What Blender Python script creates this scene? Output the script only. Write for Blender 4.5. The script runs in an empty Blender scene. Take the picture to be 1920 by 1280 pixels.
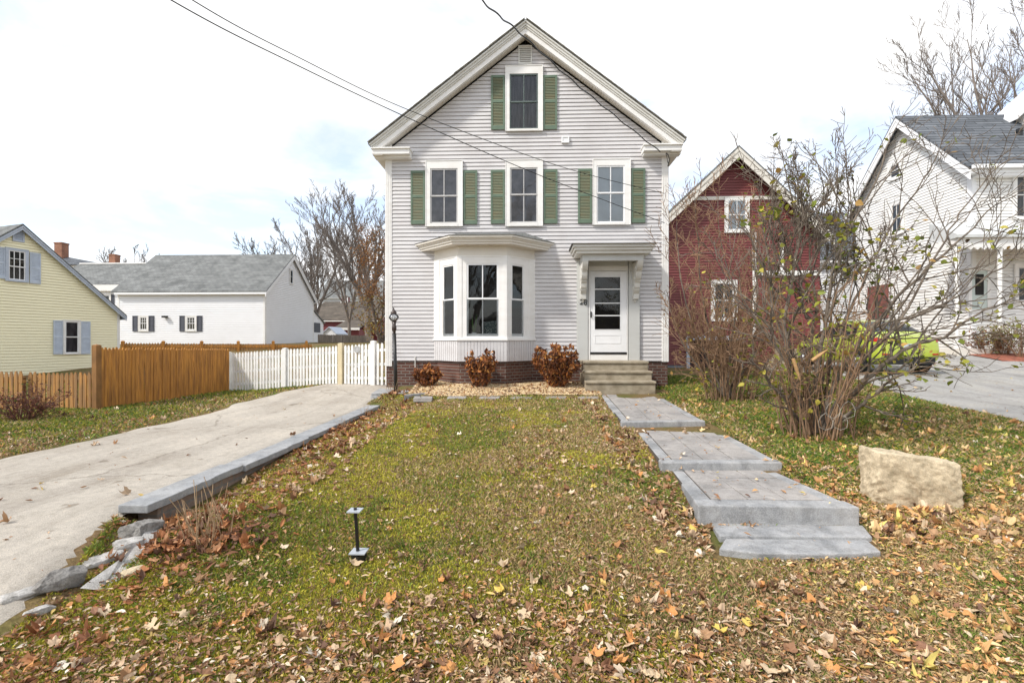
import bpy, math, random
import numpy as np
from mathutils import Vector, Matrix

# ------------------------------------------------------------------ camera, world, sun, exposure
S = bpy.context.scene
COL = S.collection
FPX, CXP, CYP = 907.0, 960.0, 640.0          # focal length and centre in 1920-px units
CAMZ = 1.16
YAW = math.radians(1.895)                     # camera turned a little to the left of the lot axis
cam_d = bpy.data.cameras.new('camera')
cam_d.sensor_width = 36.0
cam_d.lens = 36.0 * FPX / 1920.0
cam_d.clip_start = 0.05
cam_d.clip_end = 3000
cam = bpy.data.objects.new('camera', cam_d)
cam.location = (0, 0, CAMZ)
cam.rotation_euler = (math.radians(90), 0, YAW)
COL.objects.link(cam)
S.camera = cam

SUN_EL, SUN_AZ = math.radians(46), math.radians(-124)   # azimuth measured from +Y clockwise; sun is front-left
sun_dir = Vector((math.sin(SUN_AZ) * math.cos(SUN_EL), math.cos(SUN_AZ) * math.cos(SUN_EL), math.sin(SUN_EL)))
sd = bpy.data.lights.new('sun', 'SUN')
sd.energy = 2.0
sd.angle = math.radians(5)
sd.color = (1.0, 0.955, 0.885)
sun = bpy.data.objects.new('sun', sd)
sun.rotation_euler = sun_dir.to_track_quat('Z', 'Y').to_euler()
sun.location = sun_dir * 60
COL.objects.link(sun)

W = bpy.data.worlds.new('World')
S.world = W
W.use_nodes = True
wn, wl = W.node_tree.nodes, W.node_tree.links
wn.clear()
w_out = wn.new('ShaderNodeOutputWorld')
w_bg = wn.new('ShaderNodeBackground')
w_bg.inputs['Strength'].default_value = 0.1
w_sky = wn.new('ShaderNodeTexSky')
w_sky.sky_type = 'NISHITA'
w_sky.sun_disc = False
w_sky.sun_elevation = SUN_EL
w_sky.sun_rotation = SUN_AZ
w_tc = wn.new('ShaderNodeTexCoord')
w_sep = wn.new('ShaderNodeSeparateXYZ')
wl.new(w_tc.outputs['Generated'], w_sep.inputs[0])
w_add = wn.new('ShaderNodeMath'); w_add.operation = 'ADD'; w_add.inputs[1].default_value = 0.22
wl.new(w_sep.outputs['Z'], w_add.inputs[0])
w_abs = wn.new('ShaderNodeMath'); w_abs.operation = 'MAXIMUM'; w_abs.inputs[1].default_value = 0.12
wl.new(w_add.outputs[0], w_abs.inputs[0])
w_dx = wn.new('ShaderNodeMath'); w_dx.operation = 'DIVIDE'
w_dy = wn.new('ShaderNodeMath'); w_dy.operation = 'DIVIDE'
wl.new(w_sep.outputs['X'], w_dx.inputs[0]); wl.new(w_abs.outputs[0], w_dx.inputs[1])
wl.new(w_sep.outputs['Y'], w_dy.inputs[0]); wl.new(w_abs.outputs[0], w_dy.inputs[1])
w_cmb = wn.new('ShaderNodeCombineXYZ')
wl.new(w_dx.outputs[0], w_cmb.inputs['X']); wl.new(w_dy.outputs[0], w_cmb.inputs['Y'])
w_cmb.inputs['Z'].default_value = 3.7
w_n1 = wn.new('ShaderNodeTexNoise')           # cloud cover
w_n1.inputs['Scale'].default_value = 1.35
w_n1.inputs['Detail'].default_value = 7
w_n1.inputs['Roughness'].default_value = 0.56
w_n1.inputs['Distortion'].default_value = 0.35
wl.new(w_cmb.outputs[0], w_n1.inputs['Vector'])
w_r1 = wn.new('ShaderNodeValToRGB')
w_r1.color_ramp.elements[0].position = 0.40; w_r1.color_ramp.elements[0].color = (0.36, 0.36, 0.36, 1)
w_r1.color_ramp.elements[1].position = 0.57; w_r1.color_ramp.elements[1].color = (1, 1, 1, 1)
wl.new(w_n1.outputs['Fac'], w_r1.inputs[0])
w_n2 = wn.new('ShaderNodeTexNoise')           # light and dark cloud
w_n2.inputs['Scale'].default_value = 2.6
w_n2.inputs['Detail'].default_value = 6
wl.new(w_cmb.outputs[0], w_n2.inputs['Vector'])
w_r2 = wn.new('ShaderNodeValToRGB')
w_r2.color_ramp.elements[0].position = 0.35; w_r2.color_ramp.elements[0].color = (0.90, 0.905, 0.92, 1)
w_r2.color_ramp.elements[1].position = 0.62; w_r2.color_ramp.elements[1].color = (0.99, 0.99, 0.985, 1)
wl.new(w_n2.outputs['Fac'], w_r2.inputs[0])
w_cs = wn.new('ShaderNodeVectorMath'); w_cs.operation = 'SCALE'; w_cs.inputs['Scale'].default_value = 7.3
wl.new(w_r2.outputs[0], w_cs.inputs[0])
w_ss = wn.new('ShaderNodeVectorMath'); w_ss.operation = 'SCALE'; w_ss.inputs['Scale'].default_value = 1.6
wl.new(w_sky.outputs[0], w_ss.inputs[0])
w_mix = wn.new('ShaderNodeMix'); w_mix.data_type = 'RGBA'
wl.new(w_r1.outputs[0], w_mix.inputs['Factor'])
wl.new(w_ss.outputs[0], w_mix.inputs['A']); wl.new(w_cs.outputs[0], w_mix.inputs['B'])
wl.new(w_mix.outputs['Result'], w_bg.inputs['Color'])
wl.new(w_bg.outputs[0], w_out.inputs['Surface'])

S.view_settings.view_transform = 'Standard'
S.view_settings.look = 'None'
S.view_settings.exposure = 0.87
S.view_settings.gamma = 1.0
S.render.engine = 'CYCLES'
S.cycles.max_bounces = 6
S.cycles.transparent_max_bounces = 12

# ------------------------------------------------------------------ picture point -> place in the lot
CT, ST = math.cos(YAW), math.sin(YAW)
def ray(px, py):
    dx, dz = (px - CXP) / FPX, (CYP - py) / FPX
    return (CT * dx - ST, ST * dx + CT, dz)
def atY(px, py, Y):
    d = ray(px, py); t = Y / d[1]
    return Vector((d[0] * t, Y, CAMZ + d[2] * t))
def atZ(px, py, Z):
    d = ray(px, py); t = (Z - CAMZ) / d[2]
    return Vector((d[0] * t, d[1] * t, Z))
def at_plane(px, py, fr):
    """(u, z) on a vertical wall frame"""
    d = ray(px, py)
    n = fr.N
    t = (fr.P.x * n.x + fr.P.y * n.y) / (d[0] * n.x + d[1] * n.y)
    p = Vector((d[0] * t, d[1] * t, CAMZ + d[2] * t))
    return ((p.x - fr.P.x) * fr.U.x + (p.y - fr.P.y) * fr.U.y, p.z)

class Frame:
    """a wall: u runs along it, d stands out of it, z is up"""
    def __init__(s, P, U):
        s.P = Vector((P[0], P[1], 0)); s.U = Vector((U[0], U[1], 0)).normalized()
        s.N = Vector((s.U.y, -s.U.x, 0))
    def __call__(s, u, d, z):
        return (s.P.x + s.U.x * u + s.N.x * d, s.P.y + s.U.y * u + s.N.y * d, z)
    def rect(s, px0, py0, px1, py1):
        u0, z1 = at_plane(px0, (py0 + py1) / 2, s)[0], at_plane((px0 + px1) / 2, py0, s)[1]
        u1, z0 = at_plane(px1, (py0 + py1) / 2, s)[0], at_plane((px0 + px1) / 2, py1, s)[1]
        return u0, u1, z0, z1

# ------------------------------------------------------------------ materials
MATS = {}
def rgba(c): return (c[0], c[1], c[2], 1.0)
def base_mat(name, rough=0.6, metallic=0.0, spec=0.5):
    m = bpy.data.materials.new(name); m.use_nodes = True
    p = m.node_tree.nodes['Principled BSDF']
    p.inputs['Roughness'].default_value = rough
    p.inputs['Metallic'].default_value = metallic
    p.inputs['Specular IOR Level'].default_value = spec
    MATS[name] = m
    return m, m.node_tree.nodes, m.node_tree.links, p
def noise(nt, vec, scale, detail=4, rough=0.55, dist=0.0):
    n = nt.nodes.new('ShaderNodeTexNoise')
    n.inputs['Scale'].default_value = scale; n.inputs['Detail'].default_value = detail
    n.inputs['Roughness'].default_value = rough; n.inputs['Distortion'].default_value = dist
    if vec is not None: nt.links.new(vec, n.inputs['Vector'])
    return n
def ramp(nt, fac, stops):
    r = nt.nodes.new('ShaderNodeValToRGB')
    e = r.color_ramp.elements
    while len(e) < len(stops): e.new(0.5)
    for i, (p, c) in enumerate(stops):
        e[i].position = p; e[i].color = rgba(c)
    nt.links.new(fac, r.inputs[0])
    return r
def mixc(nt, fac, a, b, mode='MIX'):
    m = nt.nodes.new('ShaderNodeMix'); m.data_type = 'RGBA'; m.blend_type = mode
    for sock, v in ((m.inputs['Factor'], fac), (m.inputs['A'], a), (m.inputs['B'], b)):
        if hasattr(v, 'links'): nt.links.new(v, sock)
        elif isinstance(v, (int, float)): sock.default_value = v
        else: sock.default_value = rgba(v)
    return m.outputs['Result']
def coords(nt, scale=(1, 1, 1), rot=(0, 0, 0)):
    tc = nt.nodes.new('ShaderNodeTexCoord'); mp = nt.nodes.new('ShaderNodeMapping')
    mp.inputs['Scale'].default_value = scale; mp.inputs['Rotation'].default_value = rot
    nt.links.new(tc.outputs['Object'], mp.inputs['Vector'])
    return mp.outputs[0]
def bump(nt, p, height, strength=0.3, dist=0.01):
    b = nt.nodes.new('ShaderNodeBump'); b.inputs['Strength'].default_value = strength
    b.inputs['Distance'].default_value = dist
    nt.links.new(height, b.inputs['Height']); nt.links.new(b.outputs[0], p.inputs['Normal'])
def mat(name, c, rough=0.6, var=0.12, scale=6.0, stretch=(1, 1, 1), bmp=0.0, bscale=60, metallic=0.0, spec=0.5, c2=None):
    m, n, l, p = base_mat(name, rough, metallic, spec)
    nt = m.node_tree
    v = coords(nt, stretch)
    nz = noise(nt, v, scale, 5, 0.6)
    dk = c2 if c2 else tuple(x * (1 - var) for x in c)
    lt = c if c2 else tuple(min(1, x * (1 + var * 0.5)) for x in c)
    r = ramp(nt, nz.outputs['Fac'], [(0.32, dk), (0.68, lt)])
    l.new(r.outputs[0], p.inputs['Base Color'])
    if bmp:
        nb = noise(nt, v, bscale, 4)
        bump(nt, p, nb.outputs['Fac'], bmp, 0.01)
    return m
def col_attr_mat(name, rough=0.7, trans=0.0, spec=0.3):
    m, n, l, p = base_mat(name, rough, 0, spec)
    a = n.new('ShaderNodeVertexColor'); a.layer_name = 'Col'
    l.new(a.outputs[0], p.inputs['Base Color'])
    if trans:
        t = n.new('ShaderNodeBsdfTranslucent'); mx = n.new('ShaderNodeMixShader'); mx.inputs[0].default_value = trans
        l.new(a.outputs[0], t.inputs[0]); l.new(p.outputs[0], mx.inputs[1]); l.new(t.outputs[0], mx.inputs[2])
        l.new(mx.outputs[0], n['Material Output'].inputs['Surface'])
    return m
def brick_mat(name, c1, c2, mortar, sx, sy, mode='xz', rough=0.85, ms=0.012, bmp=0.4):
    m, n, l, p = base_mat(name, rough, 0, 0.3)
    nt = m.node_tree
    tc = n.new('ShaderNodeTexCoord'); sp = n.new('ShaderNodeSeparateXYZ'); l.new(tc.outputs['Object'], sp.inputs[0])
    cb = n.new('ShaderNodeCombineXYZ')
    if mode == 'xz':
        ad = n.new('ShaderNodeMath'); ad.operation = 'ADD'
        l.new(sp.outputs['X'], ad.inputs[0]); l.new(sp.outputs['Y'], ad.inputs[1])
        l.new(ad.outputs[0], cb.inputs['X']); l.new(sp.outputs['Z'], cb.inputs['Y'])
    elif mode == 'xy':
        l.new(sp.outputs['X'], cb.inputs['X']); l.new(sp.outputs['Y'], cb.inputs['Y'])
    else:
        l.new(sp.outputs['Y'], cb.inputs['X']); l.new(sp.outputs['Z'], cb.inputs['Y'])
    b = n.new('ShaderNodeTexBrick')
    b.inputs['Color1'].default_value = rgba(c1); b.inputs['Color2'].default_value = rgba(c2)
    b.inputs['Mortar'].default_value = rgba(mortar)
    b.inputs['Scale'].default_value = 1.0
    b.inputs['Mortar Size'].default_value = ms
    b.inputs['Brick Width'].default_value = sx; b.inputs['Row Height'].default_value = sy
    b.inputs['Bias'].default_value = -0.1
    l.new(cb.outputs[0], b.inputs['Vector'])
    nz = noise(nt, tc.outputs['Object'], 1.2, 6, 0.65)
    r = ramp(nt, nz.outputs['Fac'], [(0.3, (0.62, 0.62, 0.62)), (0.7, (1.12, 1.12, 1.12))])
    o = mixc(nt, 1.0, b.outputs['Color'], r.outputs[0], 'MULTIPLY')
    nz2 = noise(nt, tc.outputs['Object'], 30, 4, 0.65)
    r2 = ramp(nt, nz2.outputs['Fac'], [(0.3, (0.8, 0.8, 0.8)), (0.7, (1.1, 1.1, 1.1))])
    o = mixc(nt, 1.0, o, r2.outputs[0], 'MULTIPLY')
    l.new(o, p.inputs['Base Color'])
    inv = n.new('ShaderNodeMath'); inv.operation = 'SUBTRACT'; inv.inputs[0].default_value = 1.0
    l.new(b.outputs['Fac'], inv.inputs[1])
    bump(nt, p, inv.outputs[0], bmp, 0.008)
    return m
def siding_mat(name, c, dirt, amount=0.5):
    m, n, l, p = base_mat(name, 0.55, 0, 0.35)
    nt = m.node_tree
    v = coords(nt, (1.2, 1.2, 5.0))
    a = noise(nt, v, 1.4, 6, 0.65)
    v2 = coords(nt, (0.5, 0.5, 0.35))
    b = noise(nt, v2, 1.6, 4, 0.6)
    mul = n.new('ShaderNodeMath'); mul.operation = 'MULTIPLY'
    l.new(a.outputs['Fac'], mul.inputs[0]); l.new(b.outputs['Fac'], mul.inputs[1])
    r = ramp(nt, mul.outputs[0], [(0.16, c), (0.42, tuple(c[i] * (1 - amount) + dirt[i] * amount for i in range(3)))])
    l.new(r.outputs[0], p.inputs['Base Color'])
    return m
def glass_mat(name, tint=(0.86, 0.88, 0.88), boost=0.012):
    m, n, l, p = base_mat(name)
    n.remove(p)
    tr = n.new('ShaderNodeBsdfTransparent'); tr.inputs[0].default_value = rgba(tint)
    gl = n.new('ShaderNodeBsdfGlossy'); gl.inputs['Roughness'].default_value = 0.02
    fr = n.new('ShaderNodeFresnel'); fr.inputs['IOR'].default_value = 1.5
    ad = n.new('ShaderNodeMath'); ad.operation = 'ADD'; ad.inputs[1].default_value = boost
    l.new(fr.outputs[0], ad.inputs[0])
    nt = m.node_tree
    nz = noise(nt, coords(nt), 2.5, 2, 0.5)
    bp = n.new('ShaderNodeBump'); bp.inputs['Strength'].default_value = 0.03; bp.inputs['Distance'].default_value = 0.05
    l.new(nz.outputs['Fac'], bp.inputs['Height']); l.new(bp.outputs[0], gl.inputs['Normal'])
    mx = n.new('ShaderNodeMixShader')
    l.new(ad.outputs[0], mx.inputs[0]); l.new(tr.outputs[0], mx.inputs[1]); l.new(gl.outputs[0], mx.inputs[2])
    l.new(mx.outputs[0], n['Material Output'].inputs['Surface'])
    return m

# ------------------------------------------------------------------ mesh building
def wloc(o):
    v = Vector((0, 0, 0))
    while o is not None:
        v += o.location; o = o.parent
    return v
class MB:
    def __init__(s): s.v = []; s.f = []; s.smooth = False
    def add(s, verts, faces):
        k = len(s.v); s.v += [tuple(p) for p in verts]; s.f += [tuple(i + k for i in f) for f in faces]
        return s
    def quad(s, a, b, c, d): return s.add([a, b, c, d], [(0, 1, 2, 3)])
    def poly(s, pts): return s.add(pts, [tuple(range(len(pts)))])
    def box(s, x0, x1, y0, y1, z0, z1):
        return s.add([(x0, y0, z0), (x1, y0, z0), (x1, y1, z0), (x0, y1, z0), (x0, y0, z1), (x1, y0, z1), (x1, y1, z1), (x0, y1, z1)],
                     [(0, 3, 2, 1), (4, 5, 6, 7), (0, 1, 5, 4), (1, 2, 6, 5), (2, 3, 7, 6), (3, 0, 4, 7)])
    def fbox(s, fr, u0, u1, d0, d1, z0, z1):
        return s.add([fr(u0, d1, z0), fr(u1, d1, z0), fr(u1, d0, z0), fr(u0, d0, z0), fr(u0, d1, z1), fr(u1, d1, z1), fr(u1, d0, z1), fr(u0, d0, z1)],
                     [(0, 3, 2, 1), (4, 5, 6, 7), (0, 1, 5, 4), (1, 2, 6, 5), (2, 3, 7, 6), (3, 0, 4, 7)])
    def fprism(s, fr, uz, d0, d1):
        """polygon in the wall's (u,z), thick from d0 to d1 (d1 outermost)"""
        n = len(uz)
        a = [fr(u, d1, z) for u, z in uz]; b = [fr(u, d0, z) for u, z in uz]
        fs = [tuple(range(n)), tuple(range(2 * n - 1, n - 1, -1))]
        fs += [(i, i + n, (i + 1) % n + n, (i + 1) % n) for i in range(n)]
        return s.add(a + b, fs)
    def zprism(s, xy, z0, z1):
        n = len(xy)
        a = [(x, y, z1) for x, y in xy]; b = [(x, y, z0) for x, y in xy]
        fs = [tuple(range(n)), tuple(range(2 * n - 1, n - 1, -1))]
        fs += [(i, i + n, (i + 1) % n + n, (i + 1) % n) for i in range(n)]
        return s.add(a + b, fs)
    def frame(s, fr, u0, u1, z0, z1, w, d0, d1, wt=None, wb=None):
        wt = w if wt is None else wt; wb = w if wb is None else wb
        s.fbox(fr, u0, u0 + w, d0, d1, z0, z1); s.fbox(fr, u1 - w, u1, d0, d1, z0, z1)
        s.fbox(fr, u0 + w, u1 - w, d0, d1 - 0.001, z1 - wt, z1); s.fbox(fr, u0 + w, u1 - w, d0, d1 - 0.001, z0, z0 + wb)
        return s
    def tube(s, pts, rad, sides=6, cap=True):
        pts = [Vector(p) for p in pts]
        rads = rad if hasattr(rad, '__len__') else [rad] * len(pts)
        k = len(s.v); ref = None
        for i, p in enumerate(pts):
            t = (pts[min(i + 1, len(pts) - 1)] - pts[max(i - 1, 0)]).normalized()
            if ref is None: ref = t.cross(Vector((0, 0, 1)) if abs(t.z) < 0.9 else Vector((1, 0, 0))).normalized()
            a = (ref - t * ref.dot(t)).normalized(); b = t.cross(a); ref = a
            for j in range(sides):
                w = 2 * math.pi * j / sides
                s.v.append(tuple(p + (a * math.cos(w) + b * math.sin(w)) * rads[i]))
        for i in range(len(pts) - 1):
            for j in range(sides):
                j2 = (j + 1) % sides
                s.f.append((k + i * sides + j, k + i * sides + j2, k + (i + 1) * sides + j2, k + (i + 1) * sides + j))
        if cap:
            s.f.append(tuple(k + j for j in range(sides - 1, -1, -1)))
            s.f.append(tuple(k + (len(pts) - 1) * sides + j for j in range(sides)))
        return s
    def lathe(s, prof, c, sides=20, axis='z'):
        k = len(s.v)
        for r, h in prof:
            for j in range(sides):
                w = 2 * math.pi * j / sides
                if axis == 'z': s.v.append((c[0] + r * math.cos(w), c[1] + r * math.sin(w), c[2] + h))
                elif axis == 'x': s.v.append((c[0] + h, c[1] + r * math.cos(w), c[2] + r * math.sin(w)))
                else: s.v.append((c[0] + r * math.cos(w), c[1] + h, c[2] + r * math.sin(w)))
        for i in range(len(prof) - 1):
            for j in range(sides):
                j2 = (j + 1) % sides
                s.f.append((k + i * sides + j, k + i * sides + j2, k + (i + 1) * sides + j2, k + (i + 1) * sides + j))
        s.f.append(tuple(k + j for j in range(sides - 1, -1, -1)))
        s.f.append(tuple(k + (len(prof) - 1) * sides + j for j in range(sides)))
        return s
    def build(s, name, material, parent=None, smooth=False, bevel=0.0, local=False):
        me = bpy.data.meshes.new(name)
        if parent is not None:
            off = Vector((0, 0, 0)) if local else wloc(parent); loc = Vector((0, 0, 0))
        else:
            a = np.array(s.v); lo, hi = a.min(0), a.max(0)
            off = Vector(((lo[0] + hi[0]) / 2, (lo[1] + hi[1]) / 2, lo[2])); loc = off
        me.from_pydata([(p[0] - off.x, p[1] - off.y, p[2] - off.z) for p in s.v], [], s.f)
        me.materials.append(material)
        if smooth: me.polygons.foreach_set('use_smooth', [True] * len(me.polygons))
        me.update()
        o = bpy.data.objects.new(name, me); COL.objects.link(o)
        o.location = loc
        if parent is not None: o.parent = parent
        if bevel:
            b = o.modifiers.new('bevel', 'BEVEL'); b.width = bevel; b.segments = 2; b.limit_method = 'ANGLE'
        return o
def tag(o, label=None, cat=None, group=None, kind=None):
    if label: o['label'] = label
    if cat: o['category'] = cat
    if group: o['group'] = group
    if kind: o['kind'] = kind
    return o
def thing(name, loc, label, cat, group=None):
    o = bpy.data.objects.new(name, None); o.empty_display_size = 0.2
    COL.objects.link(o); o.location = loc
    return tag(o, label, cat, group)
def np_obj(name, V, F, material, cols=None, parent=None, smooth=False, origin=None):
    """V (n,3) float, F (m,k) int of one polygon size"""
    V = np.asarray(V, np.float32); F = np.asarray(F, np.int32)
    if parent is not None: off = np.array(wloc(parent), np.float32); loc = (0, 0, 0)
    else:
        lo, hi = V.min(0), V.max(0)
        off = np.array(origin if origin is not None else ((lo[0] + hi[0]) / 2, (lo[1] + hi[1]) / 2, lo[2]), np.float32); loc = tuple(float(q) for q in off)
    me = bpy.data.meshes.new(name)
    n, (m, k) = len(V), F.shape
    me.vertices.add(n); me.vertices.foreach_set('co', (V - off).ravel())
    me.loops.add(m * k); me.loops.foreach_set('vertex_index', F.ravel())
    me.polygons.add(m); me.polygons.foreach_set('loop_start', np.arange(0, m * k, k, dtype=np.int32))
    if smooth: me.polygons.foreach_set('use_smooth', np.ones(m, bool))
    if cols is not None:
        a = me.color_attributes.new('Col', 'FLOAT_COLOR', 'POINT')
        c4 = np.ones((n, 4), np.float32); c4[:, :3] = cols
        a.data.foreach_set('color', c4.ravel())
    me.materials.append(material); me.update(calc_edges=True)
    o = bpy.data.objects.new(name, me); COL.objects.link(o); o.location = loc
    if parent is not None: o.parent = parent
    return o

# value noise for where things grow and lie
def hash2(ix, iy, seed):
    h = (ix.astype(np.int64) * 374761393 + iy.astype(np.int64) * 668265263 + seed * 982451653) & 0x7fffffff
    h = (h ^ (h >> 13)) * 1274126177 & 0x7fffffff
    return ((h ^ (h >> 16)) & 0xffff) / 65535.0
def vnoise(x, y, s, seed=0, octaves=3):
    out = 0; amp = 0.5; tot = 0
    for o in range(octaves):
        X, Y = x * s, y * s
        ix, iy = np.floor(X), np.floor(Y); fx, fy = X - ix, Y - iy
        fx = fx * fx * (3 - 2 * fx); fy = fy * fy * (3 - 2 * fy)
        a, b = hash2(ix, iy, seed + o), hash2(ix + 1, iy, seed + o)
        c, d = hash2(ix, iy + 1, seed + o), hash2(ix + 1, iy + 1, seed + o)
        out = out + amp * ((a * (1 - fx) + b * fx) * (1 - fy) + (c * (1 - fx) + d * fx) * fy)
        tot += amp; amp *= 0.5; s *= 2.1
    return out / tot
def sst(a, b, x):
    t = np.clip((x - a) / (b - a), 0, 1); return t * t * (3 - 2 * t)

# ------------------------------------------------------------------ the materials of the place
m_siding = siding_mat('pale_grey_siding', (0.63, 0.615, 0.615), (0.40, 0.365, 0.355), 0.5)
m_white = siding_mat('white_paint', (0.84, 0.83, 0.81), (0.58, 0.53, 0.46), 0.4)
m_trim = siding_mat('grey_white_trim', (0.68, 0.67, 0.63), (0.45, 0.42, 0.36), 0.5)
m_cream = siding_mat('cream_trim', (0.74, 0.70, 0.63), (0.5, 0.45, 0.38), 0.4)
m_surround = siding_mat('grey_door_surround', (0.56, 0.565, 0.545), (0.4, 0.39, 0.36), 0.3)
m_vinyl = mat('white_vinyl', (0.82, 0.82, 0.82), 0.4, 0.05, 3)
m_sash_grey = mat('grey_storm_sash', (0.50, 0.49, 0.48), 0.45, 0.12, 5)
m_sash_dark = mat('dark_sash', (0.10, 0.13, 0.12), 0.5, 0.2, 5)
m_shutter = mat('weathered_green_shutter', (0.15, 0.19, 0.125), 0.65, 0.3, 3.0, (1, 1, 6), c2=(0.21, 0.19, 0.11))
m_shutter_rim = mat('green_shutter_paint', (0.12, 0.175, 0.12), 0.6, 0.15, 4)
m_glass = glass_mat('window_glass')
m_glass_dark = glass_mat('dim_window_glass', (0.5, 0.5, 0.5), 0.05)
m_screen = mat('grey_insect_screen', (0.34, 0.315, 0.32), 0.8, 0.45, 4.2, (1, 1, 1), c2=(0.19, 0.175, 0.18))
m_curtain = mat('dim_curtain', (0.15, 0.15, 0.17), 0.9, 0.5, 3.0, (5, 1, 0.6), c2=(0.05, 0.05, 0.06))
m_blind = mat('white_blind', (0.72, 0.75, 0.78), 0.6, 0.1, 3)
m_dark = mat('shade_black', (0.022, 0.02, 0.018), 0.9, 0.5, 2)  # near-black colour stands for the shade of unlit interiors
m_shingle = brick_mat('grey_shingles', (0.16, 0.165, 0.16), (0.24, 0.245, 0.235), (0.09, 0.09, 0.09), 0.3, 0.125, 'xy', 0.9, 0.008, 0.5)
m_shingle_l = brick_mat('pale_grey_shingles', (0.195, 0.20, 0.195), (0.27, 0.275, 0.265), (0.12, 0.125, 0.12), 0.34, 0.16, 'xy', 0.9, 0.01, 0.5)
m_shingle_d = brick_mat('slate_grey_shingles', (0.115, 0.125, 0.14), (0.20, 0.215, 0.235), (0.05, 0.055, 0.06), 1.1, 0.17, 'xy', 0.85, 0.02, 0.6)
m_shingle_e = mat('worn_shingle_edge', (0.42, 0.41, 0.38), 0.9, 0.45, 9, (1, 1, 1))
m_brick = brick_mat('red_brick', (0.10, 0.043, 0.034), (0.175, 0.078, 0.055), (0.21, 0.185, 0.16), 0.21, 0.072, 'xz', 0.9, 0.01, 0.5)
m_brick_ch = brick_mat('orange_chimney_brick', (0.34, 0.13, 0.075), (0.42, 0.18, 0.10), (0.36, 0.25, 0.19), 0.22, 0.075, 'xz', 0.9, 0.01, 0.4)
m_concrete = mat('weathered_concrete', (0.43, 0.37, 0.275), 0.9, 0.4, 4.5, (1, 1, 1.5), 0.6, 70, c2=(0.23, 0.19, 0.13))
m_black = mat('black_metal', (0.014, 0.013, 0.013), 0.4, 0.3, 8)
m_rubber = mat('black_rubber', (0.012, 0.012, 0.012), 0.75, 0.2, 8)
m_bronze = mat('dark_bronze', (0.055, 0.035, 0.028), 0.45, 0.4, 9)
m_clear = glass_mat('clear_plastic', (0.80, 0.82, 0.84), 0.10)

# ------------------------------------------------------------------ the lie of the land
def ip(v, xs, ys): return np.interp(v, xs, ys)
def H(x, y):
    x = np.asarray(x, float); y = np.asarray(y, float)
    base = ip(y, [-60, -30, -2, 2, 3.5, 4.5, 5.5, 7, 10, 12, 20, 30, 60, 400], [-2.6, -1.3, -0.64, -0.47, -0.34, -0.22, -0.13, -0.06, 0.0, 0.05, 0.16, 0.35, 0.7, 4])
    drv = ip(y, [-60, -30, 1.5, 2.5, 3.0, 3.8, 9, 12, 14, 30, 60, 400], [-2.6, -1.3, -0.50, -0.38, -0.28, -0.215, -0.19, 0.02, 0.08, 1.02, 1.3, 4])
    lef = ip(y, [-60, -30, 1.5, 4, 9, 13.6, 17, 30, 60, 400], [-2.6, -1.3, -0.5, -0.27, -0.24, -0.22, -0.10, 1.02, 1.3, 4])
    cx_ = ip(y, [1.5, 2.2, 3.0, 3.8], [0.5, 0.5, 0.27, 0.0])
    wl_ = 1 - sst(-3.25 + cx_, -3.10 + cx_, x)
    z = base * (1 - wl_) + drv * wl_
    w2 = sst(-4.8, -8.0, x)
    z = z * (1 - w2) + lef * w2
    z = z + 0.8 * sst(8.6, 16, x) * sst(12.8, 18.5, y) * (1 - sst(60, 120, y))
    z = z + 0.18 * sst(7.0, 9.5, x) * sst(9.5, 13.5, y) * (1 - sst(13.5, 18, y))
    lim_ = -0.245 - 0.12 * sst(7.0, 4.2, y) * sst(3.3, 3.8, y) + 0.17 * np.clip(x + 2.98, 0, 3) + 0.6 * sst(9.7, 10.8, y) + 0.5 * sst(3.9, 3.2, y) + 5 * (x < -3.26)
    z = np.minimum(z, lim_)
    z = z - 0.03 * sst(1.1, 1.35, x) * (1 - sst(2.9, 3.15, x)) * sst(3.2, 3.4, y) * (1 - sst(3.9, 4.1, y))
    z = z + (vnoise(x, y, 0.9, 5, 2) - 0.5) * 0.05 * sst(1.2, 1.0, np.abs(0 * x)) * (1 - wl_)
    return z
def Hs(x, y): return float(H(np.array([x]), np.array([y]))[0])

# outlines of the two drives as functions of y
def ldrive_left(y):
    y = np.asarray(y, float)
    return ip(y, [-20, 2, 4, 5.6, 8, 10, 11.6, 12.6, 13.2], [-6.5, -6.3, -6.25, -6.15, -6.15, -6.2, -6.0, -5.5, -4.9]) + (vnoise(y, y * 0 + 3.3, 0.9, 11, 3) - 0.5) * 0.55
def ldrive_right(y):
    y = np.asarray(y, float)
    return ip(y, [-20, 1.0, 2.2, 2.6, 3.0, 3.8, 12.0, 13.2], [-2.6, -2.6, -2.66, -2.78, -2.9, -3.27, -3.27, -3.5])
def rdrive_left(y):
    y = np.asarray(y, float)
    return ip(y, [-20, 4, 7, 11, 14, 25], [6.2, 6.6, 7.15, 8.05, 8.7, 9.2]) + (vnoise(y, y * 0 + 8.3, 1.0, 19, 3) - 0.5) * 0.25
def rdrive_right(y):
    y = np.asarray(y, float)
    return ip(y, [-20, 4, 8, 12, 15.2, 25], [12.0, 12.4, 13.8, 15.2, 15.4, 13.2])
def in_drive(x, y, m=0.0):
    a = (x > ldrive_left(y) + m) & (x < ldrive_right(y) - m) & (y < 12.9 - m)
    b = (x > rdrive_left(y) + m) & (x < rdrive_right(y) - m) & (y < 24)
    return a | b
def axis_pts(lo, hi, flo, fhi, step):
    fine = np.arange(flo, fhi + 1e-6, step)
    def out(a, b):
        g, p, s = [], a, step * 1.6
        while abs(p) < abs(b):
            p = p + math.copysign(s, b - a); g.append(p); s *= 1.35
        return g
    return np.array(sorted(out(flo, lo)) + list(fine) + out(fhi, hi))
m_ground, n_, l_, p_ = base_mat('earth_and_thatch', 0.95, 0, 0.2)
nt = m_ground.node_tree
v_ = coords(nt)
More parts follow.
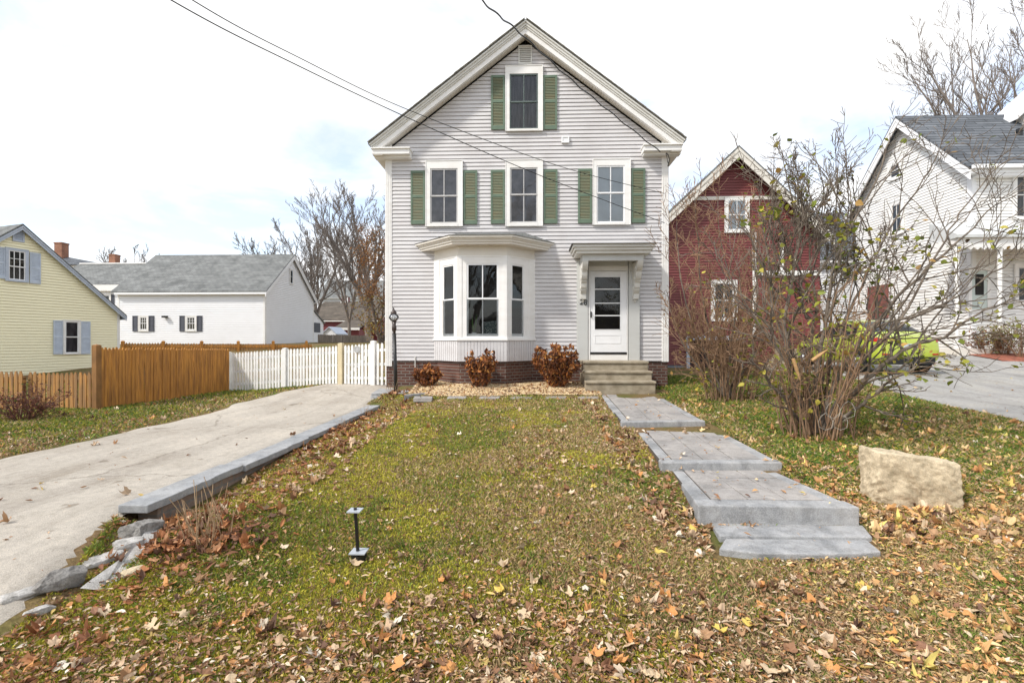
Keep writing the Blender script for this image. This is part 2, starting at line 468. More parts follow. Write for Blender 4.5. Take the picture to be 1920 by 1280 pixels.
a_ = noise(nt, v_, 1.1, 5, 0.6); b_ = noise(nt, v_, 38, 5, 0.7)
r_ = ramp(nt, a_.outputs['Fac'], [(0.36, (0.25, 0.165, 0.09)), (0.50, (0.22, 0.165, 0.07)), (0.62, (0.13, 0.145, 0.04))])
r2_ = ramp(nt, b_.outputs['Fac'], [(0.3, (0.45, 0.42, 0.4)), (0.7, (1.25, 1.2, 1.15))])
l_.new(mixc(nt, 1.0, r_.outputs[0], r2_.outputs[0], 'MULTIPLY'), p_.inputs['Base Color'])
bump(nt, p_, b_.outputs['Fac'], 0.9, 0.03)
gx = axis_pts(-600, 600, -10, 12, 0.13); gy = axis_pts(-60, 900, 0.5, 14, 0.13)
GX, GY = np.meshgrid(gx, gy)
GZ = H(GX.ravel(), GY.ravel()).reshape(GX.shape)
GZ = GZ - 0.06 * in_drive(GX, GY, 0.2)
nx, ny = len(gx), len(gy)
idx = np.arange(nx * ny).reshape(ny, nx)
GF = np.stack([idx[:-1, :-1], idx[:-1, 1:], idx[1:, 1:], idx[1:, :-1]], -1).reshape(-1, 4)
g_ = np_obj('ground', np.stack([GX.ravel(), GY.ravel(), GZ.ravel()], 1), GF, m_ground, smooth=True, origin=(0, 0, 0))
tag(g_, kind='structure')

def asphalt(name, light, dark, sand):
    m, n, l, p = base_mat(name, 0.92, 0, 0.25)
    nt = m.node_tree; v = coords(nt)
    a = noise(nt, v, 0.8, 6, 0.62); b = noise(nt, v, 170, 3, 0.7); c = noise(nt, coords(nt, (1, 0.25, 1)), 1.5, 5, 0.7)
    r = ramp(nt, a.outputs['Fac'], [(0.3, dark), (0.52, light), (0.72, sand)])
    r2 = ramp(nt, b.outputs['Fac'], [(0.3, (0.55, 0.55, 0.55)), (0.5, (1, 1, 1)), (0.72, (1.3, 1.28, 1.25))])
    o = mixc(nt, 1.0, r.outputs[0], r2.outputs[0], 'MULTIPLY')
    r3 = ramp(nt, c.outputs['Fac'], [(0.62, (1, 1, 1)), (0.76, (0.7, 0.66, 0.6))])
    o = mixc(nt, 0.8, o, r3.outputs[0], 'MULTIPLY')
    # cracks
    vo = n.new('ShaderNodeTexVoronoi'); vo.feature = 'DISTANCE_TO_EDGE'; vo.inputs['Scale'].default_value = 0.42
    wv = noise(nt, v, 3.0, 4, 0.6)
    sc = n.new('ShaderNodeVectorMath'); sc.operation = 'SCALE'; sc.inputs['Scale'].default_value = 0.35
    l.new(wv.outputs['Color'], sc.inputs[0])
    av = n.new('ShaderNodeVectorMath'); av.operation = 'ADD'; l.new(v, av.inputs[0]); l.new(sc.outputs[0], av.inputs[1])
    l.new(av.outputs[0], vo.inputs['Vector'])
    r4 = ramp(nt, vo.outputs['Distance'], [(0.002, (0.35, 0.33, 0.3)), (0.009, (1, 1, 1))])
    o = mixc(nt, 0.5, o, r4.outputs[0], 'MULTIPLY')
    e = noise(nt, coords(nt, (1, 1, 1)), 14, 5, 0.75)
    r6 = ramp(nt, e.outputs['Fac'], [(0.3, (0.80, 0.79, 0.77)), (0.5, (1, 1, 1)), (0.7, (1.14, 1.13, 1.11))])
    o = mixc(nt, 1.0, o, r6.outputs[0], 'MULTIPLY')
    f = noise(nt, coords(nt, (3.0, 0.12, 1)), 1.0, 4, 0.6)
    r7 = ramp(nt, f.outputs['Fac'], [(0.35, (0.86, 0.85, 0.84)), (0.6, (1.06, 1.06, 1.05))])
    o = mixc(nt, 0.8, o, r7.outputs[0], 'MULTIPLY')
    # small patches of fallen tar
    d = noise(nt, coords(nt, (1.6, 1.6, 1)), 1.3, 3, 0.5)
    r5 = ramp(nt, d.outputs['Fac'], [(0.70, (1, 1, 1)), (0.725, (0.55, 0.52, 0.48))])
    o = mixc(nt, 0.8, o, r5.outputs[0], 'MULTIPLY')
    l.new(o, p.inputs['Base Color'])
    bump(nt, p, b.outputs['Fac'], 0.7, 0.012)
    return m
m_drive_l = asphalt('worn_pale_asphalt', (0.47, 0.425, 0.365), (0.38, 0.335, 0.28), (0.55, 0.495, 0.42))
m_drive_r = asphalt('grey_asphalt', (0.37, 0.36, 0.345), (0.29, 0.28, 0.265), (0.43, 0.405, 0.36))
def strip(name, fl, fr_, y0, y1, material, lift, n=26, dy=0.1):
    ys = np.arange(y0, y1 + 1e-6, dy); t = np.linspace(0, 1, n)
    L, R = fl(ys), fr_(ys)
    X = L[:, None] * (1 - t) + R[:, None] * t; Y = np.repeat(ys[:, None], n, 1)
    Z = H(X.ravel(), Y.ravel()).reshape(X.shape) + lift
    Z[:, 0] -= lift + 0.03; Z[:, -1] -= lift + 0.03
    i = np.arange(X.size).reshape(X.shape)
    F = np.stack([i[:-1, :-1], i[:-1, 1:], i[1:, 1:], i[1:, :-1]], -1).reshape(-1, 4)
    return tag(np_obj(name, np.stack([X.ravel(), Y.ravel(), Z.ravel()], 1), F, material, smooth=True), kind='structure')
strip('driveway', ldrive_left, ldrive_right, -12, 12.95, m_drive_l, 0.012)
strip('driveway', rdrive_left, rdrive_right, -12, 24, m_drive_r, 0.012)

# ------------------------------------------------------------------ building helpers
def clapboard(fr, zb, zt, lim, expo, lip=0.02, top=0.002, gap=0.0075):
    """lim(z) -> span (u0,u1); boards one above the other, each lapping a shadow gap over the next"""
    mb = MB(); n = max(1, int(round((zt - zb) / expo))); e = (zt - zb) / n
    for i in range(n):
        a, b = zb + i * e, zb + (i + 1) * e - gap
        (l0, r0), (l1, r1) = lim(a), lim(b)
        if r0 - l0 < 0.02: continue
        if r1 < l1: l1 = r1 = (l1 + r1) / 2
        mb.quad(fr(l0, lip, a), fr(r0, lip, a), fr(r1, top, b), fr(l1, top, b))
        mb.quad(fr(l0, -0.03, a), fr(r0, -0.03, a), fr(r0, lip, a), fr(l0, lip, a))
        mb.quad(fr(l1, top, b), fr(r1, top, b), fr(r1, -0.03, b), fr(l1, -0.03, b))
        mb.quad(fr(l1, -0.03, b), fr(r1, -0.03, b), fr(r1, -0.03, b + gap), fr(l1, -0.03, b + gap))
    return mb
def pitched(u0, u1, ze, uc, zr):
    def lim(z):
        if z <= ze: return (u0, u1)
        t = (z - ze) / (zr - ze)
        return (u0 + (uc - u0) * t, u1 + (uc - u1) * t)
    return lim
def sash_window(fr, cas, sash, dmid, parent, m_case, m_sash, m_back, nv=1, name='window', d0=0.0, dcase=0.045, head=None, nh=0, m_gl=None, rails=0.035):
    """casing, sash, muntins, pane and what is seen behind it; rects are (u0,u1,z0,z1)"""
    w = MB()
    u0, u1, z0, z1 = cas; a0, a1, b0, b1 = sash
    w.fbox(fr, u0, a0, d0, dcase, z0, z1); w.fbox(fr, a1, u1, d0, dcase, z0, z1)
    w.fbox(fr, a0, a1, d0, dcase - 0.001, b1, z1); w.fbox(fr, a0, a1, d0, dcase + 0.008, z0, b0)
    # thin outer bead
    w.fbox(fr, u0 - 0.018, u0, d0, dcase + 0.01, z0, z1 + 0.018); w.fbox(fr, u1, u1 + 0.018, d0, dcase + 0.01, z0, z1 + 0.018)
    w.fbox(fr, u0, u1, d0, dcase + 0.011, z1, z1 + 0.018)
    o = w.build(name, m_case, parent)
    s = MB(); r = rails
    s.frame(fr, a0, a1, dmid, b1, r, d0 + 0.004, d0 + 0.034)
    s.frame(fr, a0, a1, b0, dmid + 0.022, r, d0 + 0.002, d0 + 0.022, wt=0.03)
    for i in range(nv):
        uu = a0 + (a1 - a0) * (i + 1) / (nv + 1)
        s.fbox(fr, uu - 0.011, uu + 0.011, d0 + 0.006, d0 + 0.03, dmid + r, b1 - r); s.fbox(fr, uu - 0.011, uu + 0.011, d0 + 0.004, d0 + 0.019, b0 + r, dmid - 0.008)
    for i in range(nh):
        zz = dmid + (b1 - dmid) * (i + 1) / (nh + 1)
        s.fbox(fr, a0 + r, a1 - r, d0 + 0.006, d0 + 0.028, zz - 0.01, zz + 0.01)
    s.build('sash', m_sash, o)
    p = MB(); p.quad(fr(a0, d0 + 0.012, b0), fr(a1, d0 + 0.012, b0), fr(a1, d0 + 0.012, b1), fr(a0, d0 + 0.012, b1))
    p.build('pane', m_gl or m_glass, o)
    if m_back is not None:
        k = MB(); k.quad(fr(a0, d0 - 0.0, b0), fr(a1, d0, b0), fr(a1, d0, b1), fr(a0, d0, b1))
        k.build('window_backing' if m_back is not m_blind else 'blind', m_back, o)  # sheet close behind the glass; near-black ones paint the unlit interior
    return o
def shutter(fr, u0, u1, z0, z1, parent, rim, slatm, mid=0.52, d=0.022, step=0.036):
    r = MB(); w = min(0.045, (u1 - u0) * 0.16)
    zm = z0 + (z1 - z0) * mid
    r.fbox(fr, u0, u0 + w, d, d + 0.032, z0, z1); r.fbox(fr, u1 - w, u1, d, d + 0.032, z0, z1)
    for a, b in ((z1 - 0.06, z1), (zm - 0.035, zm + 0.035), (z0, z0 + 0.10)):
        r.fbox(fr, u0 + w, u1 - w, d, d + 0.03, a, b)
    r.fbox(fr, u0 + w, u1 - w, d, d + 0.006, z0, z1)
    o = r.build('shutter', rim, parent)
    s = MB()
    for a, b in ((z0 + 0.10, zm - 0.035), (zm + 0.035, z1 - 0.06)):
        n = max(1, int((b - a) / step))
        for i in range(n):
            q = a + (b - a) * i / n; h = (b - a) / n
            s.add([fr(u0 + w, d + 0.028, q), fr(u1 - w, d + 0.028, q), fr(u1 - w, d + 0.009, q + h * 1.1), fr(u0 + w, d + 0.009, q + h * 1.1),
                   fr(u0 + w, d + 0.02, q), fr(u1 - w, d + 0.02, q)], [(0, 1, 2, 3), (5, 1, 0, 4)])
    s.build('louvres', slatm, o)
    return o

# ------------------------------------------------------------------ the grey house
D = 11.9
FF = Frame((0, D), (1, 0))
house = thing('house', (0.02, D, 0.0), 'pale grey clapboard gable house with green shutters and a white bay window', 'house')
def fx(px, py=640): return atY(px, py, D).x
def fz(py, px=990): return atY(px, py, D).z
XL, XR = fx(724, 480), fx(1252, 480)
ZB = fz(676)
# roof lines lie in the plane of the overhang
YO = D - 0.36
pk = atY(985, 37, YO); tl = atY(691.5, 266, YO); tr = atY(1286, 265, YO)
XC = (tl.x + tr.x) / 2; HW = (tr.x - tl.x) / 2; ZE = (tl.z + tr.z) / 2; ZR = pk.z
XC = pk.x * 0.5 + XC * 0.5
PH = math.atan2(ZR - ZE, HW); CP, SP = math.cos(PH), math.sin(PH)
YB = D + 9.5
def rake_poly(s, a, b, tip=0.0):
    """band between perpendicular offsets a and b below the roof line on side s"""
    def tipp(o): return (XC + s * (HW - o * SP - tip * CP), ZE - o * CP + tip * SP)
    return [(XC, ZR - a / CP), tipp(a), tipp(b), (XC, ZR - b / CP)]
wall_top = lambda x: ZR - 0.27 / CP - abs(x - XC) * math.tan(PH)
ZW = wall_top(XL)
def lim_front(z):
    w = (ZR - 0.25 / CP - z) / math.tan(PH)
    return (max(XL, XC - w), min(XR, XC + w))
sid = clapboard(FF, ZB, ZR - 0.3 / CP, lim_front, 0.0955)
# plain side and back walls
for x, sgn in ((XL, -1), (XR, 1)):
    fr = Frame((x, D if sgn > 0 else YB), (0, 1) if sgn > 0 else (0, -1))
    c2 = clapboard(fr, ZB, ZW, lambda z: (0, YB - D), 0.0955); sid.add(c2.v, c2.f)
sid.poly([(XR, YB, ZB), (XL, YB, ZB), (XL, YB, ZW), (XC, YB, ZR - 0.28 / CP), (XR, YB, ZW)])
sid.build('wall', m_siding, house)
cb = MB()
for a, b in ((XL - 0.012, XL + 0.15), (XR - 0.15, XR + 0.012)):
    cb = MB()
    cb.fbox(FF, a, b, 0.0, 0.02, ZB - 0.14 if a < 0 else ZB - 0.02, ZW + 0.2)
    for i in range(4):
        u = a + 0.018 + i * 0.041
        cb.fbox(FF, u, u + 0.016, 0.02, 0.029, ZB - 0.14 if a < 0 else ZB - 0.02, ZW + 0.06)
    if a < 0: cb.fbox(FF, XL - 0.02, XL - 0.012, -0.2, 0.02, ZB - 0.14, ZW + 0.1)
    else: cb.fbox(FF, XR + 0.012, XR + 0.02, -0.2, 0.02, ZB - 0.02, ZW + 0.1)
    cb.build('corner_board', m_white, house)
# roof, rake trim, soffit, eaves
rf = MB()
for s in (-1, 1):
    rf.fprism(FF, rake_poly(s, -0.03, 0.0, -0.02), D - YB - 0.3, D - YO - 0.03)
rfo = rf.build('roof', m_shingle, house)
ed = MB()                                           # uneven shingle butts along the rake
rng = random.Random(4)
for s in (-1, 1):
    Lr = HW / CP; t = 0.0
    while t < Lr - 0.05:
        w = rng.uniform(0.28, 0.45); h = rng.uniform(0.006, 0.016)
        t2 = min(Lr, t + w)
        pts = []
        for q, o in ((t, 0.032), (t2, 0.032), (t2, 0.032 + h), (t, 0.032 + h * 0.3)):
            pts.append((XC + s * (q * CP + o * SP), ZR - q * SP + o * CP))
        ed.fprism(FF, pts if s > 0 else pts[::-1], D - YO - 0.05, D - YO + 0.035 + rng.uniform(0, 0.012))
        t = t2
ed.build('shingle_edge', m_shingle_e, rfo)
rk = MB()
for s in (-1, 1):
    rk.fprism(FF, rake_poly(s, 0.0, 0.035), D - YO - 0.15, D - YO + 0.0)
    rk.fprism(FF, rake_poly(s, 0.035, 0.085), D - YO - 0.15, D - YO - 0.025)
    rk.fprism(FF, rake_poly(s, 0.085, 0.12), D - YO - 0.15, D - YO - 0.045)
rk.build('crown_moulding', m_trim, house)
fa = MB()
for s in (-1, 1):
    fa.fprism(FF, rake_poly(s, 0.12, 0.225), D - YO - 0.15, D - YO - 0.07)
fa.build('rake_board', m_white, house)
so = MB()
for s in (-1, 1):
    so.fprism(FF, rake_poly(s, 0.18, 0.195, 0.2), -0.02, D - YO - 0.10)
    n = 46
    for i in range(n):                              # ribs of the soffit panels
        q = 0.2 + i * (HW / CP - 0.75) / n
        pts = [(XC + s * ((q + e) * CP - o * SP), ZR - (q + e) * SP - o * CP) for e, o in ((0, 0.195), (0.075, 0.195), (0.075, 0.203), (0, 0.203))]
        so.fprism(FF, pts if s > 0 else pts[::-1], 0.0, D - YO - 0.11)
so.build('soffit', m_cream, house)
zsf = ZE - 0.25                                     # underside of the eaves
for s in (-1, 1):
    xw = XL if s < 0 else XR
    xt = XC + s * (HW - 0.12 * SP)
    x0, x1 = min(xw, xt), max(xw, xt)
    ev = MB()
    ev.box(x0, x1, YO + 0.07, YB, zsf, zsf + 0.02)
    ev.box(xt - 0.02 if s > 0 else xt, xt if s > 0 else xt + 0.02, YO + 0.07, YB, zsf + 0.02, ZE - 0.06)
    ev.build('eave', m_cream, house)
for s, pxe in ((-1, 766), (1, 1209)):
    xi = atY(pxe, 278, YO).x; xt = XC + s * (HW - 0.10 * SP)
    a, b = min(xi, xt), max(xi, xt)
    zt_, zb_ = ZE - 0.105, ZE - 0.225
    rt = MB()
    rt.fprism(FF, [(a, zb_), (b, zb_), (b, zt_), (a, zt_)], 0.0, D - YO - 0.06)
    rt.fprism(FF, [(a - 0.02, zt_), (b + 0.02, zt_), (b + 0.02, zt_ + 0.03), (a - 0.02, zt_ + 0.03)], 0.0, D - YO - 0.02)
    rt.fprism(FF, [(a + 0.02, zb_ - 0.05), (b, zb_ - 0.05), (b, zb_), (a + 0.02, zb_)], 0.0, 0.18)
    rt.build('cornice_return', m_white, house)

# upper windows: (casing px, sash px, meeting rail px, sash material, behind, dark)
for cas, sash, mid, ms, mb_ in (
        ((949, 126.5, 1016.5, 247.5), (955.6, 141, 1008.7, 243.8), 194, m_sash_dark, m_curtain),
        ((800, 303.5, 867, 425.5), (807.5, 317.5, 859, 419.7), 368, m_sash_grey, m_screen),
        ((949, 302, 1016.5, 425), (956.2, 316, 1008, 418.6), 367, m_sash_grey, m_screen),
        ((1112, 300.5, 1180.3, 422.5), (1118, 312, 1170.5, 418.6), 365.5, m_vinyl, m_blind)):
    o = sash_window(FF, FF.rect(*cas), FF.rect(*sash), fz(mid), house, m_white, ms, mb_, nv=1, d0=0.023, dcase=0.07)
    if mb_ is m_blind: o['label'] = 'window with closed white blinds and white sashes'
    if mb_ is m_curtain: o['label'] = 'dark attic window with worn dark sashes'
for a, b, c, d in ((921, 143, 946.6, 244.4), (1018.3, 143, 1044.3, 244), (771, 321, 797.5, 421), (869.3, 321, 895, 421),
                   (920.5, 319.6, 946.4, 420), (1019, 319.2, 1045, 419.6), (1083.5, 317.6, 1109.3, 419), (1182.8, 317, 1209, 418.4)):
    u0, u1, z0, z1 = FF.rect(a, b, c, d)
    shutter(FF, u0, u1, z0, z1, house, m_shutter_rim, m_shutter)
# louvred gable vent, little square vent, conduit
u0, u1, z0, z1 = FF.rect(972, 87, 997.5, 122)
v = MB(); v.frame(FF, u0, u1, z0, z1, 0.03, 0.0, 0.04)
for i in range(9):
    q = z0 + 0.03 + i * (z1 - z0 - 0.06) / 9
    v.add([FF(u0 + 0.03, 0.035, q), FF(u1 - 0.03, 0.035, q), FF(u1 - 0.03, 0.012, q + 0.045), FF(u0 + 0.03, 0.012, q + 0.045)], [(0, 1, 2, 3)])
v.build('gable_vent', m_trim, house)
u0, u1, z0, z1 = FF.rect(1053.5, 258, 1066, 268.5)
v = MB(); v.fbox(FF, u0, u1, 0, 0.05, z0, z1); v.frame(FF, u0 - 0.012, u1 + 0.012, z0 - 0.012, z1 + 0.012, 0.03, 0.0, 0.065)
v.build('wall_vent', m_vinyl, house)
v = MB(); xq = fx(779, 690); v.tube([(xq, D - 0.03, fz(668)), (xq, D - 0.03, fz(706))], 0.012, 6)
v.build('conduit', m_trim, house)
# foundation
f = MB(); f.box(XL + 0.0, XR - 0.0, D + 0.02, D + 0.3, -0.5, ZB); f.box(XL, XL + 0.3, D + 0.3, YB, -0.5, ZB); f.box(XR - 0.3, XR, D + 0.3, YB, -0.5, ZB)
f.build('foundation', m_brick, house)

# ------------------------------------------------------------------ bay window
YF = D - 0.66
BL, BR = atY(814, 560, D).x, atY(1003, 560, D).x
FL, FR_ = atY(858.3, 560, YF).x, atY(950.5, 560, YF).x
P0, P1, P2, P3 = (BL, D), (FL, YF), (FR_, YF), (BR, D)
def face(a, b): return Frame(a, (b[0] - a[0], b[1] - a[1])), math.hypot(b[0] - a[0], b[1] - a[1])
faces = [face(P0, P1), face(P1, P2), face(P2, P3)]
zsill, ztop, zfr = fz(634), None, None
zsill = atY(905, 634.5, YF).z; zpan = atY(905, 677.5, YF).z; zfrz = atY(905, 476.5, YF).z; zcor = atY(905, 461, YF).z; zrf = atY(905, 446, YF).z
bay = MB()
def bayring(mb, out, z0, z1):
    """solid bay outline grown outward by out"""
    k = math.tan(math.radians(22.5)) * out
    mb.zprism([(BL - out * 1.414, D), (FL - k, YF - out), (FR_ + k, YF - out), (BR + out * 1.414, D)], z0, z1)
bayring(bay, 0.0, zfrz, zcor + 0.01)               # frieze block
bayring(bay, 0.014, zfrz - 0.03, zfrz)
bo = bay.build('bay_window', m_cream, house)
sl = MB(); bayring(sl, 0.03, zsill - 0.045, zsill); bayring(sl, 0.018, zsill, zsill + 0.02)
sl.build('sill', m_white, bo)
co = MB()
for out, z0, z1 in ((0.24, zcor, zcor + 0.05), (0.27, zcor + 0.05, zcor + 0.10), (0.30, zcor + 0.10, zrf - 0.05), (0.34, zrf - 0.05, zrf - 0.005)):
    bayring(co, out, z0, z1)
co.build('cornice', m_cream, bo)
br = MB()
out = 0.36; k = math.tan(math.radians(22.5)) * out
A = [(BL - out * 1.414, D), (FL - k, YF - out), (FR_ + k, YF - out), (BR + out * 1.414, D)]
zt_ = zrf + 0.26
B = [(BL + 0.25, D), (FL + 0.35, D - 0.02), (FR_ - 0.35, D - 0.02), (BR - 0.25, D)]
vs = [(x, y, zrf) for x, y in A] + [(x, y, zt_) for x, y in B] + [(x, y, zrf - 0.004) for x, y in A]
br.add(vs, [(0, 1, 5, 4), (1, 2, 6, 5), (2, 3, 7, 6), (8, 9, 1, 0), (9, 10, 2, 1), (10, 11, 3, 2), (8, 11, 10, 9)])
br.build('bay_roof', m_shingle, bo)
# beadboard skirt and brick base
sk = MB(); bayring(sk, -0.006, zpan, zsill - 0.045)
for fr, L in faces:
    n = int(round(L / 0.077)); w = L / n
    for i in range(n):
        sk.fbox(fr, i * w + 0.006, (i + 1) * w - 0.006, -0.006, 0.006, zpan, zsill - 0.05)
sk.build('skirt', m_siding, bo)
bb = MB(); bayring(bb, -0.06, -0.4, zpan)
bbo = bb.build('brick_base', m_brick, bo)
# the three faces: posts, casings, windows
bs = [((830, 500.5, 851, 629), (824.5, 484, 853.5, 633.5), 561.5, 0), ((874.8, 493.2, 934.6, 629), (866, 483.2, 943.5, 633.5), 561, 1), ((959.5, 497, 982.5, 628.5), (955.5, 484.5, 991.5, 633.5), 563, 0)]
for (fr, L), (sash, cas, mid, nv) in zip(faces, bs):
    a0, a1, b0, b1 = fr.rect(*sash); c0, c1, d0_, d1_ = fr.rect(*cas)
    b0, b1 = bs_z = (zsill + 0.055, atY(905, 493.5, YF).z)
    zm = atY(905, 561, YF).z
    c0 = max(c0, 0.02); c1 = min(c1, L - 0.02)
    if nv == 0:                                     # side faces: centre their windows the same way
        ww = (a1 - a0); 
    ct = zfrz - 0.06
    pl = MB()
    pl.fbox(fr, -0.0, c0, -0.05, 0.012, zsill, zfrz - 0.03); pl.fbox(fr, c1, L, -0.05, 0.012, zsill, zfrz - 0.03)
    pl.fbox(fr, c0, c1, -0.05, 0.011, ct, zfrz - 0.03)
    w = MB()
    w.fbox(fr, c0, a0, -0.05, 0.0, zsill, ct); w.fbox(fr, a1, c1, -0.05, 0.0, zsill, ct)
    w.fbox(fr, a0, a1, -0.05, -0.001, b1, ct); w.fbox(fr, a0, a1, -0.05, -0.001, zsill, b0)
    pl.add(w.v, w.f)
    pl.build('casing', m_white, bo)
    s = MB(); r = 0.04 if nv else 0.032
    s.frame(fr, a0, a1, zm, b1, r, -0.035, -0.012); s.frame(fr, a0, a1, b0, zm + 0.03, r, -0.055, -0.032, wt=0.04, wb=0.06)
    if nv:
        uu = (a0 + a1) / 2
        s.fbox(fr, uu - 0.012, uu + 0.012, -0.03, -0.01, zm, b1); s.fbox(fr, uu - 0.012, uu + 0.012, -0.05, -0.03, b0, zm)
    s.build('sash', m_vinyl, bo)
    g = MB(); g.quad(fr(a0, -0.03, b0), fr(a1, -0.03, b0), fr(a1, -0.03, b1), fr(a0, -0.03, b1))
    g.build('pane', m_glass, bo)
rm = MB()                                           # near-black sheet painted for the unlit interior behind the bay
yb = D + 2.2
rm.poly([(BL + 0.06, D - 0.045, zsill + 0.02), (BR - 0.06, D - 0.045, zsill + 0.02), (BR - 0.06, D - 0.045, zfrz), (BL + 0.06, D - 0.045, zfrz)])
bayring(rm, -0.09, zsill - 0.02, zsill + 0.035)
rm.build('room_shade', m_dark, bo)
# a plant in a white pot and a patterned cushion stand behind the middle pane
m_leaf_in = mat('houseplant_green', (0.10, 0.22, 0.05), 0.5, 0.4, 9)
pt = thing('potted_plant', (atY(889, 620, D - 0.47).x, D - 0.47, zsill + 0.035), 'green spiky houseplant in a white pot inside the bay window', 'plant')
q = pt.location
MB().lathe([(0.045, 0.0), (0.055, 0.11), (0.047, 0.11), (0.04, 0.06)], q, 14).build('pot', m_vinyl, pt, True)
pf = MB(); rng = random.Random(2)
for i in range(16):
    an = rng.uniform(0, 6.28); h = rng.uniform(0.28, 0.52); sp = rng.uniform(0.02, 0.09)
    b = Vector((q.x + 0.02 * math.cos(an), q.y + 0.02 * math.sin(an), q.z + 0.08))
    t = b + Vector((sp * math.cos(an), sp * math.sin(an), h)); w = Vector((-math.sin(an), math.cos(an), 0)) * 0.018
    m_ = b.lerp(t, 0.5)
    pf.add([b - w * 0.6, b + w * 0.6, m_ + w, m_ - w, t], [(0, 1, 2, 3), (3, 2, 4)])
pf.build('foliage', m_leaf_in, pt)
m_cush, n_, l_, p_ = base_mat('patterned_cloth', 0.9)
vo = n_.new('ShaderNodeTexVoronoi'); vo.inputs['Scale'].default_value = 26; l_.new(coords(m_cush.node_tree), vo.inputs['Vector'])
l_.new(ramp(m_cush.node_tree, vo.outputs['Distance'], [(0.25, (0.42, 0.45, 0.42)), (0.45, (0.10, 0.13, 0.13))]).outputs[0], p_.inputs['Base Color'])
cu = MB(); cc = atY(921, 610, D - 0.45); cz = zsill + 0.035
grid = []
for i in range(9):
    for j in range(9):
        a, b = i / 4 - 1, j / 4 - 1
        grid.append((a, b, (1 - a ** 4) * (1 - b ** 4)))
vs = [(cc.x + a * 0.22, cc.y - 0.07 * t, cz + 0.19 + b * 0.19 + 0.02 * a) for a, b, t in grid] + [(cc.x + a * 0.22, cc.y + 0.05 * t + 0.004, cz + 0.19 + b * 0.19 + 0.02 * a) for a, b, t in grid]
fs = []
for i in range(8):
    for j in range(8):
        k = i * 9 + j
        fs.append((k, k + 9, k + 10, k + 1)); fs.append((k + 81, k + 82, k + 91, k + 90))
cu.add(vs, fs)
tag(cu.build('cushion', m_cush, None, True), 'grey patterned cushion leaning inside the bay window', 'cushion')

# ------------------------------------------------------------------ front door, surround, canopy
ds = MB()
zd0 = atY(1140, 675, D).z; zd1 = atY(1140, 487, D).z
for a, b in ((1082.5, 1101.5), (1177.5, 1198)):
    u0, u1 = fx(a, 580), fx(b, 580)
    ds.fbox(FF, u0, u1, 0, 0.08, zd0, zd1)
    ds.fbox(FF, u0 - 0.02, u0, 0, 0.03, zd0, zd1); ds.fbox(FF, u1, u1 + 0.02, 0, 0.03, zd0, zd1)
ul, ur = fx(1101.5, 580), fx(1177.5, 580)
zh = fz(500.5)
ds.fbox(FF, ul + 0.02, ur - 0.02, 0, 0.075, zh, zd1)
ds.build('door_surround', m_surround, house)
FD = Frame((0, D - 0.024), (1, 0))
df = MB(); dz0, dz1 = fz(660.5), fz(509)
dl, dr = fx(1105.5, 580), fx(1174.5, 580)
df.fbox(FD, ul + 0.02, dl, 0, 0.05, zd0, zh); df.fbox(FD, dr, ur - 0.02, 0, 0.05, zd0, zh); df.fbox(FD, dl, dr, 0, 0.045, dz1, zh)
df.fbox(FD, dl, dr, 0, 0.04, zd0, dz0 - 0.045)
dfo = df.build('door_frame', m_white, house)
do = MB(); g0, g1, g2, g3 = FF.rect(1114.5, 520, 1162, 617.5)
do.fbox(FD, dl + 0.005, g0, 0.002, 0.034, dz0 + 0.01, dz1 - 0.008); do.fbox(FD, g1, dr - 0.005, 0.002, 0.034, dz0 + 0.01, dz1 - 0.008)
do.fbox(FD, g0, g1, 0.002, 0.0335, g3, dz1 - 0.008); do.fbox(FD, g0, g1, 0.002, 0.0335, dz0 + 0.01, g2)
q0, q1, q2, q3 = FF.rect(1114, 627.5, 1163, 643.5)
do.frame(FD, q0, q1, q2, q3, 0.014, 0.033, 0.042)
for py in (543, 569, 592): do.fbox(FD, g0, g1, 0.012, 0.03, fz(py) - 0.012, fz(py) + 0.012)
do.frame(FD, g0 - 0.012, g1 + 0.012, g2 - 0.012, g3 + 0.012, 0.014, 0.03, 0.04)
doo = do.build('door', m_vinyl, house)
g = MB(); g.quad(FD(g0, 0.02, g2), FD(g1, 0.02, g2), FD(g1, 0.02, g3), FD(g0, 0.02, g3)); g.build('pane', m_glass, doo)
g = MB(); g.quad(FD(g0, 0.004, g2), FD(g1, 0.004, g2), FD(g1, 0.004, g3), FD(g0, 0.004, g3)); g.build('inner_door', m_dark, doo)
hd = MB(); hx, hz = fx(1107.6, 590), fz(590)
hd.fbox(FD, hx - 0.015, hx + 0.015, 0.034, 0.05, hz - 0.07, hz + 0.07); hd.tube([FD(hx, 0.05, hz + 0.05), FD(hx, 0.09, hz + 0.03), FD(hx, 0.09, hz - 0.03), FD(hx, 0.05, hz - 0.06)], 0.01, 6)
hd.build('handle', m_black, doo)
sw = MB(); sw.fbox(FD, dl, dr, 0, 0.05, dz0 - 0.045, dz0 + 0.008); sw.build('sweep', m_black, doo)
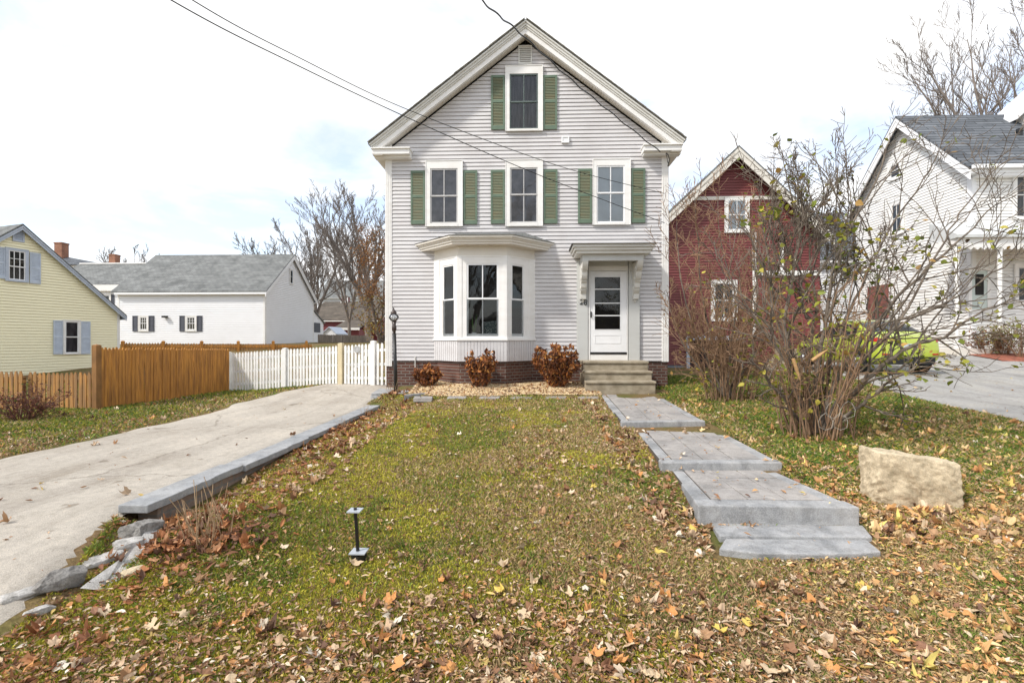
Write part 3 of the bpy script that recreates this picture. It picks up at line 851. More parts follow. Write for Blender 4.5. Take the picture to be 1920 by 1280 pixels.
# canopy
YC = D - 0.85
ca, cbx = atY(1078.5, 470, YC).x, atY(1226, 470, YC).x
cz0, cz1 = atY(1150, 473, YC).z, atY(1150, 456.5, YC).z
can = MB()
for ins, a, b in ((0.10, cz0, cz0 + 0.07), (0.055, cz0 + 0.07, cz0 + 0.135), (0.02, cz0 + 0.135, cz1)):
    can.box(ca + ins - 0.06, cbx - ins + 0.06, YC + ins, D, a, b)
cano = can.build('canopy', m_trim, house)
cr = MB(); o_ = 0.02
x0, x1, y0 = ca - 0.06 - o_, cbx + 0.06 + o_, YC - o_
cr.add([(x0, y0, cz1), (x1, y0, cz1), (x1, D, cz1), (x0, D, cz1), (x0, y0, cz1 + 0.012), (x1, y0, cz1 + 0.012), (x1 - 0.2, D, cz1 + 0.12), (x0 + 0.2, D, cz1 + 0.12)],
       [(0, 3, 2, 1), (4, 5, 6, 7), (0, 1, 5, 4), (1, 2, 6, 5), (3, 0, 4, 7)])
cr.build('canopy_roof', m_shingle, cano)
fz_ = MB(); bl_, br_ = atY(1092, 480, YC + 0.22).x, atY(1206.5, 480, YC + 0.22).x
zf0 = atY(1150, 488.5, YC + 0.22).z
fz_.box(bl_, br_, YC + 0.2, YC + 0.3, zf0, cz0); fz_.box(bl_, bl_ + 0.09, YC + 0.3, D - 0.06, zf0, cz0); fz_.box(br_ - 0.09, br_, YC + 0.3, D - 0.06, zf0, cz0)
fz_.box(bl_ + 0.09, br_ - 0.09, YC + 0.3, D, cz0 - 0.02, cz0)
fz_.build('frieze', m_surround, cano)
# scrolled brackets
ztopb, zbotb = zf0, fz(562)
dep = D - 0.06 - (YC + 0.24)
for xa in (bl_ + 0.005, br_ - 0.135):
    b = MB(); prof = []
    hgt = ztopb - zbotb
    steps = [(0.0, 1.0), (0.0, 1.0)]
    n = 60
    for i in range(n + 1):
        t = i / n                                    # 0 top .. 1 bottom
        d = dep * (1 - t) ** 1.25 * 0.93 + 0.085
        d += 0.035 * abs(math.sin(t * math.pi * 3.5)) - (0.03 if (t * 4.2) % 1 < 0.12 and 0.05 < t < 0.95 else 0)
        prof.append((d, ztopb - t * hgt))
    for i in range(n):
        (d0_, za), (d1_, zb_) = prof[i], prof[i + 1]
        b.add([(xa, D - 0.06, za), (xa + 0.13, D - 0.06, za), (xa + 0.13, D - 0.06 - d0_, za), (xa, D - 0.06 - d0_, za),
               (xa, D - 0.06, zb_), (xa + 0.13, D - 0.06, zb_), (xa + 0.13, D - 0.06 - d1_, zb_), (xa, D - 0.06 - d1_, zb_)],
              [(3, 2, 6, 7), (0, 3, 7, 4), (2, 1, 5, 6)])
    (d1_, zb_) = prof[-1]
    b.quad((xa, D - 0.06, zb_), (xa, D - 0.06 - d1_, zb_), (xa + 0.13, D - 0.06 - d1_, zb_), (xa + 0.13, D - 0.06, zb_))
    for t in (0.16, 0.42, 0.7):                       # rosettes and grooves on the flanks
        dd = dep * (1 - t) ** 1.25 * 0.93 * 0.7 + 0.06
        b.lathe([(0.05, -0.012), (0.035, 0.142), (0.0, 0.15)], (xa, D - 0.06 - dd, ztopb - t * hgt), 10, 'x')
    b.lathe([(0.02, 0), (0.035, -0.03), (0.03, -0.05), (0.01, -0.08)][::-1], (xa + 0.065, D - 0.10, zbotb), 10)
    b.build('bracket', m_trim, house)
# house number
fc = bpy.data.curves.new('house_number', 'FONT'); fc.body = '28'; fc.size = 0.185; fc.extrude = 0.006; fc.space_character = 1.05
tmp = bpy.data.objects.new('tmp_number', fc); COL.objects.link(tmp)
dg = bpy.context.evaluated_depsgraph_get(); me = bpy.data.meshes.new_from_object(tmp.evaluated_get(dg))
bpy.data.objects.remove(tmp)
me.materials.clear(); me.materials.append(m_black)
hn = bpy.data.objects.new('house_number', me); COL.objects.link(hn); hn.parent = house
hn.rotation_euler = (math.pi / 2, math.radians(8), 0)
hn.location = Vector((fx(1085.6, 567), D - 0.088, fz(571))) - house.location

# ------------------------------------------------------------------ concrete front steps
st = MB()
xs0 = [atY(1092.5, 680, 11.16).x, atY(1095, 698, 10.88).x, atY(1097.5, 718, 10.6).x]
xs1 = [atY(1217, 680, 11.16).x, atY(1224, 698, 10.88).x, atY(1231, 718, 10.6).x]
zs = [atY(1150, 677, 11.16).z, atY(1150, 695.5, 10.88).z, atY(1150, 714.5, 10.6).z]
ys = [11.16, 10.88, 10.6]
for i in range(3):
    zlow = -0.15 if i == 2 else zs[i + 1] - 0.02
    yend = D - 0.065 if i == 0 else ys[i - 1] + 0.05
    st.box(xs0[i] + 0.012, xs1[i] - 0.012, ys[i] + 0.03, yend, zlow, zs[i] - 0.055)
    st.box(xs0[i], xs1[i], ys[i], yend, zs[i] - 0.055, zs[i])
st.box(xs0[0] + 0.012, xs1[0] - 0.012, ys[0] + 0.03, D - 0.065, -0.15, zs[0] - 0.3)
st.box(xs0[1] + 0.012, xs1[1] - 0.012, ys[1] + 0.08, ys[0] + 0.2, -0.15, zs[1] - 0.25)
tag(st.build('concrete_steps', m_concrete, None, False, 0.014), 'three weathered tan concrete steps up to the white front door', 'steps')

# ------------------------------------------------------------------ neighbouring houses
def gable_block(root, fr, w, L, zb, ze, zr, m_wall, m_roof, m_tr, expo=0.12, oh=0.25, ohe=0.25, uc=None, trim=0.2, thick=0.05, eave_trim=True, ze2=None, boards=True):
    """fr: gable wall frame, u 0..w, the house reaching back to d=-L"""
    uc = w / 2 if uc is None else uc
    ze2 = ze if ze2 is None else ze2
    def lim(z):
        a = 0 if z <= ze else uc * (z - ze) / (zr - ze)
        b = w if z <= ze2 else w - (w - uc) * (z - ze2) / (zr - ze2)
        return (a, b)
    mb = clapboard(fr, zb, zr - 0.03, lim, expo, 0.024, 0.002, expo * 0.07)
    f0 = Frame(fr(0, -L, 0), (fr.N.x, fr.N.y)); f1 = Frame(fr(w, 0, 0), (-fr.N.x, -fr.N.y))
    for f, z_ in ((f0, ze), (f1, ze2)):
        c = clapboard(f, zb, z_, lambda z: (0, L), expo, 0.024, 0.002, expo * 0.07); mb.add(c.v, c.f)
    mb.poly([fr(w, -L, zb), fr(0, -L, zb), fr(0, -L, ze), fr(uc, -L, zr), fr(w, -L, ze2)])
    wall = mb.build('wall', m_wall, root)
    out = []
    for s in (0, 1):
        z_ = ze if s == 0 else ze2
        uw = 0 if s == 0 else w
        sl = (zr - z_) / abs(uw - uc)
        ue = uw + (-ohe if s == 0 else ohe); zee = z_ - ohe * sl
        up = thick * math.sqrt(1 + sl * sl)
        pts = [(uc, zr), (ue, zee), (ue, zee + up), (uc, zr + up)]
        r = MB(); r.fprism(fr, pts if s == 1 else pts, -L - oh, oh); out.append(r.build('roof', m_roof, root))
        t = MB()
        dn = trim * math.sqrt(1 + sl * sl)
        tp = [(uc, zr - dn), (ue, zee - dn), (ue, zee - 0.004), (uc, zr - 0.004)]
        t.fprism(fr, tp, oh - 0.06, oh - 0.012)
        t.fprism(fr, [(uc, zr - dn * 0.35), (ue, zee - dn * 0.35), (ue, zee - 0.004), (uc, zr - 0.004)], oh - 0.012, oh + 0.012)
        t.build('rake_board', m_tr, root)
        if eave_trim:
            e = MB(); a, b = min(ue, uw), max(ue, uw)
            e.fprism(fr, [(a, zee - 0.13), (b, zee - 0.13), (b, zee - 0.10), (a, zee - 0.10)], -L, oh - 0.06)
            e.fprism(fr, [(ue - 0.02 if s else ue, zee - 0.10), (ue if s else ue + 0.02, zee - 0.10), (ue if s else ue + 0.02, zee - 0.003), (ue - 0.02 if s else ue, zee - 0.003)], -L, oh - 0.06)
            e.build('eave', m_tr, root)
    return wall, f0, f1
def corner_boards(root, fr, w, zb, z0, z1, m, cw=0.13):
    for a, b, z in ((0.0, cw, z0), (w - cw, w, z1)):
        if z: 
            mb = MB(); mb.fbox(fr, a, b, 0.0, 0.025, zb, z); mb.build('corner_board', m, root)
def simple_window(root, fr, px, sash_m, back, cw=0.09, nv=1, nh=0, gl=None, case=None, mid=0.5, d0=0.028):
    u0, u1, z0, z1 = fr.rect(*px)
    return sash_window(fr, (u0, u1, z0, z1), (u0 + cw, u1 - cw, z0 + cw, z1 - cw), z0 + (z1 - z0) * mid, root, case or m_white, sash_m, back, nv=nv, nh=nh, d0=d0, dcase=d0 + 0.05, m_gl=gl)

# yellow house, its gable end turned towards the drive
m_yellow = siding_mat('pale_yellow_siding', (0.93, 0.87, 0.62), (0.75, 0.68, 0.46), 0.3)
m_bluetrim = mat('pale_blue_grey_paint', (0.47, 0.52, 0.61), 0.6, 0.12, 5)
m_blueshut = mat('pale_blue_shutter', (0.50, 0.56, 0.65), 0.6, 0.12, 5)
ang = math.radians(16.97)
yu = (math.sin(ang), math.cos(ang))
yc = atY(224, 600, 20.3)
p0 = Vector((yc.x - yu[0] * 12.0, yc.y - yu[1] * 12.0, 0))
YF_ = Frame(p0, yu)
uC, zP = at_plane(37, 421, YF_); zE = at_plane(226, 587, YF_)[1]
w_y = 12.0
u_left = uC - (w_y - uC) * 0.9
YF_ = Frame(YF_(u_left, 0, 0), yu); w_y -= u_left; uC -= u_left
zyb = at_plane(130, 701, YF_)[1]
yh = thing('house', YF_(w_y / 2, 0, zyb - 0.5), 'pale yellow clapboard house with pale blue shutters, behind the brown fence', 'house')
sl_ = (zP - zE) / (w_y - uC)
gable_block(yh, YF_, w_y, 8.5, zyb, zP - sl_ * uC, zP - 0.05, m_yellow, m_shingle, m_bluetrim, 0.105, 0.2, 0.18, uC, 0.12, 0.05, ze2=zE)
corner_boards(yh, YF_, w_y, zyb, 0, zE - 0.02, m_white, 0.1)
fb = MB(); fb.fbox(YF_, 0.02, w_y - 0.02, -8.4, -0.02, zyb - 1.2, zyb); fb.build('foundation', mat('grey_foundation', (0.40, 0.41, 0.42), 0.9, 0.2, 3), yh)
simple_window(yh, YF_, (117.5, 600.5, 148.5, 664), m_vinyl, m_curtain, 0.05, 0, 0)
simple_window(yh, YF_, (9.5, 467, 50.5, 528.5), m_vinyl, m_dark, 0.07, 2, 1, None, m_bluetrim, 0.45)
for a, b, c, d in ((98.8, 600.5, 116, 664), (150.5, 602.5, 168, 663.5), (54.5, 474, 75, 532), (-12, 463, 8.5, 522)):
    u0, u1, z0, z1 = YF_.rect(a, b, c, d)
    shutter(YF_, u0, u1, z0, z1, yh, m_blueshut, m_blueshut, 0.5, 0.028, 0.05)
u0, u1, z0, z1 = YF_.rect(24.5, 433, 43, 452)
v = MB(); v.fbox(YF_, u0, u1, 0, 0.02, z0, z1); v.frame(YF_, u0 - 0.03, u1 + 0.03, z0 - 0.03, z1 + 0.03, 0.05, 0, 0.05)
for i in range(7):
    q = z0 + 0.02 + i * (z1 - z0 - 0.04) / 7
    v.add([YF_(u0, 0.045, q), YF_(u1, 0.045, q), YF_(u1, 0.02, q + 0.05), YF_(u0, 0.02, q + 0.05)], [(0, 1, 2, 3)])
v.build('gable_vent', m_bluetrim, yh)

# white barn-like house with a grey roof
WX0, WX1, WY0 = atY(212, 600, 30).x + 0.3, atY(497, 600, 30).x, 30.0
zwb, zwe = 0.9, atY(400, 543, 30).z
zwr = atY(549, 478.5, 33.4).z
wb = thing('house', ((WX0 + WX1) / 2, WY0, zwb), 'long low white house with a sagging grey shingle roof and two tiny dark shuttered windows', 'house')
WG = Frame((WX1, WY0), (0, 1)); ww = 6.9
m_wsid = siding_mat('white_clapboard', (0.84, 0.84, 0.85), (0.66, 0.65, 0.63), 0.3)
wall_, wf0, wf1 = gable_block(wb, WG, ww, WX1 - WX0, zwb, zwe + 0.03, zwr, m_wsid, m_shingle_l, m_wsid, 0.12, 0.22, 0.28, None, 0.22, 0.06)
corner_boards(wb, WG, ww, zwb, zwe, zwe, m_white, 0.12)
WFR = wf0
corner_boards(wb, WFR, WX1 - WX0, zwb, zwe - 0.15, zwe - 0.15, m_white, 0.12)
m_navy = mat('dark_slate_shutter', (0.06, 0.065, 0.085), 0.6, 0.2, 6)
for a, b, c, d in ((261, 592, 279.5, 621), (349, 592, 369.5, 621)):
    simple_window(wb, WFR, (a, b, c, d), m_vinyl, m_dark, 0.10, 2, 1)
    for e, f in ((a - 11.5, a - 1.5), (c + 1, c + 10)):
        u0, u1, z0, z1 = WFR.rect(e, b, f, d); s = MB(); s.frame(WFR, u0, u1, z0, z1, 0.06, 0.018, 0.06); s.fbox(WFR, u0, u1, 0.018, 0.034, z0 + 0.02, z1 - 0.02)
        for i in range(12): 
            q = z0 + 0.06 + i * (z1 - z0 - 0.12) / 12
            s.add([WFR(u0 + 0.06, 0.055, q), WFR(u1 - 0.06, 0.055, q), WFR(u1 - 0.06, 0.036, q + 0.08), WFR(u0 + 0.06, 0.036, q + 0.08)], [(0, 1, 2, 3)])
        s.build('shutter', m_navy, wb)
u, z = at_plane(312, 594, WFR)
v = MB(); v.fbox(WFR, u - 0.09, u + 0.09, 0, 0.1, z - 0.06, z + 0.07); v.fbox(WFR, u - 0.14, u + 0.14, 0.1, 0.24, z - 0.05, z + 0.06); v.build('floodlight', m_black, wb)
simple_window(wb, WG, (542, 505, 548.5, 533), m_bluetrim, m_dark, 0.07, 0)
ln = MB()                                            # lean-to at the back
yl0, yl1 = WY0 + ww, WY0 + ww + 1.9
z0_, z1_ = atY(586, 582, yl0).z, atY(604, 605, yl1).z
LF = Frame((WX1 - 0.05, yl0), (0, 1))
lt = clapboard(LF, zwb, z0_, lambda z: (0, 1.9 if z <= z1_ else 1.9 * (z0_ - z) / (z0_ - z1_)), 0.12, 0.016)
lt.build('lean_to', m_wsid, wb)
lr = MB(); lr.fprism(LF, [(0, z0_), (2.05, z1_ - 0.08), (2.05, z1_), (0, z0_ + 0.08)], -6, 0.1); lr.build('lean_to_roof', m_shingle_l, wb)
u0, u1, z0, z1 = LF.rect(588.5, 605, 600, 623); v = MB(); v.fbox(LF, max(0.15, u0), min(1.75, u1), 0.0, 0.03, z0, z1); v.build('dark_hatch', m_navy, wb)
fb = MB(); fb.box(WX0 + 0.05, WX1 - 0.03, WY0 + 0.03, WY0 + ww + 1.8, -0.6, zwb); fb.build('foundation', m_dark, wb)

# the long house behind it with brick chimneys
hb = thing('house', (atY(180, 600, 44).x, 44, 0.5), 'white house with pale grey roof and brick chimney, half hidden behind the yellow gable', 'house')
HX0, HX1 = atY(95, 600, 44).x, atY(330, 600, 44).x
HG = Frame((HX1, 44), (0, 1))
ze_ = atY(200, 531, 44).z; zr_ = atY(200, 497, 47).z
_, hf0, _ = gable_block(hb, HG, 6.0, HX1 - HX0, 0.4, ze_, zr_, m_wsid, m_shingle_l, m_wsid, 0.14, 0.2, 0.3, None, 0.2, 0.08)
e = MB(); e.fbox(hf0, 0, HX1 - HX0, 0.31, 0.35, ze_ - 0.75, ze_ - 0.18); e.fbox(hf0, 0, HX1 - HX0, 0.0, 0.31, ze_ - 0.75, ze_ - 0.6); e.build('fascia', m_white, hb)
rc = MB(); rc.box(HX0, HX1, 46.9, 47.1, zr_ + 0.1, zr_ + 0.22); rc.build('ridge_cap', m_white, hb)
simple_window(hb, hf0, (195, 551, 209, 582), m_vinyl, m_dark, 0.15, 0)
u0, u1, z0, z1 = hf0.rect(208.5, 552, 215, 583); v = MB(); v.frame(hf0, u0, u1, z0, z1, 0.06, 0.02, 0.06); v.fbox(hf0, u0 + 0.06, u1 - 0.06, 0.02, 0.045, z0 + 0.06, z1 - 0.06); v.build('shutter', m_navy, hb)
def chimney(root, px0, px1, py0, py1, Y):
    a, b = atY(px0, py0, Y), atY(px1, py1, Y); w = b.x - a.x
    m = MB(); m.box(a.x, b.x, Y, Y + w, b.z, a.z - w * 0.18); m.box(a.x - w * 0.05, b.x + w * 0.05, Y - w * 0.05, Y + w * 1.05, a.z - w * 0.18, a.z)
    m.box(a.x + w * 0.2, b.x - w * 0.2, Y + w * 0.2, Y + w * 0.8, a.z, a.z + w * 0.06)
    m.build('chimney', m_brick_ch, root)
chimney(hb, 204, 215.5, 476.5, 502, 47)
h3 = thing('house', (atY(120, 600, 56).x, 56, 0.5), 'dark hipped roof with orange brick chimney rising behind the yellow gable', 'house')
m_ = MB(); a, b, c = atY(-40, 497, 56), atY(196, 496, 56), atY(96, 476, 60)
d_ = 9.0
m_.add([(a.x, 56, a.z), (b.x, 56, b.z), (b.x, 56 + d_, b.z), (a.x, 56 + d_, a.z), (a.x + 3, 60.5, c.z), (c.x, 60.5, c.z)],
       [(0, 1, 5, 4), (1, 2, 5), (2, 3, 4, 5), (3, 0, 4), (3, 2, 1, 0)])
m_.build('roof', m_shingle_d, h3)
m_ = MB(); m_.box(a.x + 0.4, b.x - 0.4, 56.4, 56 + d_ - 0.4, 0.3, a.z); m_.build('wall', m_wsid, h3)
chimney(h3, 101.5, 115.5, 454, 485, 58.5)

# red barn far behind, cupola
m_barnred = siding_mat('barn_red', (0.20, 0.045, 0.048), (0.16, 0.035, 0.035), 0.5)
m_brownroof = brick_mat('brown_shingles', (0.125, 0.105, 0.085), (0.175, 0.145, 0.115), (0.07, 0.06, 0.05), 0.5, 0.2, 'xy', 0.9, 0.01, 0.3)
BY = 58.0
rb = thing('barn', (atY(650, 640, BY).x, BY, 0.6), 'far red barn with a brown roof and a small red cupola', 'barn')
x0, x1 = atY(584, 600, BY).x, atY(712, 600, BY).x
BG = Frame((x1, BY), (0, 1))
gable_block(rb, BG, 9.0, x1 - x0, 0.5, atY(640, 598, BY).z, atY(640, 567, BY + 4.5).z, m_barnred, m_brownroof, m_white, 0.2, 0.3, 0.35, None, 0.2, 0.1)
Y2 = BY - 4
xa, xb_ = atY(627, 630, Y2).x, atY(676, 630, Y2).x
sh = MB(); za, zc = atY(640, 601, BY).z, atY(640, 617, Y2).z
sh.add([(xa, Y2 - 0.3, zc), (xb_, Y2 - 0.3, zc), (xb_, BY - 0.05, za), (xa, BY - 0.05, za), (xa, Y2 - 0.3, zc + 0.15), (xb_, Y2 - 0.3, zc + 0.15), (xb_, BY - 0.05, za + 0.15), (xa, BY - 0.05, za + 0.15)],
       [(0, 3, 2, 1), (4, 5, 6, 7), (0, 1, 5, 4), (1, 2, 6, 5), (3, 0, 4, 7)])
sh.build('shed_roof', m_brownroof, rb)
sh = MB(); sh.box(xa + 0.2, xb_ - 0.2, Y2, BY - 0.4, 0.5, zc); sh.build('shed_wall', m_barnred, rb)
sh = MB(); sh.box(xa, xb_, Y2 - 0.34, Y2 - 0.3, zc - 0.1, zc + 0.16); sh.build('shed_fascia', m_white, rb)
cu_ = MB(); a, b = atY(641, 557, BY + 4.5), atY(653.5, 572, BY + 4.5)
cu_.box(a.x, b.x, BY + 4.2, BY + 5.0, b.z - 0.4, a.z); cuo = cu_.build('cupola', m_barnred, rb)
q = MB(); w_ = b.x - a.x
q.box(a.x - 0.04, a.x + 0.08, BY + 4.15, BY + 4.2, b.z - 0.2, a.z); q.box(b.x - 0.08, b.x + 0.04, BY + 4.15, BY + 4.2, b.z - 0.2, a.z)
q.frame(Frame((0, BY + 4.2), (1, 0)), a.x + w_ * 0.3, b.x - w_ * 0.3, b.z + 0.25, a.z - 0.1, 0.08, 0.0, 0.06); q.build('trim', m_white, cuo)
q = MB(); c = ((a.x + b.x) / 2, BY + 4.6)
q.add([(a.x - 0.1, BY + 4.1, a.z), (b.x + 0.1, BY + 4.1, a.z), (b.x + 0.1, BY + 5.1, a.z), (a.x - 0.1, BY + 5.1, a.z), (c[0], c[1], a.z + 0.3)], [(0, 1, 4), (1, 2, 4), (2, 3, 4), (3, 0, 4), (3, 2, 1, 0)])
q.build('cupola_roof', m_brownroof, cuo)
wsd = thing('shed', (atY(617, 630, 42).x, 42, 0.9), 'small white shed with pale roof in front of the far red barn', 'shed')
a, b = atY(603, 626, 42), atY(632, 614, 42)
SG = Frame((a.x, 42), (1, 0)); w_ = b.x - a.x
s_ = MB(); s_.fprism(SG, [(0.1, 0.6), (w_ - 0.1, 0.6), (w_ - 0.1, a.z), (w_ / 2, b.z), (0.1, a.z)], -2.5, 0); s_.build('wall', m_wsid, wsd)
for s in (0, 1):
    s_ = MB(); e_ = 0 if s == 0 else w_
    s_.fprism(SG, [(w_ / 2, b.z), (e_, a.z - 0.05), (e_, a.z + 0.03), (w_ / 2, b.z + 0.09)], -2.6, 0.12); s_.build('roof', m_bluetrim, wsd)
# large pale building far off between the trees
m_palew = siding_mat('pale_far_wall', (0.55, 0.56, 0.56), (0.45, 0.46, 0.46), 0.4)
fbld = thing('building', (atY(640, 640, 95).x, 95, 1.0), 'long pale grey building far off behind the bare trees', 'building')
x0, x1 = atY(597, 600, 95).x, atY(735, 600, 95).x
PG = Frame((x1, 95), (0, 1))
gable_block(fbld, PG, 10, x1 - x0, 0.8, atY(640, 556, 95).z, atY(640, 527, 100).z, m_palew, m_shingle_l, m_palew, 0.3, 0.3, 0.4, None, 0.2, 0.1)

# red gable house to the right
m_red = siding_mat('dark_red_clapboard', (0.19, 0.05, 0.048), (0.12, 0.036, 0.03), 0.5)
RY = 19.0
xl_ = atY(1243, 500, RY).x; xr_ = atY(1537, 500, RY).x
RGF = Frame((xl_, RY), (1, 0)); wr = xr_ - xl_
pkr = atY(1386, 275, RY - 0.45)
uc_ = pkr.x - xl_
zel = atY(1251, 404, RY - 0.45).z; zrr = pkr.z - 0.02
rh = thing('house', (xl_ + wr / 2, RY, 0.1), 'dark red gable house with broad cream rake trim, beside the grey house', 'house')
slr = (zrr - zel) / (pkr.x - atY(1251, 404, RY - 0.45).x)
zl0 = zrr - slr * uc_; zl1 = zrr - slr * (wr - uc_)
gable_block(rh, RGF, wr, 9, 0.25, zl0, zrr, m_red, m_shingle, m_cream, 0.105, 0.45, 0.3, uc_, 0.27, 0.06, ze2=zl1)
b = MB()
za_ = fz(373) ; 
zband = at_plane(1400, 371.5, RGF)[1]
b.fbox(RGF, at_plane(1292, 370, RGF)[0], at_plane(1480, 370, RGF)[0], 0.0, 0.04, zband - 0.07, zband + 0.07)
b.build('belt_board', m_cream, rh)
for a_, c_, d_, e_ in ((1410.5, 1417, 436, 628), (1462, 1468, 447, 508)):
    u0, u1, z0, z1 = RGF.rect(a_, d_, c_, e_); b = MB(); b.fbox(RGF, u0, u1, 0.0, 0.05, z0, z1); b.build('corner_board', m_white, rh)
u0, u1, z0, z1 = RGF.rect(1418, 508, 1537, 517); b = MB(); b.fbox(RGF, u0, u1, 0.0, 0.10, z0, z1); b.build('porch_band', m_white, rh)
u0, u1, z0, z1 = RGF.rect(1418, 518, 1537, 630); b = MB(); b.fbox(RGF, u0, u1, 0.0, 0.04, z0, z1); b.build('porch_panel', m_barnred, rh)
simple_window(rh, RGF, (1358.5, 371, 1403, 437), m_vinyl, m_blind, 0.11, 1)['label'] = 'white window with pale curtains'
simple_window(rh, RGF, (1333, 526, 1380, 602), m_vinyl, m_dark, 0.11, 1)
b = MB()
u0, u1, z0, z1 = RGF.rect(1285, 630, 1393, 637); b.fbox(RGF, u0, u1, 0.0, 0.12, z0, z1)
for a_, c_ in ((1286, 1292), (1387, 1393)):
    v0, v1, y0_, y1_ = RGF.rect(a_, 637, c_, 700); b.fbox(RGF, v0, v1, 0, 0.10, y0_, y1_)
b.build('bulkhead_frame', m_bluetrim, rh)
v0, v1, y0_, y1_ = RGF.rect(1292, 637.5, 1387, 700); b = MB(); b.fbox(RGF, v0, v1, 0.0, 0.02, y0_, y1_); b.build('bulkhead_shade', m_dark, rh)  # near-black sheet paints the shaded inside of the opening
fb = MB(); fb.box(xl_ + 0.02, xr_ - 0.02, RY + 0.02, RY + 8.9, -0.5, 0.25); fb.build('foundation', mat('blue_grey_foundation', (0.25, 0.28, 0.32), 0.9, 0.2, 3), rh)
# stone side steps by the red house
ss = MB()
for i in range(4):
    a = atY(1434, 650, RY - 0.1).x + 0.12 * i; ss.box(a, a + 1.2 - 0.1 * i, RY - 1.2 + 0.27 * i, RY - 0.12, -0.2 + 0.0, 0.28 + 0.2 * i)
tag(ss.build('stone_steps', m_concrete, None, False, 0.01), 'grey stone steps beside the dark red house', 'steps')

# low grey-roofed garage between the red and the white house
gg = thing('garage', (atY(1600, 600, 27).x, 27, 0.3), 'low white wing with grey shingle roof between the red house and the white house', 'building')
x0, x1 = atY(1535, 560, 27).x, atY(1668, 560, 27).x
GGF = Frame((x0, 34), (0, -1))
gable_block(gg, GGF, 7, x1 - x0, 0.3, atY(1600, 480, 27).z, atY(1600, 402, 30.5).z, m_wsid, m_shingle_d, m_white, 0.13, 0.2, 0.3, None, 0.2, 0.06)

# big white house on the right
WX, WYN, WYF = 16.0, 18.0, 24.2
wh = thing('house', (20, 18, 0.9), 'tall white clapboard house with dark slate roof and porch, at the right edge', 'house')
WHG = Frame((WX, WYF), (0, -1)); wg = WYF - WYN
zeh = atY(1795, 306, 18).z; zrh = atY(1684, 222, 21.1).z
_, wh0, wh1 = gable_block(wh, WHG, wg, 8.0, 0.85, zeh, zrh, m_white, m_shingle_d, m_wsid, 0.115, 0.38, 0.34, None, 0.26, 0.07)
# eave side facing the street: its own frame, left to right
WHF = Frame((WX, WYN), (1, 0))
corner_boards(wh, WHG, wg, 0.85, zeh - 0.2, zeh - 0.2, m_wsid, 0.15)
corner_boards(wh, WHF, 8, 0.85, zeh - 0.2, 0, m_wsid, 0.15)
g = MB(); g.fbox(WHF, -0.3, 8, 0.34, 0.46, zeh - 0.33, zeh - 0.2); g.fbox(WHF, 0, 8, 0, 0.3, zeh - 0.55, zeh - 0.42); g.build('gutter', m_wsid, wh)
simple_window(wh, WHG, (1668, 303, 1693, 337), m_white, m_curtain, 0.12, 0)
simple_window(wh, WHG, (1671, 378, 1696, 441), m_white, m_curtain, 0.12, 1)
u0, u1, z0, z1 = WHG.rect(1632, 540, 1664, 597); b = MB(); b.fbox(WHG, u0, u1, 0, 0.05, z0, z1); b.frame(WHG, u0 - 0.1, u1 + 0.1, z0, z1 + 0.1, 0.1, 0, 0.07); b.build('side_door', mat('faded_red_door', (0.24, 0.09, 0.07), 0.7, 0.3, 3), wh)
simple_window(wh, WHF, (1898, 322, 1938, 412), m_sash_grey, m_curtain, 0.10, 1)
simple_window(wh, WHF, (1900, 496, 1940, 570), m_sash_grey, m_dark, 0.12, 1)
pr = MB(); ph0, ph1 = atY(1840, 440, 16.6).z, atY(1840, 418, 18).z
xa, xb_ = atY(1790, 440, 16.6).x, 24.0
pr.add([(xa, 16.5, ph0), (xb_, 16.5, ph0), (xb_, 18, ph1), (xa + 0.3, 18, ph1), (xa, 16.5, ph0 - 0.1), (xb_, 16.5, ph0 - 0.1), (xb_, 18, ph0 - 0.1), (xa + 0.3, 18, ph0 - 0.1)],
       [(0, 1, 2, 3), (4, 7, 6, 5), (0, 4, 5, 1), (1, 5, 6, 2), (2, 6, 7, 3), (3, 7, 4, 0)])
pr.build('porch_roof', mat('pale_metal_roof', (0.62, 0.63, 0.62), 0.5, 0.15, 2), wh)
b = MB(); b.box(xa + 0.1, xb_, 16.6, 16.72, ph0 - 0.42, ph0 - 0.1); b.box(xa + 0.1, xa + 0.22, 16.72, 18, ph0 - 0.42, ph0 - 0.1)
for i in range(24): 
    q = xa + 0.2 + i * 0.22; b.fprism(Frame((0, 16.6), (1, 0)), [(q, ph0 - 0.42), (q + 0.11, ph0 - 0.5), (q + 0.2, ph0 - 0.42)], -0.06, -0.005)
b.build('porch_frieze', m_white, wh)
for px in (1797, 1878):
    a = atY(px, 560, 16.66).x; b = MB(); b.lathe([(0.10, 0.0), (0.10, 0.25), (0.07, 0.3), (0.055, 1.2), (0.07, ph0 - 0.42 - 1.05), (0.10, ph0 - 0.42 - 0.95), (0.10, ph0 - 0.42 - 0.9)], (a, 16.72, 0.9), 12); b.build('porch_post', m_white, wh)
b = MB(); b.box(xa + 0.1, xb_, 16.55, 18, 0.3, 0.92); b.build('porch_floor', m_cream, wh)
u0, u1, z0, z1 = WHF.rect(1820, 508, 1849, 586); b = MB(); b.fbox(WHF, u0, u1, 0.0, 0.04, z0, z1)
do2 = b.build('porch_door', mat('pale_green_door', (0.55, 0.62, 0.58), 0.5, 0.1, 3), wh)
b = MB(); m0, m1 = u0 + 0.12, u1 - 0.12; zq = z0 + (z1 - z0) * 0.42
b.quad(WHF(m0, 0.047, zq), WHF(m1, 0.046, zq), WHF(m1, 0.046, z1 - 0.12), WHF(m0, 0.046, z1 - 0.12)); b.build('door_light', m_dark, do2)
b = MB(); b.frame(WHF, u0 - 0.12, u1 + 0.12, z0, z1 + 0.12, 0.12, 0, 0.06); b.build('door_casing', m_white, wh)
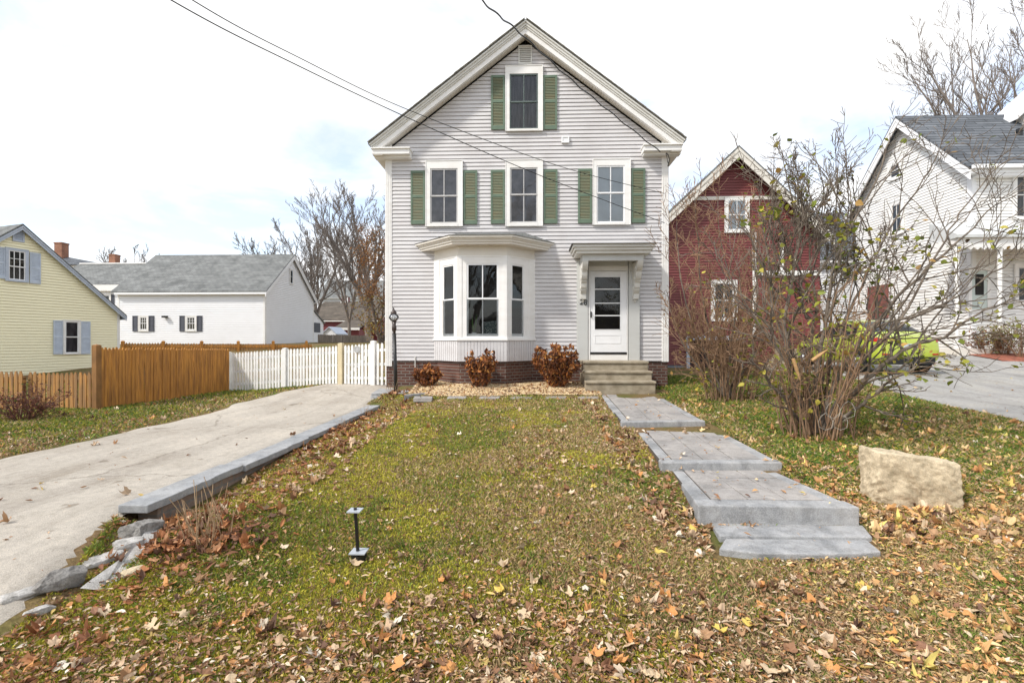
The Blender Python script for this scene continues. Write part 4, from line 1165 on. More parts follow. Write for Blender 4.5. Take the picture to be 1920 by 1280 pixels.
b = MB(); a = atY(1912, 262, 19.6); b.lathe([(0.09, -0.9), (0.09, 0.3), (0.11, 0.3), (0.11, 0.42)], (a.x, 19.6, a.z), 10); b.build('vent_pipe', m_black, wh)
fb = MB(); fb.box(WX + 0.03, 23.9, WYN + 0.03, WYF - 0.05, -0.2, 0.85); fb.build('foundation', m_cream, wh)
# taller part of the house just inside the frame
tb = MB(); TX = atY(1932, 200, 20).x
TG = Frame((TX, 20.2), (1, 0))
zt0, zt1 = zrh - 0.2, zrh + 3.0
tb.fprism(TG, [(0, 1), (7, 1), (7, zt0), (3.5, zt1), (0, zt0)], -1.5, 0); tb.build('cross_wing', m_white, wh)
for s in (0, 1):
    t_ = MB(); e_ = -0.35 if s == 0 else 7.35
    sl2 = (zt1 - zt0) / 3.5
    t_.fprism(TG, [(3.5, zt1), (e_, zt0 - 0.35 * sl2), (e_, zt0 - 0.35 * sl2 + 0.25), (3.5, zt1 + 0.25)], -1.6, 0.05); t_.build('roof', m_wsid, wh)

# ------------------------------------------------------------------ fences
m_stock = mat('amber_stained_wood', (0.56, 0.25, 0.042), 0.75, 0.4, 5.0, (3.2, 3.2, 0.35), 0.3, 40, c2=(0.26, 0.11, 0.025))
m_stock2 = mat('weathered_fence_wood', (0.50, 0.245, 0.065), 0.8, 0.4, 5.0, (3.2, 3.2, 0.3), 0.3, 40, c2=(0.20, 0.12, 0.06))
m_post = mat('dark_fence_post', (0.25, 0.12, 0.035), 0.8, 0.4, 5, (1, 1, 0.5))
m_pick = mat('white_picket_paint', (0.80, 0.79, 0.76), 0.55, 0.15, 4, (1, 1, 1))
m_oldpost = mat('cream_old_post', (0.66, 0.56, 0.36), 0.7, 0.25, 4, (1, 1, 0.4))
m_greyfence = mat('silvery_old_fence', (0.30, 0.25, 0.20), 0.85, 0.4, 6, (3, 3, 0.3))
def picket_run(a, b, ha, hb, step, wid, thick, tipk, seed, gap=0.0, jit=0.012, ground=None):
    """pickets from a to b (x,y); tops at heights ha..hb above z base of each end"""
    rng = random.Random(seed); mb = MB()
    A, B = Vector((a[0], a[1], 0)), Vector((b[0], b[1], 0)); L = (B - A).length; fr = Frame(A, ((B - A).x, (B - A).y))
    n = int(L / step); st = L / n
    for i in range(n):
        u = (i + 0.5) * st; t = u / L; q = fr(u, 0, 0)
        z0 = Hs(q[0], q[1]) if ground is None else ground[0] * (1 - t) + ground[1] * t
        zt = ha * (1 - t) + hb * t + rng.uniform(-jit, jit)
        w = wid * 0.5; dd = rng.uniform(-0.008, 0.008); tl_ = rng.uniform(-0.004, 0.004)
        mb.fprism(fr, [(u - w, z0 + 0.02), (u + w, z0 + 0.02), (u + w + tl_, zt - tipk), (u + w * 0.35 + tl_, zt), (u - w * 0.35 + tl_, zt), (u - w + tl_, zt - tipk)], dd, dd + thick)
    return mb, fr, L
def post(fr, u, d0, d1, hw, z0, z1, cap=0.03):
    mb = MB(); mb.fbox(fr, u - hw, u + hw, d0, d1, z0, z1)
    m_ = [fr(u - hw, d1, z1), fr(u + hw, d1, z1), fr(u + hw, d0, z1), fr(u - hw, d0, z1), fr(u, (d0 + d1) / 2, z1 + cap)]
    mb.add(m_, [(0, 1, 4), (1, 2, 4), (2, 3, 4), (3, 0, 4)])
    return mb
fA = atZ(187, 768, -0.24); fB = atZ(429, 733, -0.22)
zA, zB = atY(187, 651, fA.y).z, atY(429, 653, fB.y).z
tall = thing('fence', (fA.x, (fA.y + fB.y) / 2, -0.24), 'tall amber-stained stockade fence running back beside the drive', 'fence')
mb, fr, L = picket_run((fA.x, fA.y), (fB.x, fB.y), zA, zB, 0.075, 0.067, 0.02, 0.05, 3)
mb.build('pickets', m_stock, tall)
r = MB()
for k in (0.2, 0.75): r.fbox(fr, 0, L, -0.05, -0.01, Hs(fA.x, fA.y) + k * 1.1, Hs(fA.x, fA.y) + k * 1.1 + 0.08)
r.build('rail', m_stock, tall)
post(fr, -0.05, -0.07, 0.04, 0.055, -0.5, zA + 0.04).build('post', m_post, tall)
post(fr, L * 0.5, -0.12, -0.03, 0.05, -0.5, zA - 0.06).build('post', m_post, tall)
# low run in front of the yellow house, with a gap
lo0 = atZ(58.5, 769, -0.25); lo0 = Vector((atY(58.5, 769, fA.y + 0.05).x, fA.y + 0.05, 0))
lz0, lz1 = atY(58, 697.5, fA.y).z, atY(185, 699, fA.y).z
for (xa_, xb2, za_, zb_, lab, seed) in ((lo0.x, fA.x - 0.06, lz0, lz1, 'low weathered picket fence joined to the tall amber fence', 5),
                                        (atY(-60, 700, fA.y - 0.1).x, atY(43.5, 700, fA.y - 0.1).x, lz0 + 0.0, lz0 + 0.03, 'low weathered picket fence at the left edge, behind the rusty shrub', 6)):
    ft = thing('fence', ((xa_ + xb2) / 2, fA.y, -0.24), lab, 'fence')
    mb, fr, L = picket_run((xa_, fA.y + (0 if seed == 5 else -0.1)), (xb2, fA.y + (0 if seed == 5 else -0.1)), za_, zb_, 0.093, 0.072, 0.018, 0.07, seed)
    mb.build('pickets', m_stock2, ft)
    r = MB(); g0 = Hs(xa_, fA.y)
    for k in (0.18, 0.55): r.fbox(fr, 0, L, -0.05, 0.0, g0 + k, g0 + k + 0.06)
    r.build('rail', m_stock2, ft)
    post(fr, L - 0.12 if seed == 6 else 0.1, -0.13, -0.055, 0.045, -0.5, za_ - 0.1).build('post', m_post, ft)
# long run along the back of the yard
bA, bB = atY(229, 640, 23.5), atY(585, 640, 27.0)
zb0, zb1 = atY(229, 642.5, 23.5).z, atY(585, 645, 27).z
bk = thing('fence', ((bA.x + bB.x) / 2, 25, 0.2), 'long brown back-yard fence below the white barn-like house', 'fence')
mb, fr, L = picket_run((bA.x, bA.y), (bB.x, bB.y), zb0, zb1, 0.12, 0.105, 0.02, 0.06, 8)
mb.build('pickets', m_stock2, bk)
r = MB(); r.fbox(fr, 0, L, 0.02, 0.06, zb0 - 0.26, zb0 - 0.16); r.build('rail', m_stock, bk)
for i in range(6): post(fr, 0.05 + i * L / 5.2, 0.0, 0.12, 0.07, 0, zb0 + 0.08).build('post', m_stock, bk)
gA, gB = atY(596, 640, 36), atY(700, 640, 36)
gf = thing('fence', ((gA.x + gB.x) / 2, 36, 0.7), 'silvery weathered board fence far behind the white picket gate', 'fence')
mb, fr, L = picket_run((gA.x, 36), (gB.x, 36), atY(640, 627, 36).z, atY(640, 629, 36).z, 0.16, 0.15, 0.03, 0.02, 9)
mb.build('pickets', m_greyfence, gf)
r = MB(); r.fbox(fr, 0, L, -0.06, 0.0, 1.0, 1.1); r.build('rail', m_greyfence, gf)

# white picket fence and its gate
pA = atZ(430, 731, -0.20); pE = Vector((XL - 0.02, D + 0.35, 0.03))
pz = [atY(430, 662, pA.y).z]
wf = thing('fence', ((pA.x + pE.x) / 2, 13, -0.1), 'white picket fence with a gate between the tall amber fence and the grey house', 'fence')
dirv = Vector((pE.x - pA.x, pE.y - pA.y, 0)); Lw = dirv.length
WFr = Frame((pA.x, pA.y), (dirv.x, dirv.y))
def uof(px): return at_plane(px, 690, WFr)[0]
def ground_w(u): 
    q = WFr(u, 0, 0); return Hs(q[0], q[1])
for (pa, pb, nm) in ((436, 634, 'pickets'), (645, 696, 'gate'), (705, 730, 'pickets')):
    u0, u1 = uof(pa), min(Lw - 0.02, uof(pb))
    za_, zb_ = at_plane(pa, 662 - (pa - 430) * 0.068, WFr)[1], at_plane(pb, 662 - (pb - 430) * 0.068, WFr)[1]
    a, b = WFr(u0, 0, 0), WFr(u1, 0, 0)
    mb, fr, L = picket_run(a, b, za_, zb_, 0.098, 0.062, 0.02, 0.045, 10, jit=0.006)
    o = mb.build(nm, m_pick, wf)
    r = MB()
    for k in (0.14, 0.47, 0.80):
        g0, g1 = Hs(a[0], a[1]), Hs(b[0], b[1])
        r.add([fr(0, -0.004, g0 + (za_ - g0) * k), fr(L, -0.004, g1 + (zb_ - g1) * k), fr(L, -0.004, g1 + (zb_ - g1) * k + 0.07), fr(0, -0.004, g0 + (za_ - g0) * k + 0.07),
               fr(0, -0.045, g0 + (za_ - g0) * k), fr(L, -0.045, g1 + (zb_ - g1) * k), fr(L, -0.045, g1 + (zb_ - g1) * k + 0.07), fr(0, -0.045, g0 + (za_ - g0) * k + 0.07)],
              [(0, 1, 2, 3), (4, 7, 6, 5), (3, 2, 6, 7), (0, 4, 5, 1), (0, 3, 7, 4), (1, 5, 6, 2)])
    if nm == 'gate':
        r.add([fr(0.03, -0.004, g0 + 0.2), fr(0.1, -0.004, g0 + 0.16), fr(L - 0.02, -0.004, zb_ - 0.25), fr(L - 0.08, -0.004, zb_ - 0.2), fr(0.03, -0.03, g0 + 0.2), fr(0.1, -0.03, g0 + 0.16), fr(L - 0.02, -0.03, zb_ - 0.25), fr(L - 0.08, -0.03, zb_ - 0.2)],
              [(0, 1, 2, 3), (4, 7, 6, 5), (3, 2, 6, 7), (0, 4, 5, 1)])
        r.build('brace', m_pick, o)
        c = fr(L * 0.52, 0.05, zb_ - 0.15)
        tag_ = MB(); tag_.lathe([(0.0, 0.0), (0.085, 0.0), (0.09, 0.012), (0.085, 0.024), (0.0, 0.024)], c, 20, 'y'); tag_.build('house_sign', mat('pale_sign', (0.45, 0.45, 0.44), 0.5, 0.25, 20), o)
    else:
        r.build('rail', m_pick, wf)
for px, hw, mt, up in ((430, 0.06, m_pick, 0.02), (535, 0.05, m_pick, 0.03), (639.5, 0.06, m_oldpost, 0.06), (700.5, 0.06, m_pick, 0.06)):
    u = uof(px); zt = at_plane(px, 662 - (px - 430) * 0.068, WFr)[1] + up
    post(WFr, u, -0.05, 0.06, hw, -0.6, zt, 0.015).build('post', mt, wf)

# ------------------------------------------------------------------ lamp post and path light
lp0 = atZ(743, 739, -0.01)
lt_ = atY(738, 577, lp0.y)
lamp = thing('lamp_post', lp0, 'slim black leaning lamp post with a clear globe at the corner of the house', 'lamp post')
ax = (lt_ - lp0)
def along(t): return lp0 + ax * t
b = MB(); b.tube([lp0 + Vector((0, 0, -0.2)), along(0.70)], [0.042, 0.038], 10); b.build('pole', m_black, lamp, True)
b = MB(); b.tube([along(0.70), along(0.73), along(0.74), along(0.79), along(0.80), along(0.845)], [0.03, 0.03, 0.05, 0.05, 0.035, 0.055], 14); b.build('collar', m_bronze, lamp, True)
b = MB(); n = 9; b.tube([along(0.845 + 0.09 * i / (n - 1)) for i in range(n)], [0.055 + 0.055 * math.sin(math.pi * i / (n - 1)) for i in range(n)], 18); b.build('globe', m_clear, lamp, True)
b = MB(); b.tube([along(0.925), along(0.94), along(0.955), along(0.97), along(0.985), along(0.99), along(1.0), along(1.005)], [0.062, 0.066, 0.055, 0.034, 0.014, 0.018, 0.012, 0.003], 14); b.build('cap', m_bronze, lamp, True)
b = MB(); b.tube([along(0.85), along(0.90)], [0.022, 0.03], 8); b.build('socket', m_trim, lamp, True)
m_plate = mat('frosted_plate', (0.42, 0.45, 0.48), 0.25, 0.15, 6)
g_y = 3.16
for _ in range(4):
    pl0 = atY(673, 1050, g_y); g_y += (pl0.z - Hs(pl0.x, g_y)) * 1.6
pl0.z = Hs(pl0.x, g_y)
top = atY(666, 953, g_y)
sl_t = thing('path_light', pl0, 'small black stake path light standing in the lawn', 'garden light')
bx = pl0 + Vector((0, 0, 0.055))
b = MB(); b.tube([bx + Vector((0, 0, -0.12)), top + Vector((0, 0, 0.006))], [0.013, 0.012], 8); b.build('stake', m_black, sl_t)
b = MB(); b.box(top.x - 0.045, top.x + 0.045, g_y - 0.045, g_y + 0.045, top.z - 0.016, top.z - 0.008); b.build('top_plate', m_plate, sl_t)
b = MB(); b.lathe([(0.055, -0.06), (0.055, -0.01), (0.035, 0.0)], bx, 4); b.build('base', m_black, sl_t)
b = MB(); b.box(bx.x - 0.055, bx.x + 0.055, g_y - 0.05, g_y + 0.05, bx.z + 0.004, bx.z + 0.012); b.build('bottom_plate', m_plate, sl_t)

# ------------------------------------------------------------------ stepped stone walk
def stone_mat(name, light, mid, dark, s=1.6):
    m, n, l, p = base_mat(name, 0.88, 0, 0.2); nt = m.node_tree; v = coords(nt)
    a = noise(nt, v, s, 6, 0.7, 0.4); b = noise(nt, v, 120, 3, 0.7); c = noise(nt, v, 11, 5, 0.7, 0.6)
    r = ramp(nt, a.outputs['Fac'], [(0.34, dark), (0.5, mid), (0.66, light)])
    r2 = ramp(nt, b.outputs['Fac'], [(0.3, (0.72, 0.72, 0.72)), (0.7, (1.2, 1.2, 1.2))])
    r3 = ramp(nt, c.outputs['Fac'], [(0.35, (0.78, 0.77, 0.75)), (0.55, (1.05, 1.05, 1.05))])
    o = mixc(nt, 1.0, r.outputs[0], r2.outputs[0], 'MULTIPLY'); o = mixc(nt, 0.8, o, r3.outputs[0], 'MULTIPLY')
    l.new(o, p.inputs['Base Color'])
    mx = n.new('ShaderNodeMath'); mx.operation = 'ADD'; l.new(b.outputs['Fac'], mx.inputs[0]); l.new(c.outputs['Fac'], mx.inputs[1])
    bump(nt, p, mx.outputs[0], 0.6, 0.012)
    return m
m_stone = stone_mat('grey_stone', (0.46, 0.43, 0.40), (0.38, 0.355, 0.335), (0.27, 0.26, 0.25))
m_gran = stone_mat('pale_granite', (0.46, 0.45, 0.44), (0.38, 0.38, 0.38), (0.26, 0.265, 0.27), 2.4)
for q_ in (m_stone, m_gran): q_.node_tree.nodes['Principled BSDF'].inputs['Specular IOR Level'].default_value = 0.2
m_joint = mat('sandy_joint', (0.10, 0.085, 0.07), 0.95, 0.3, 20)
def lerp2(q, s, t):
    a = q[0] * (1 - s) + q[1] * s; b = q[3] * (1 - s) + q[2] * s
    return a * (1 - t) + b * t
def platform(quad, z, rows, cols, seed, thick=0.10, edge=0.13, front=0.3):
    """quad: front-left, front-right, back-right, back-left in plan; tiles, side stones and a front block"""
    rng = random.Random(seed)
    Wd = (quad[1] - quad[0]).length; Ln = (quad[3] - quad[0]).length
    e, f = edge / Wd, front / Ln
    def tile(mb, s0, s1, t0, t1, g=0.006, zt=z, zb=None):
        gs, gt = g / Wd, g / Ln
        p = [lerp2(quad, s, t) for s, t in ((s0 + gs, t0 + gt), (s1 - gs, t0 + gt), (s1 - gs, t1 - gt), (s0 + gs, t1 - gt))]
        mb.zprism([(v.x, v.y) for v in p], z - thick if zb is None else zb, zt)
    bed = MB(); tile(bed, 0.01, 0.99, f * 0.5, 0.999, 0, z - 0.012); bed.build('path_bed', m_joint)['kind'] = 'structure'
    mb = MB(); ts = [f + (1 - f) * i / rows for i in range(rows + 1)]
    for i in range(rows):
        cuts = sorted([e + (1 - 2 * e) * (k / cols + rng.uniform(-0.012, 0.012)) for k in range(1, cols)])
        cuts = [e] + cuts + [1 - e]
        for k in range(cols): tile(mb, cuts[k], cuts[k + 1], ts[i], ts[i + 1], 0.0055, z + rng.uniform(-0.003, 0.003))
    o = mb.build('path', m_stone, None, False, 0.004); o['kind'] = 'structure'
    mb = MB()
    for a, b in ((0, e), (1 - e, 1)):
        k = max(2, int(Ln / 0.75)); tt = [f * 0.98 + (1 - f * 0.98) * i / k for i in range(k + 1)]
        for i in range(k): tile(mb, a + rng.uniform(-0.008, 0.008), b, tt[i], tt[i + 1], 0.006, z - 0.004 - rng.uniform(0, 0.008))
    o = mb.build('path_edging', m_gran, None, False, 0.006); o['kind'] = 'structure'
    mb = MB(); tile(mb, -0.01, 1.01, 0.0, f, 0.004, z, z - thick - 0.12)
    return mb.build('stone_step', m_gran, None, False, 0.012)
def flat(px, py, z): 
    v = atZ(px, py, z); return Vector((v.x, v.y, 0))
s1 = platform([flat(1166, 791, 0.012), flat(1322, 789, 0.012), Vector((2.80, 10.56, 0)), Vector((1.56, 10.56, 0))], 0.012, 8, 3, 1, front=0.14)
tag(s1, 'granite front edge of the uppermost walk platform, nearest the house steps', 'stone step', 'granite step blocks of the walk')
s2 = platform([flat(1241, 867, -0.08), flat(1466, 867, -0.08), flat(1331, 797, -0.08), flat(1185, 797, -0.08)], -0.08, 5, 3, 2, 0.1, 0.14, 0.15)
tag(s2, 'granite front edge of the middle walk platform', 'stone step', 'granite step blocks of the walk')
s3 = platform([flat(1311, 947, -0.16), flat(1611, 951, -0.16), flat(1447, 879, -0.16), flat(1258, 879, -0.16)], -0.16, 3, 3, 3, 0.1, 0.15, 0.17)
tag(s3, 'thick pale granite block fronting the lowest walk platform', 'stone step', 'granite step blocks of the walk')
for (pts, z, nm) in (([(1349, 1003), (1636, 1006), (1612, 977), (1330, 977)], -0.305, 'narrow rough granite slab just below the lowest walk platform'),
                     ([(1348, 1028), (1420, 1036), (1520, 1038), (1600, 1037), (1652, 1033), (1622, 1008), (1362, 1005)], -0.33, 'smooth grey slab at the foot of the walk, half sunk in the lawn')):
    mb = MB(); mb.zprism([(flat(a, b_, z).x, flat(a, b_, z).y) for a, b_ in pts], z - 0.12, z)
    tag(mb.build('stone_slab', m_gran, None, False, 0.01), nm, 'stone slab')

# pavers along the bed
for i, (a, b_) in enumerate(((775, 810), (838, 873), (898, 936), (957, 997), (1022, 1060), (1083, 1122))):
    l, r_, = atZ(a, 746, 0.02), atZ(b_, 746, 0.02); l2, r2 = atZ(a + 3, 742.5, 0.02), atZ(b_ + 2, 742.5, 0.02)
    mb = MB(); mb.zprism([(l.x, l.y), (r_.x, r_.y), (r2.x, r2.y), (l2.x, l2.y)], -0.06, 0.022)
    side = ['nearest the lamp post', 'second from the left of the row', 'third from the left of the row', 'fourth from the left of the row', 'second from the stone walk', 'nearest the stone walk'][i]
    tag(mb.build('paver', m_stone, None, False, 0.006), 'flat grey paver edging the gravel bed, ' + side, 'paver', 'pavers along the gravel bed')
mb = MB(); a, b_ = atZ(758, 742, 0.03), atZ(800, 738, 0.03); mb.zprism([(a.x, a.y), (b_.x, b_.y - 0.02), (b_.x, b_.y + 0.08), (a.x, a.y + 0.1)], -0.08, 0.05)
tag(mb.build('edging_stone', m_gran, None, False, 0.01), 'short grey edging stone at the left end of the gravel bed', 'stone')
mb = MB(); a = atZ(722, 748, 0.0); mb.zprism([(XL + 0.1, 10.45), (XL + 0.78, 10.5), (XL + 0.85, 11.5), (XL - 0.05, 11.5)], -0.15, 0.03)
o = mb.build('pavement', m_gran, None, False, 0.01); o['kind'] = 'structure'

# ------------------------------------------------------------------ low retaining wall with stone caps
zcap = -0.16
rw = thing('retaining_wall', (-3.18, 6.5, -0.3), 'low brick retaining wall with long grey cap stones between drive and lawn', 'retaining wall')
mb = MB(); mb.box(-3.27, -3.10, 3.95, 9.9, -0.7, zcap - 0.065); mb.build('wall_base', brick_mat('pinkish_block', (0.30, 0.215, 0.165), (0.36, 0.27, 0.21), (0.26, 0.23, 0.2), 0.2, 0.09, 'yz', 0.9, 0.012, 0.5), rw)
rng = random.Random(7)
m_cap = stone_mat('bluestone_cap', (0.42, 0.42, 0.415), (0.34, 0.345, 0.35), (0.24, 0.25, 0.26), 1.5)
for (y0, y1, x0, x1, dz) in ((3.80, 5.10, -3.31, -3.055, 0.0), (5.104, 6.62, -3.30, -3.03, -0.012), (6.624, 7.95, -3.31, -3.045, -0.006), (7.954, 8.9, -3.32, -3.06, -0.004), (8.904, 9.95, -3.32, -3.06, 0.0)):
    left, right = [], []
    n = 14
    for i in range(n + 1):
        y = y0 + (y1 - y0) * i / n
        left.append((x0 + rng.uniform(-0.005, 0.005), y)); right.append((x1 + rng.uniform(-0.012, 0.012), y))
    mb = MB(); mb.zprism(right + left[::-1], zcap - 0.066 + dz, zcap + dz); mb.build('cap_stone', m_cap, rw, False, 0.007)
mb = MB(); a = atZ(702, 745, -0.06); mb.box(a.x - 0.1, a.x + 0.2, a.y, a.y + 0.25, -0.2, -0.03)
tag(mb.build('stone_block', m_gran, None, False, 0.02), 'small square stone block at the far end of the retaining wall', 'stone')

def rock(name, c, size, seed, material, rotz=0.0, cuts=14, fine=0.05, box=0.5, shear=0.0, N=30, cutlo=0.72):
    """a lump of stone: rounded box with flat faces struck off it and a rough surface"""
    V, F, key = [], [], {}
    for ax in range(3):
        for sg in (-1, 1):
            g = []
            for i in range(N + 1):
                for j in range(N + 1):
                    p = [0, 0, 0]; p[ax] = sg; p[(ax + 1) % 3] = 2 * i / N - 1; p[(ax + 2) % 3] = 2 * j / N - 1
                    k_ = tuple(round(x, 4) for x in p)
                    if k_ not in key: key[k_] = len(V); V.append(p)
                    g.append(key[k_])
            for i in range(N):
                for j in range(N):
                    q = [g[i * (N + 1) + j], g[(i + 1) * (N + 1) + j], g[(i + 1) * (N + 1) + j + 1], g[i * (N + 1) + j + 1]]
                    F.append(q if sg > 0 else q[::-1])
    rg = np.random.default_rng(seed)
    V = np.array(V, float); D_ = V / np.linalg.norm(V, axis=1, keepdims=True)
    P = V * box + D_ * 1.15 * (1 - box)
    for k in range(cuts):
        nrm = rg.normal(0, 1, 3); nrm /= np.linalg.norm(nrm); lim = rg.uniform(cutlo, 1.05) * (1 + 0.35 * (np.abs(nrm).sum() - 1))
        dd = P @ nrm; m = dd > lim; P[m] *= (lim / dd[m])[:, None]
    sz = np.array(size) / 2
    Q0 = P * sz
    def n3(p, s, sd): return (vnoise(p[:, 0] + 7 + p[:, 2] * 0.7, p[:, 1] + p[:, 2] * 1.1, s, sd, 3) + vnoise(p[:, 2] + 3 + p[:, 1] * 0.5, p[:, 0] - p[:, 1] * 0.9, s, sd + 9, 3)) - 1
    d = n3(Q0, 9.0, seed + 31) * fine * 2 + n3(Q0, 34.0, seed + 51) * fine * 1.1
    P = Q0 + D_ * (d * sz.mean())[:, None]
    P[:, 2] += shear * P[:, 0]
    ca, sa = math.cos(rotz), math.sin(rotz)
    Q = P.copy(); Q[:, 0] = P[:, 0] * ca - P[:, 1] * sa; Q[:, 1] = P[:, 0] * sa + P[:, 1] * ca
    Q += np.array(c)
    return np_obj(name, Q, F, material, smooth=False)
m_bould = stone_mat('buff_rough_granite', (0.72, 0.60, 0.42), (0.62, 0.51, 0.35), (0.45, 0.37, 0.25), 5.0)
m_rockg = stone_mat('grey_rubble', (0.42, 0.40, 0.37), (0.28, 0.265, 0.245), (0.13, 0.12, 0.11), 6.0)
m_rockw = stone_mat('white_rubble', (0.62, 0.60, 0.57), (0.48, 0.46, 0.43), (0.28, 0.265, 0.24), 6.0)
bc = atZ(1720, 945, -0.22)
tag(rock('boulder', (bc.x + 0.05, bc.y + 0.15, Hs(bc.x, bc.y) + 0.18), (0.67, 0.28, 0.52), 23, m_bould, -0.08, 5, 0.06, 0.975, -0.13, 54, 0.93), 'big rough buff boulder with a flat face on the right lawn', 'boulder')
for px, py, z, sz, sd, mt, lab, rz in (
        (268, 993, -0.28, (0.26, 0.20, 0.14), 3, m_rockg, 'grey broken lump of masonry under the end of the cap stones', 1.3),
        (240, 1022, -0.31, (0.20, 0.17, 0.09), 5, m_rockw, 'pale crumbling chunk between the wall end and the grey rubble', 1.0),
        (190, 1052, -0.34, (0.24, 0.12, 0.08), 8, m_rockw, 'flat whitish stone in the broken row beside the drive', 1.25),
        (113, 1112, -0.39, (0.25, 0.12, 0.14), 11, m_rockg, 'dark grey jagged stone, nearest the camera of the broken row', 1.15),
        (38, 1150, -0.43, (0.17, 0.08, 0.05), 14, m_rockw, 'small pale stone at the lower left edge beside the drive', 0.9),
        (75, 1165, -0.44, (0.14, 0.06, 0.05), 17, m_rockw, 'thin white stone lying in the grass below the jagged stone', 1.0),
        (248, 1082, -0.39, (0.13, 0.09, 0.05), 19, m_bould, 'small tan stone among brown leaves below the wall end', 0.8)):
    c = atZ(px, py, z); zz = max(Hs(c.x, c.y), z - 0.05)
    tag(rock('rock', (c.x, c.y, zz + sz[2] * 0.22), sz, sd, mt, rz, 18, 0.10, 0.6), lab, 'rock')
sm_ = MB(); rng = random.Random(3)
A_ = [(287, 1000), (262, 1030), (225, 1062), (165, 1098), (150, 1108), (190, 1100), (240, 1075), (280, 1045), (312, 1010)]
sm_.poly([(atZ(a, b_, -0.36).x, atZ(a, b_, -0.36).y, Hs(atZ(a, b_, -0.36).x, atZ(a, b_, -0.36).y) + (0.05 if i_ < 5 else 0.006)) for i_, (a, b_) in enumerate(A_)][::-1])
tag(sm_.build('mortar_spill', m_rockw), 'smear of whitish crumbled mortar between the broken stones and the lawn', 'mortar')

# ------------------------------------------------------------------ stems, twigs and leaves
m_bark = mat('grey_brown_bark', (0.25, 0.205, 0.16), 0.9, 0.4, 14, (1, 1, 0.4), c2=(0.07, 0.052, 0.04))
m_twig = mat('tan_twigs', (0.36, 0.225, 0.13), 0.85, 0.3, 9, c2=(0.18, 0.105, 0.062))
m_treebark = mat('dark_tree_bark', (0.26, 0.22, 0.19), 0.95, 0.4, 4, (1, 1, 0.3), c2=(0.14, 0.115, 0.10))
m_greybark = mat('pale_tree_bark', (0.32, 0.28, 0.26), 0.95, 0.4, 4, (1, 1, 0.3), c2=(0.18, 0.16, 0.15))
m_leaf = col_attr_mat('living_leaf', 0.55, 0.3)
m_dead = col_attr_mat('dead_leaf', 0.75, 0.12)
m_grass = col_attr_mat('grass_blade', 0.7, 0.15)

def tubes(lines, sides=4):
    """lines: list of (points (n,3), radii (n)); one vertex/face array"""
    V, F, k = [], [], 0
    an = np.arange(sides) * 2 * math.pi / sides
    ca, sa = np.cos(an)[None, :, None], np.sin(an)[None, :, None]
    for P, R in lines:
        P = np.asarray(P, float); R = np.asarray(R, float); n = len(P)
        T = np.empty_like(P); T[1:-1] = P[2:] - P[:-2]; T[0] = P[1] - P[0]; T[-1] = P[-1] - P[-2]
        T /= np.linalg.norm(T, axis=1, keepdims=True) + 1e-9
        ref = np.array([0.31, 0.87, 0.2]) if abs(T[0][2]) > 0.6 else np.array([0.1, 0.2, 1.0])
        A = np.cross(T, ref); A /= np.linalg.norm(A, axis=1, keepdims=True) + 1e-9
        B = np.cross(T, A)
        ring = P[:, None, :] + (A[:, None, :] * ca + B[:, None, :] * sa) * R[:, None, None]
        V.append(ring.reshape(-1, 3))
        i = np.arange(n - 1)[:, None] * sides; j = np.arange(sides)[None, :]; j2 = (j + 1) % sides
        f = np.stack([i + j, i + j2, i + sides + j2, i + sides + j], -1).reshape(-1, 4) + k
        F.append(f); k += n * sides
    return np.concatenate(V), np.concatenate(F)
def wander(rng, p, d, L, r0, r1, n, wob, up=0.0, droop=0.0):
    P = [np.array(p, float)]; d = np.array(d, float); d /= np.linalg.norm(d)
    for i in range(n):
        d = d + rng.normal(0, wob, 3) + np.array([0, 0, up - droop * i / n])
        d /= np.linalg.norm(d); P.append(P[-1] + d * L / n)
    return np.array(P), np.linspace(r0, r1, n + 1)
def side_dir(rng, d, ang):
    d = d / np.linalg.norm(d); r = rng.normal(0, 1, 3); r -= d * r.dot(d); r /= np.linalg.norm(r) + 1e-9
    return d * math.cos(ang) + r * math.sin(ang)
def ramify(rng, line, lines, tips, level, maxlev, nch, lenf, angle=(0.4, 0.9), t0=0.3, up=0.05, wob=0.12, rmin=0.0025, seg=5):
    P, R = line
    L = np.linalg.norm(P[1:] - P[:-1], axis=1).sum()
    for c in range(nch[level]):
        t = t0 + (1 - t0) * (c + rng.random()) / nch[level]
        f = t * (len(P) - 1); i = min(int(f), len(P) - 2); q = f - i
        p = P[i] * (1 - q) + P[i + 1] * q; r = (R[i] * (1 - q) + R[i + 1] * q)
        d = side_dir(rng, P[i + 1] - P[i], rng.uniform(*angle))
        d[2] += up * 2
        ln = L * lenf * (1.15 - 0.6 * t) * rng.uniform(0.6, 1.3)
        nl = wander(rng, p, d, ln, max(rmin, r * 0.62), max(rmin * 0.75, r * 0.2), seg if level < maxlev - 1 else 4, wob, up)
        lines.append(nl)
        if level + 1 < maxlev: ramify(rng, nl, lines, tips, level + 1, maxlev, nch, lenf, angle, 0.25, up, wob, rmin, seg)
        else: tips.append((nl[0][-1], nl[0][-1] - nl[0][-2])); tips.append((nl[0][2], nl[0][2] - nl[0][1]))
LEAF_HEART = np.array([(0, 0, 0), (0.30, 0.12, 0.03), (0.46, 0.42, 0.06), (0.26, 0.78, 0.02), (0, 1.12, -0.06), (-0.26, 0.78, 0.02), (-0.46, 0.42, 0.06), (-0.30, 0.12, 0.03), (0, 0.45, -0.03)], float)
LEAF_HEART_F = np.array([(8, 0, 1), (8, 1, 2), (8, 2, 3), (8, 3, 4), (8, 4, 5), (8, 5, 6), (8, 6, 7), (8, 7, 0)])
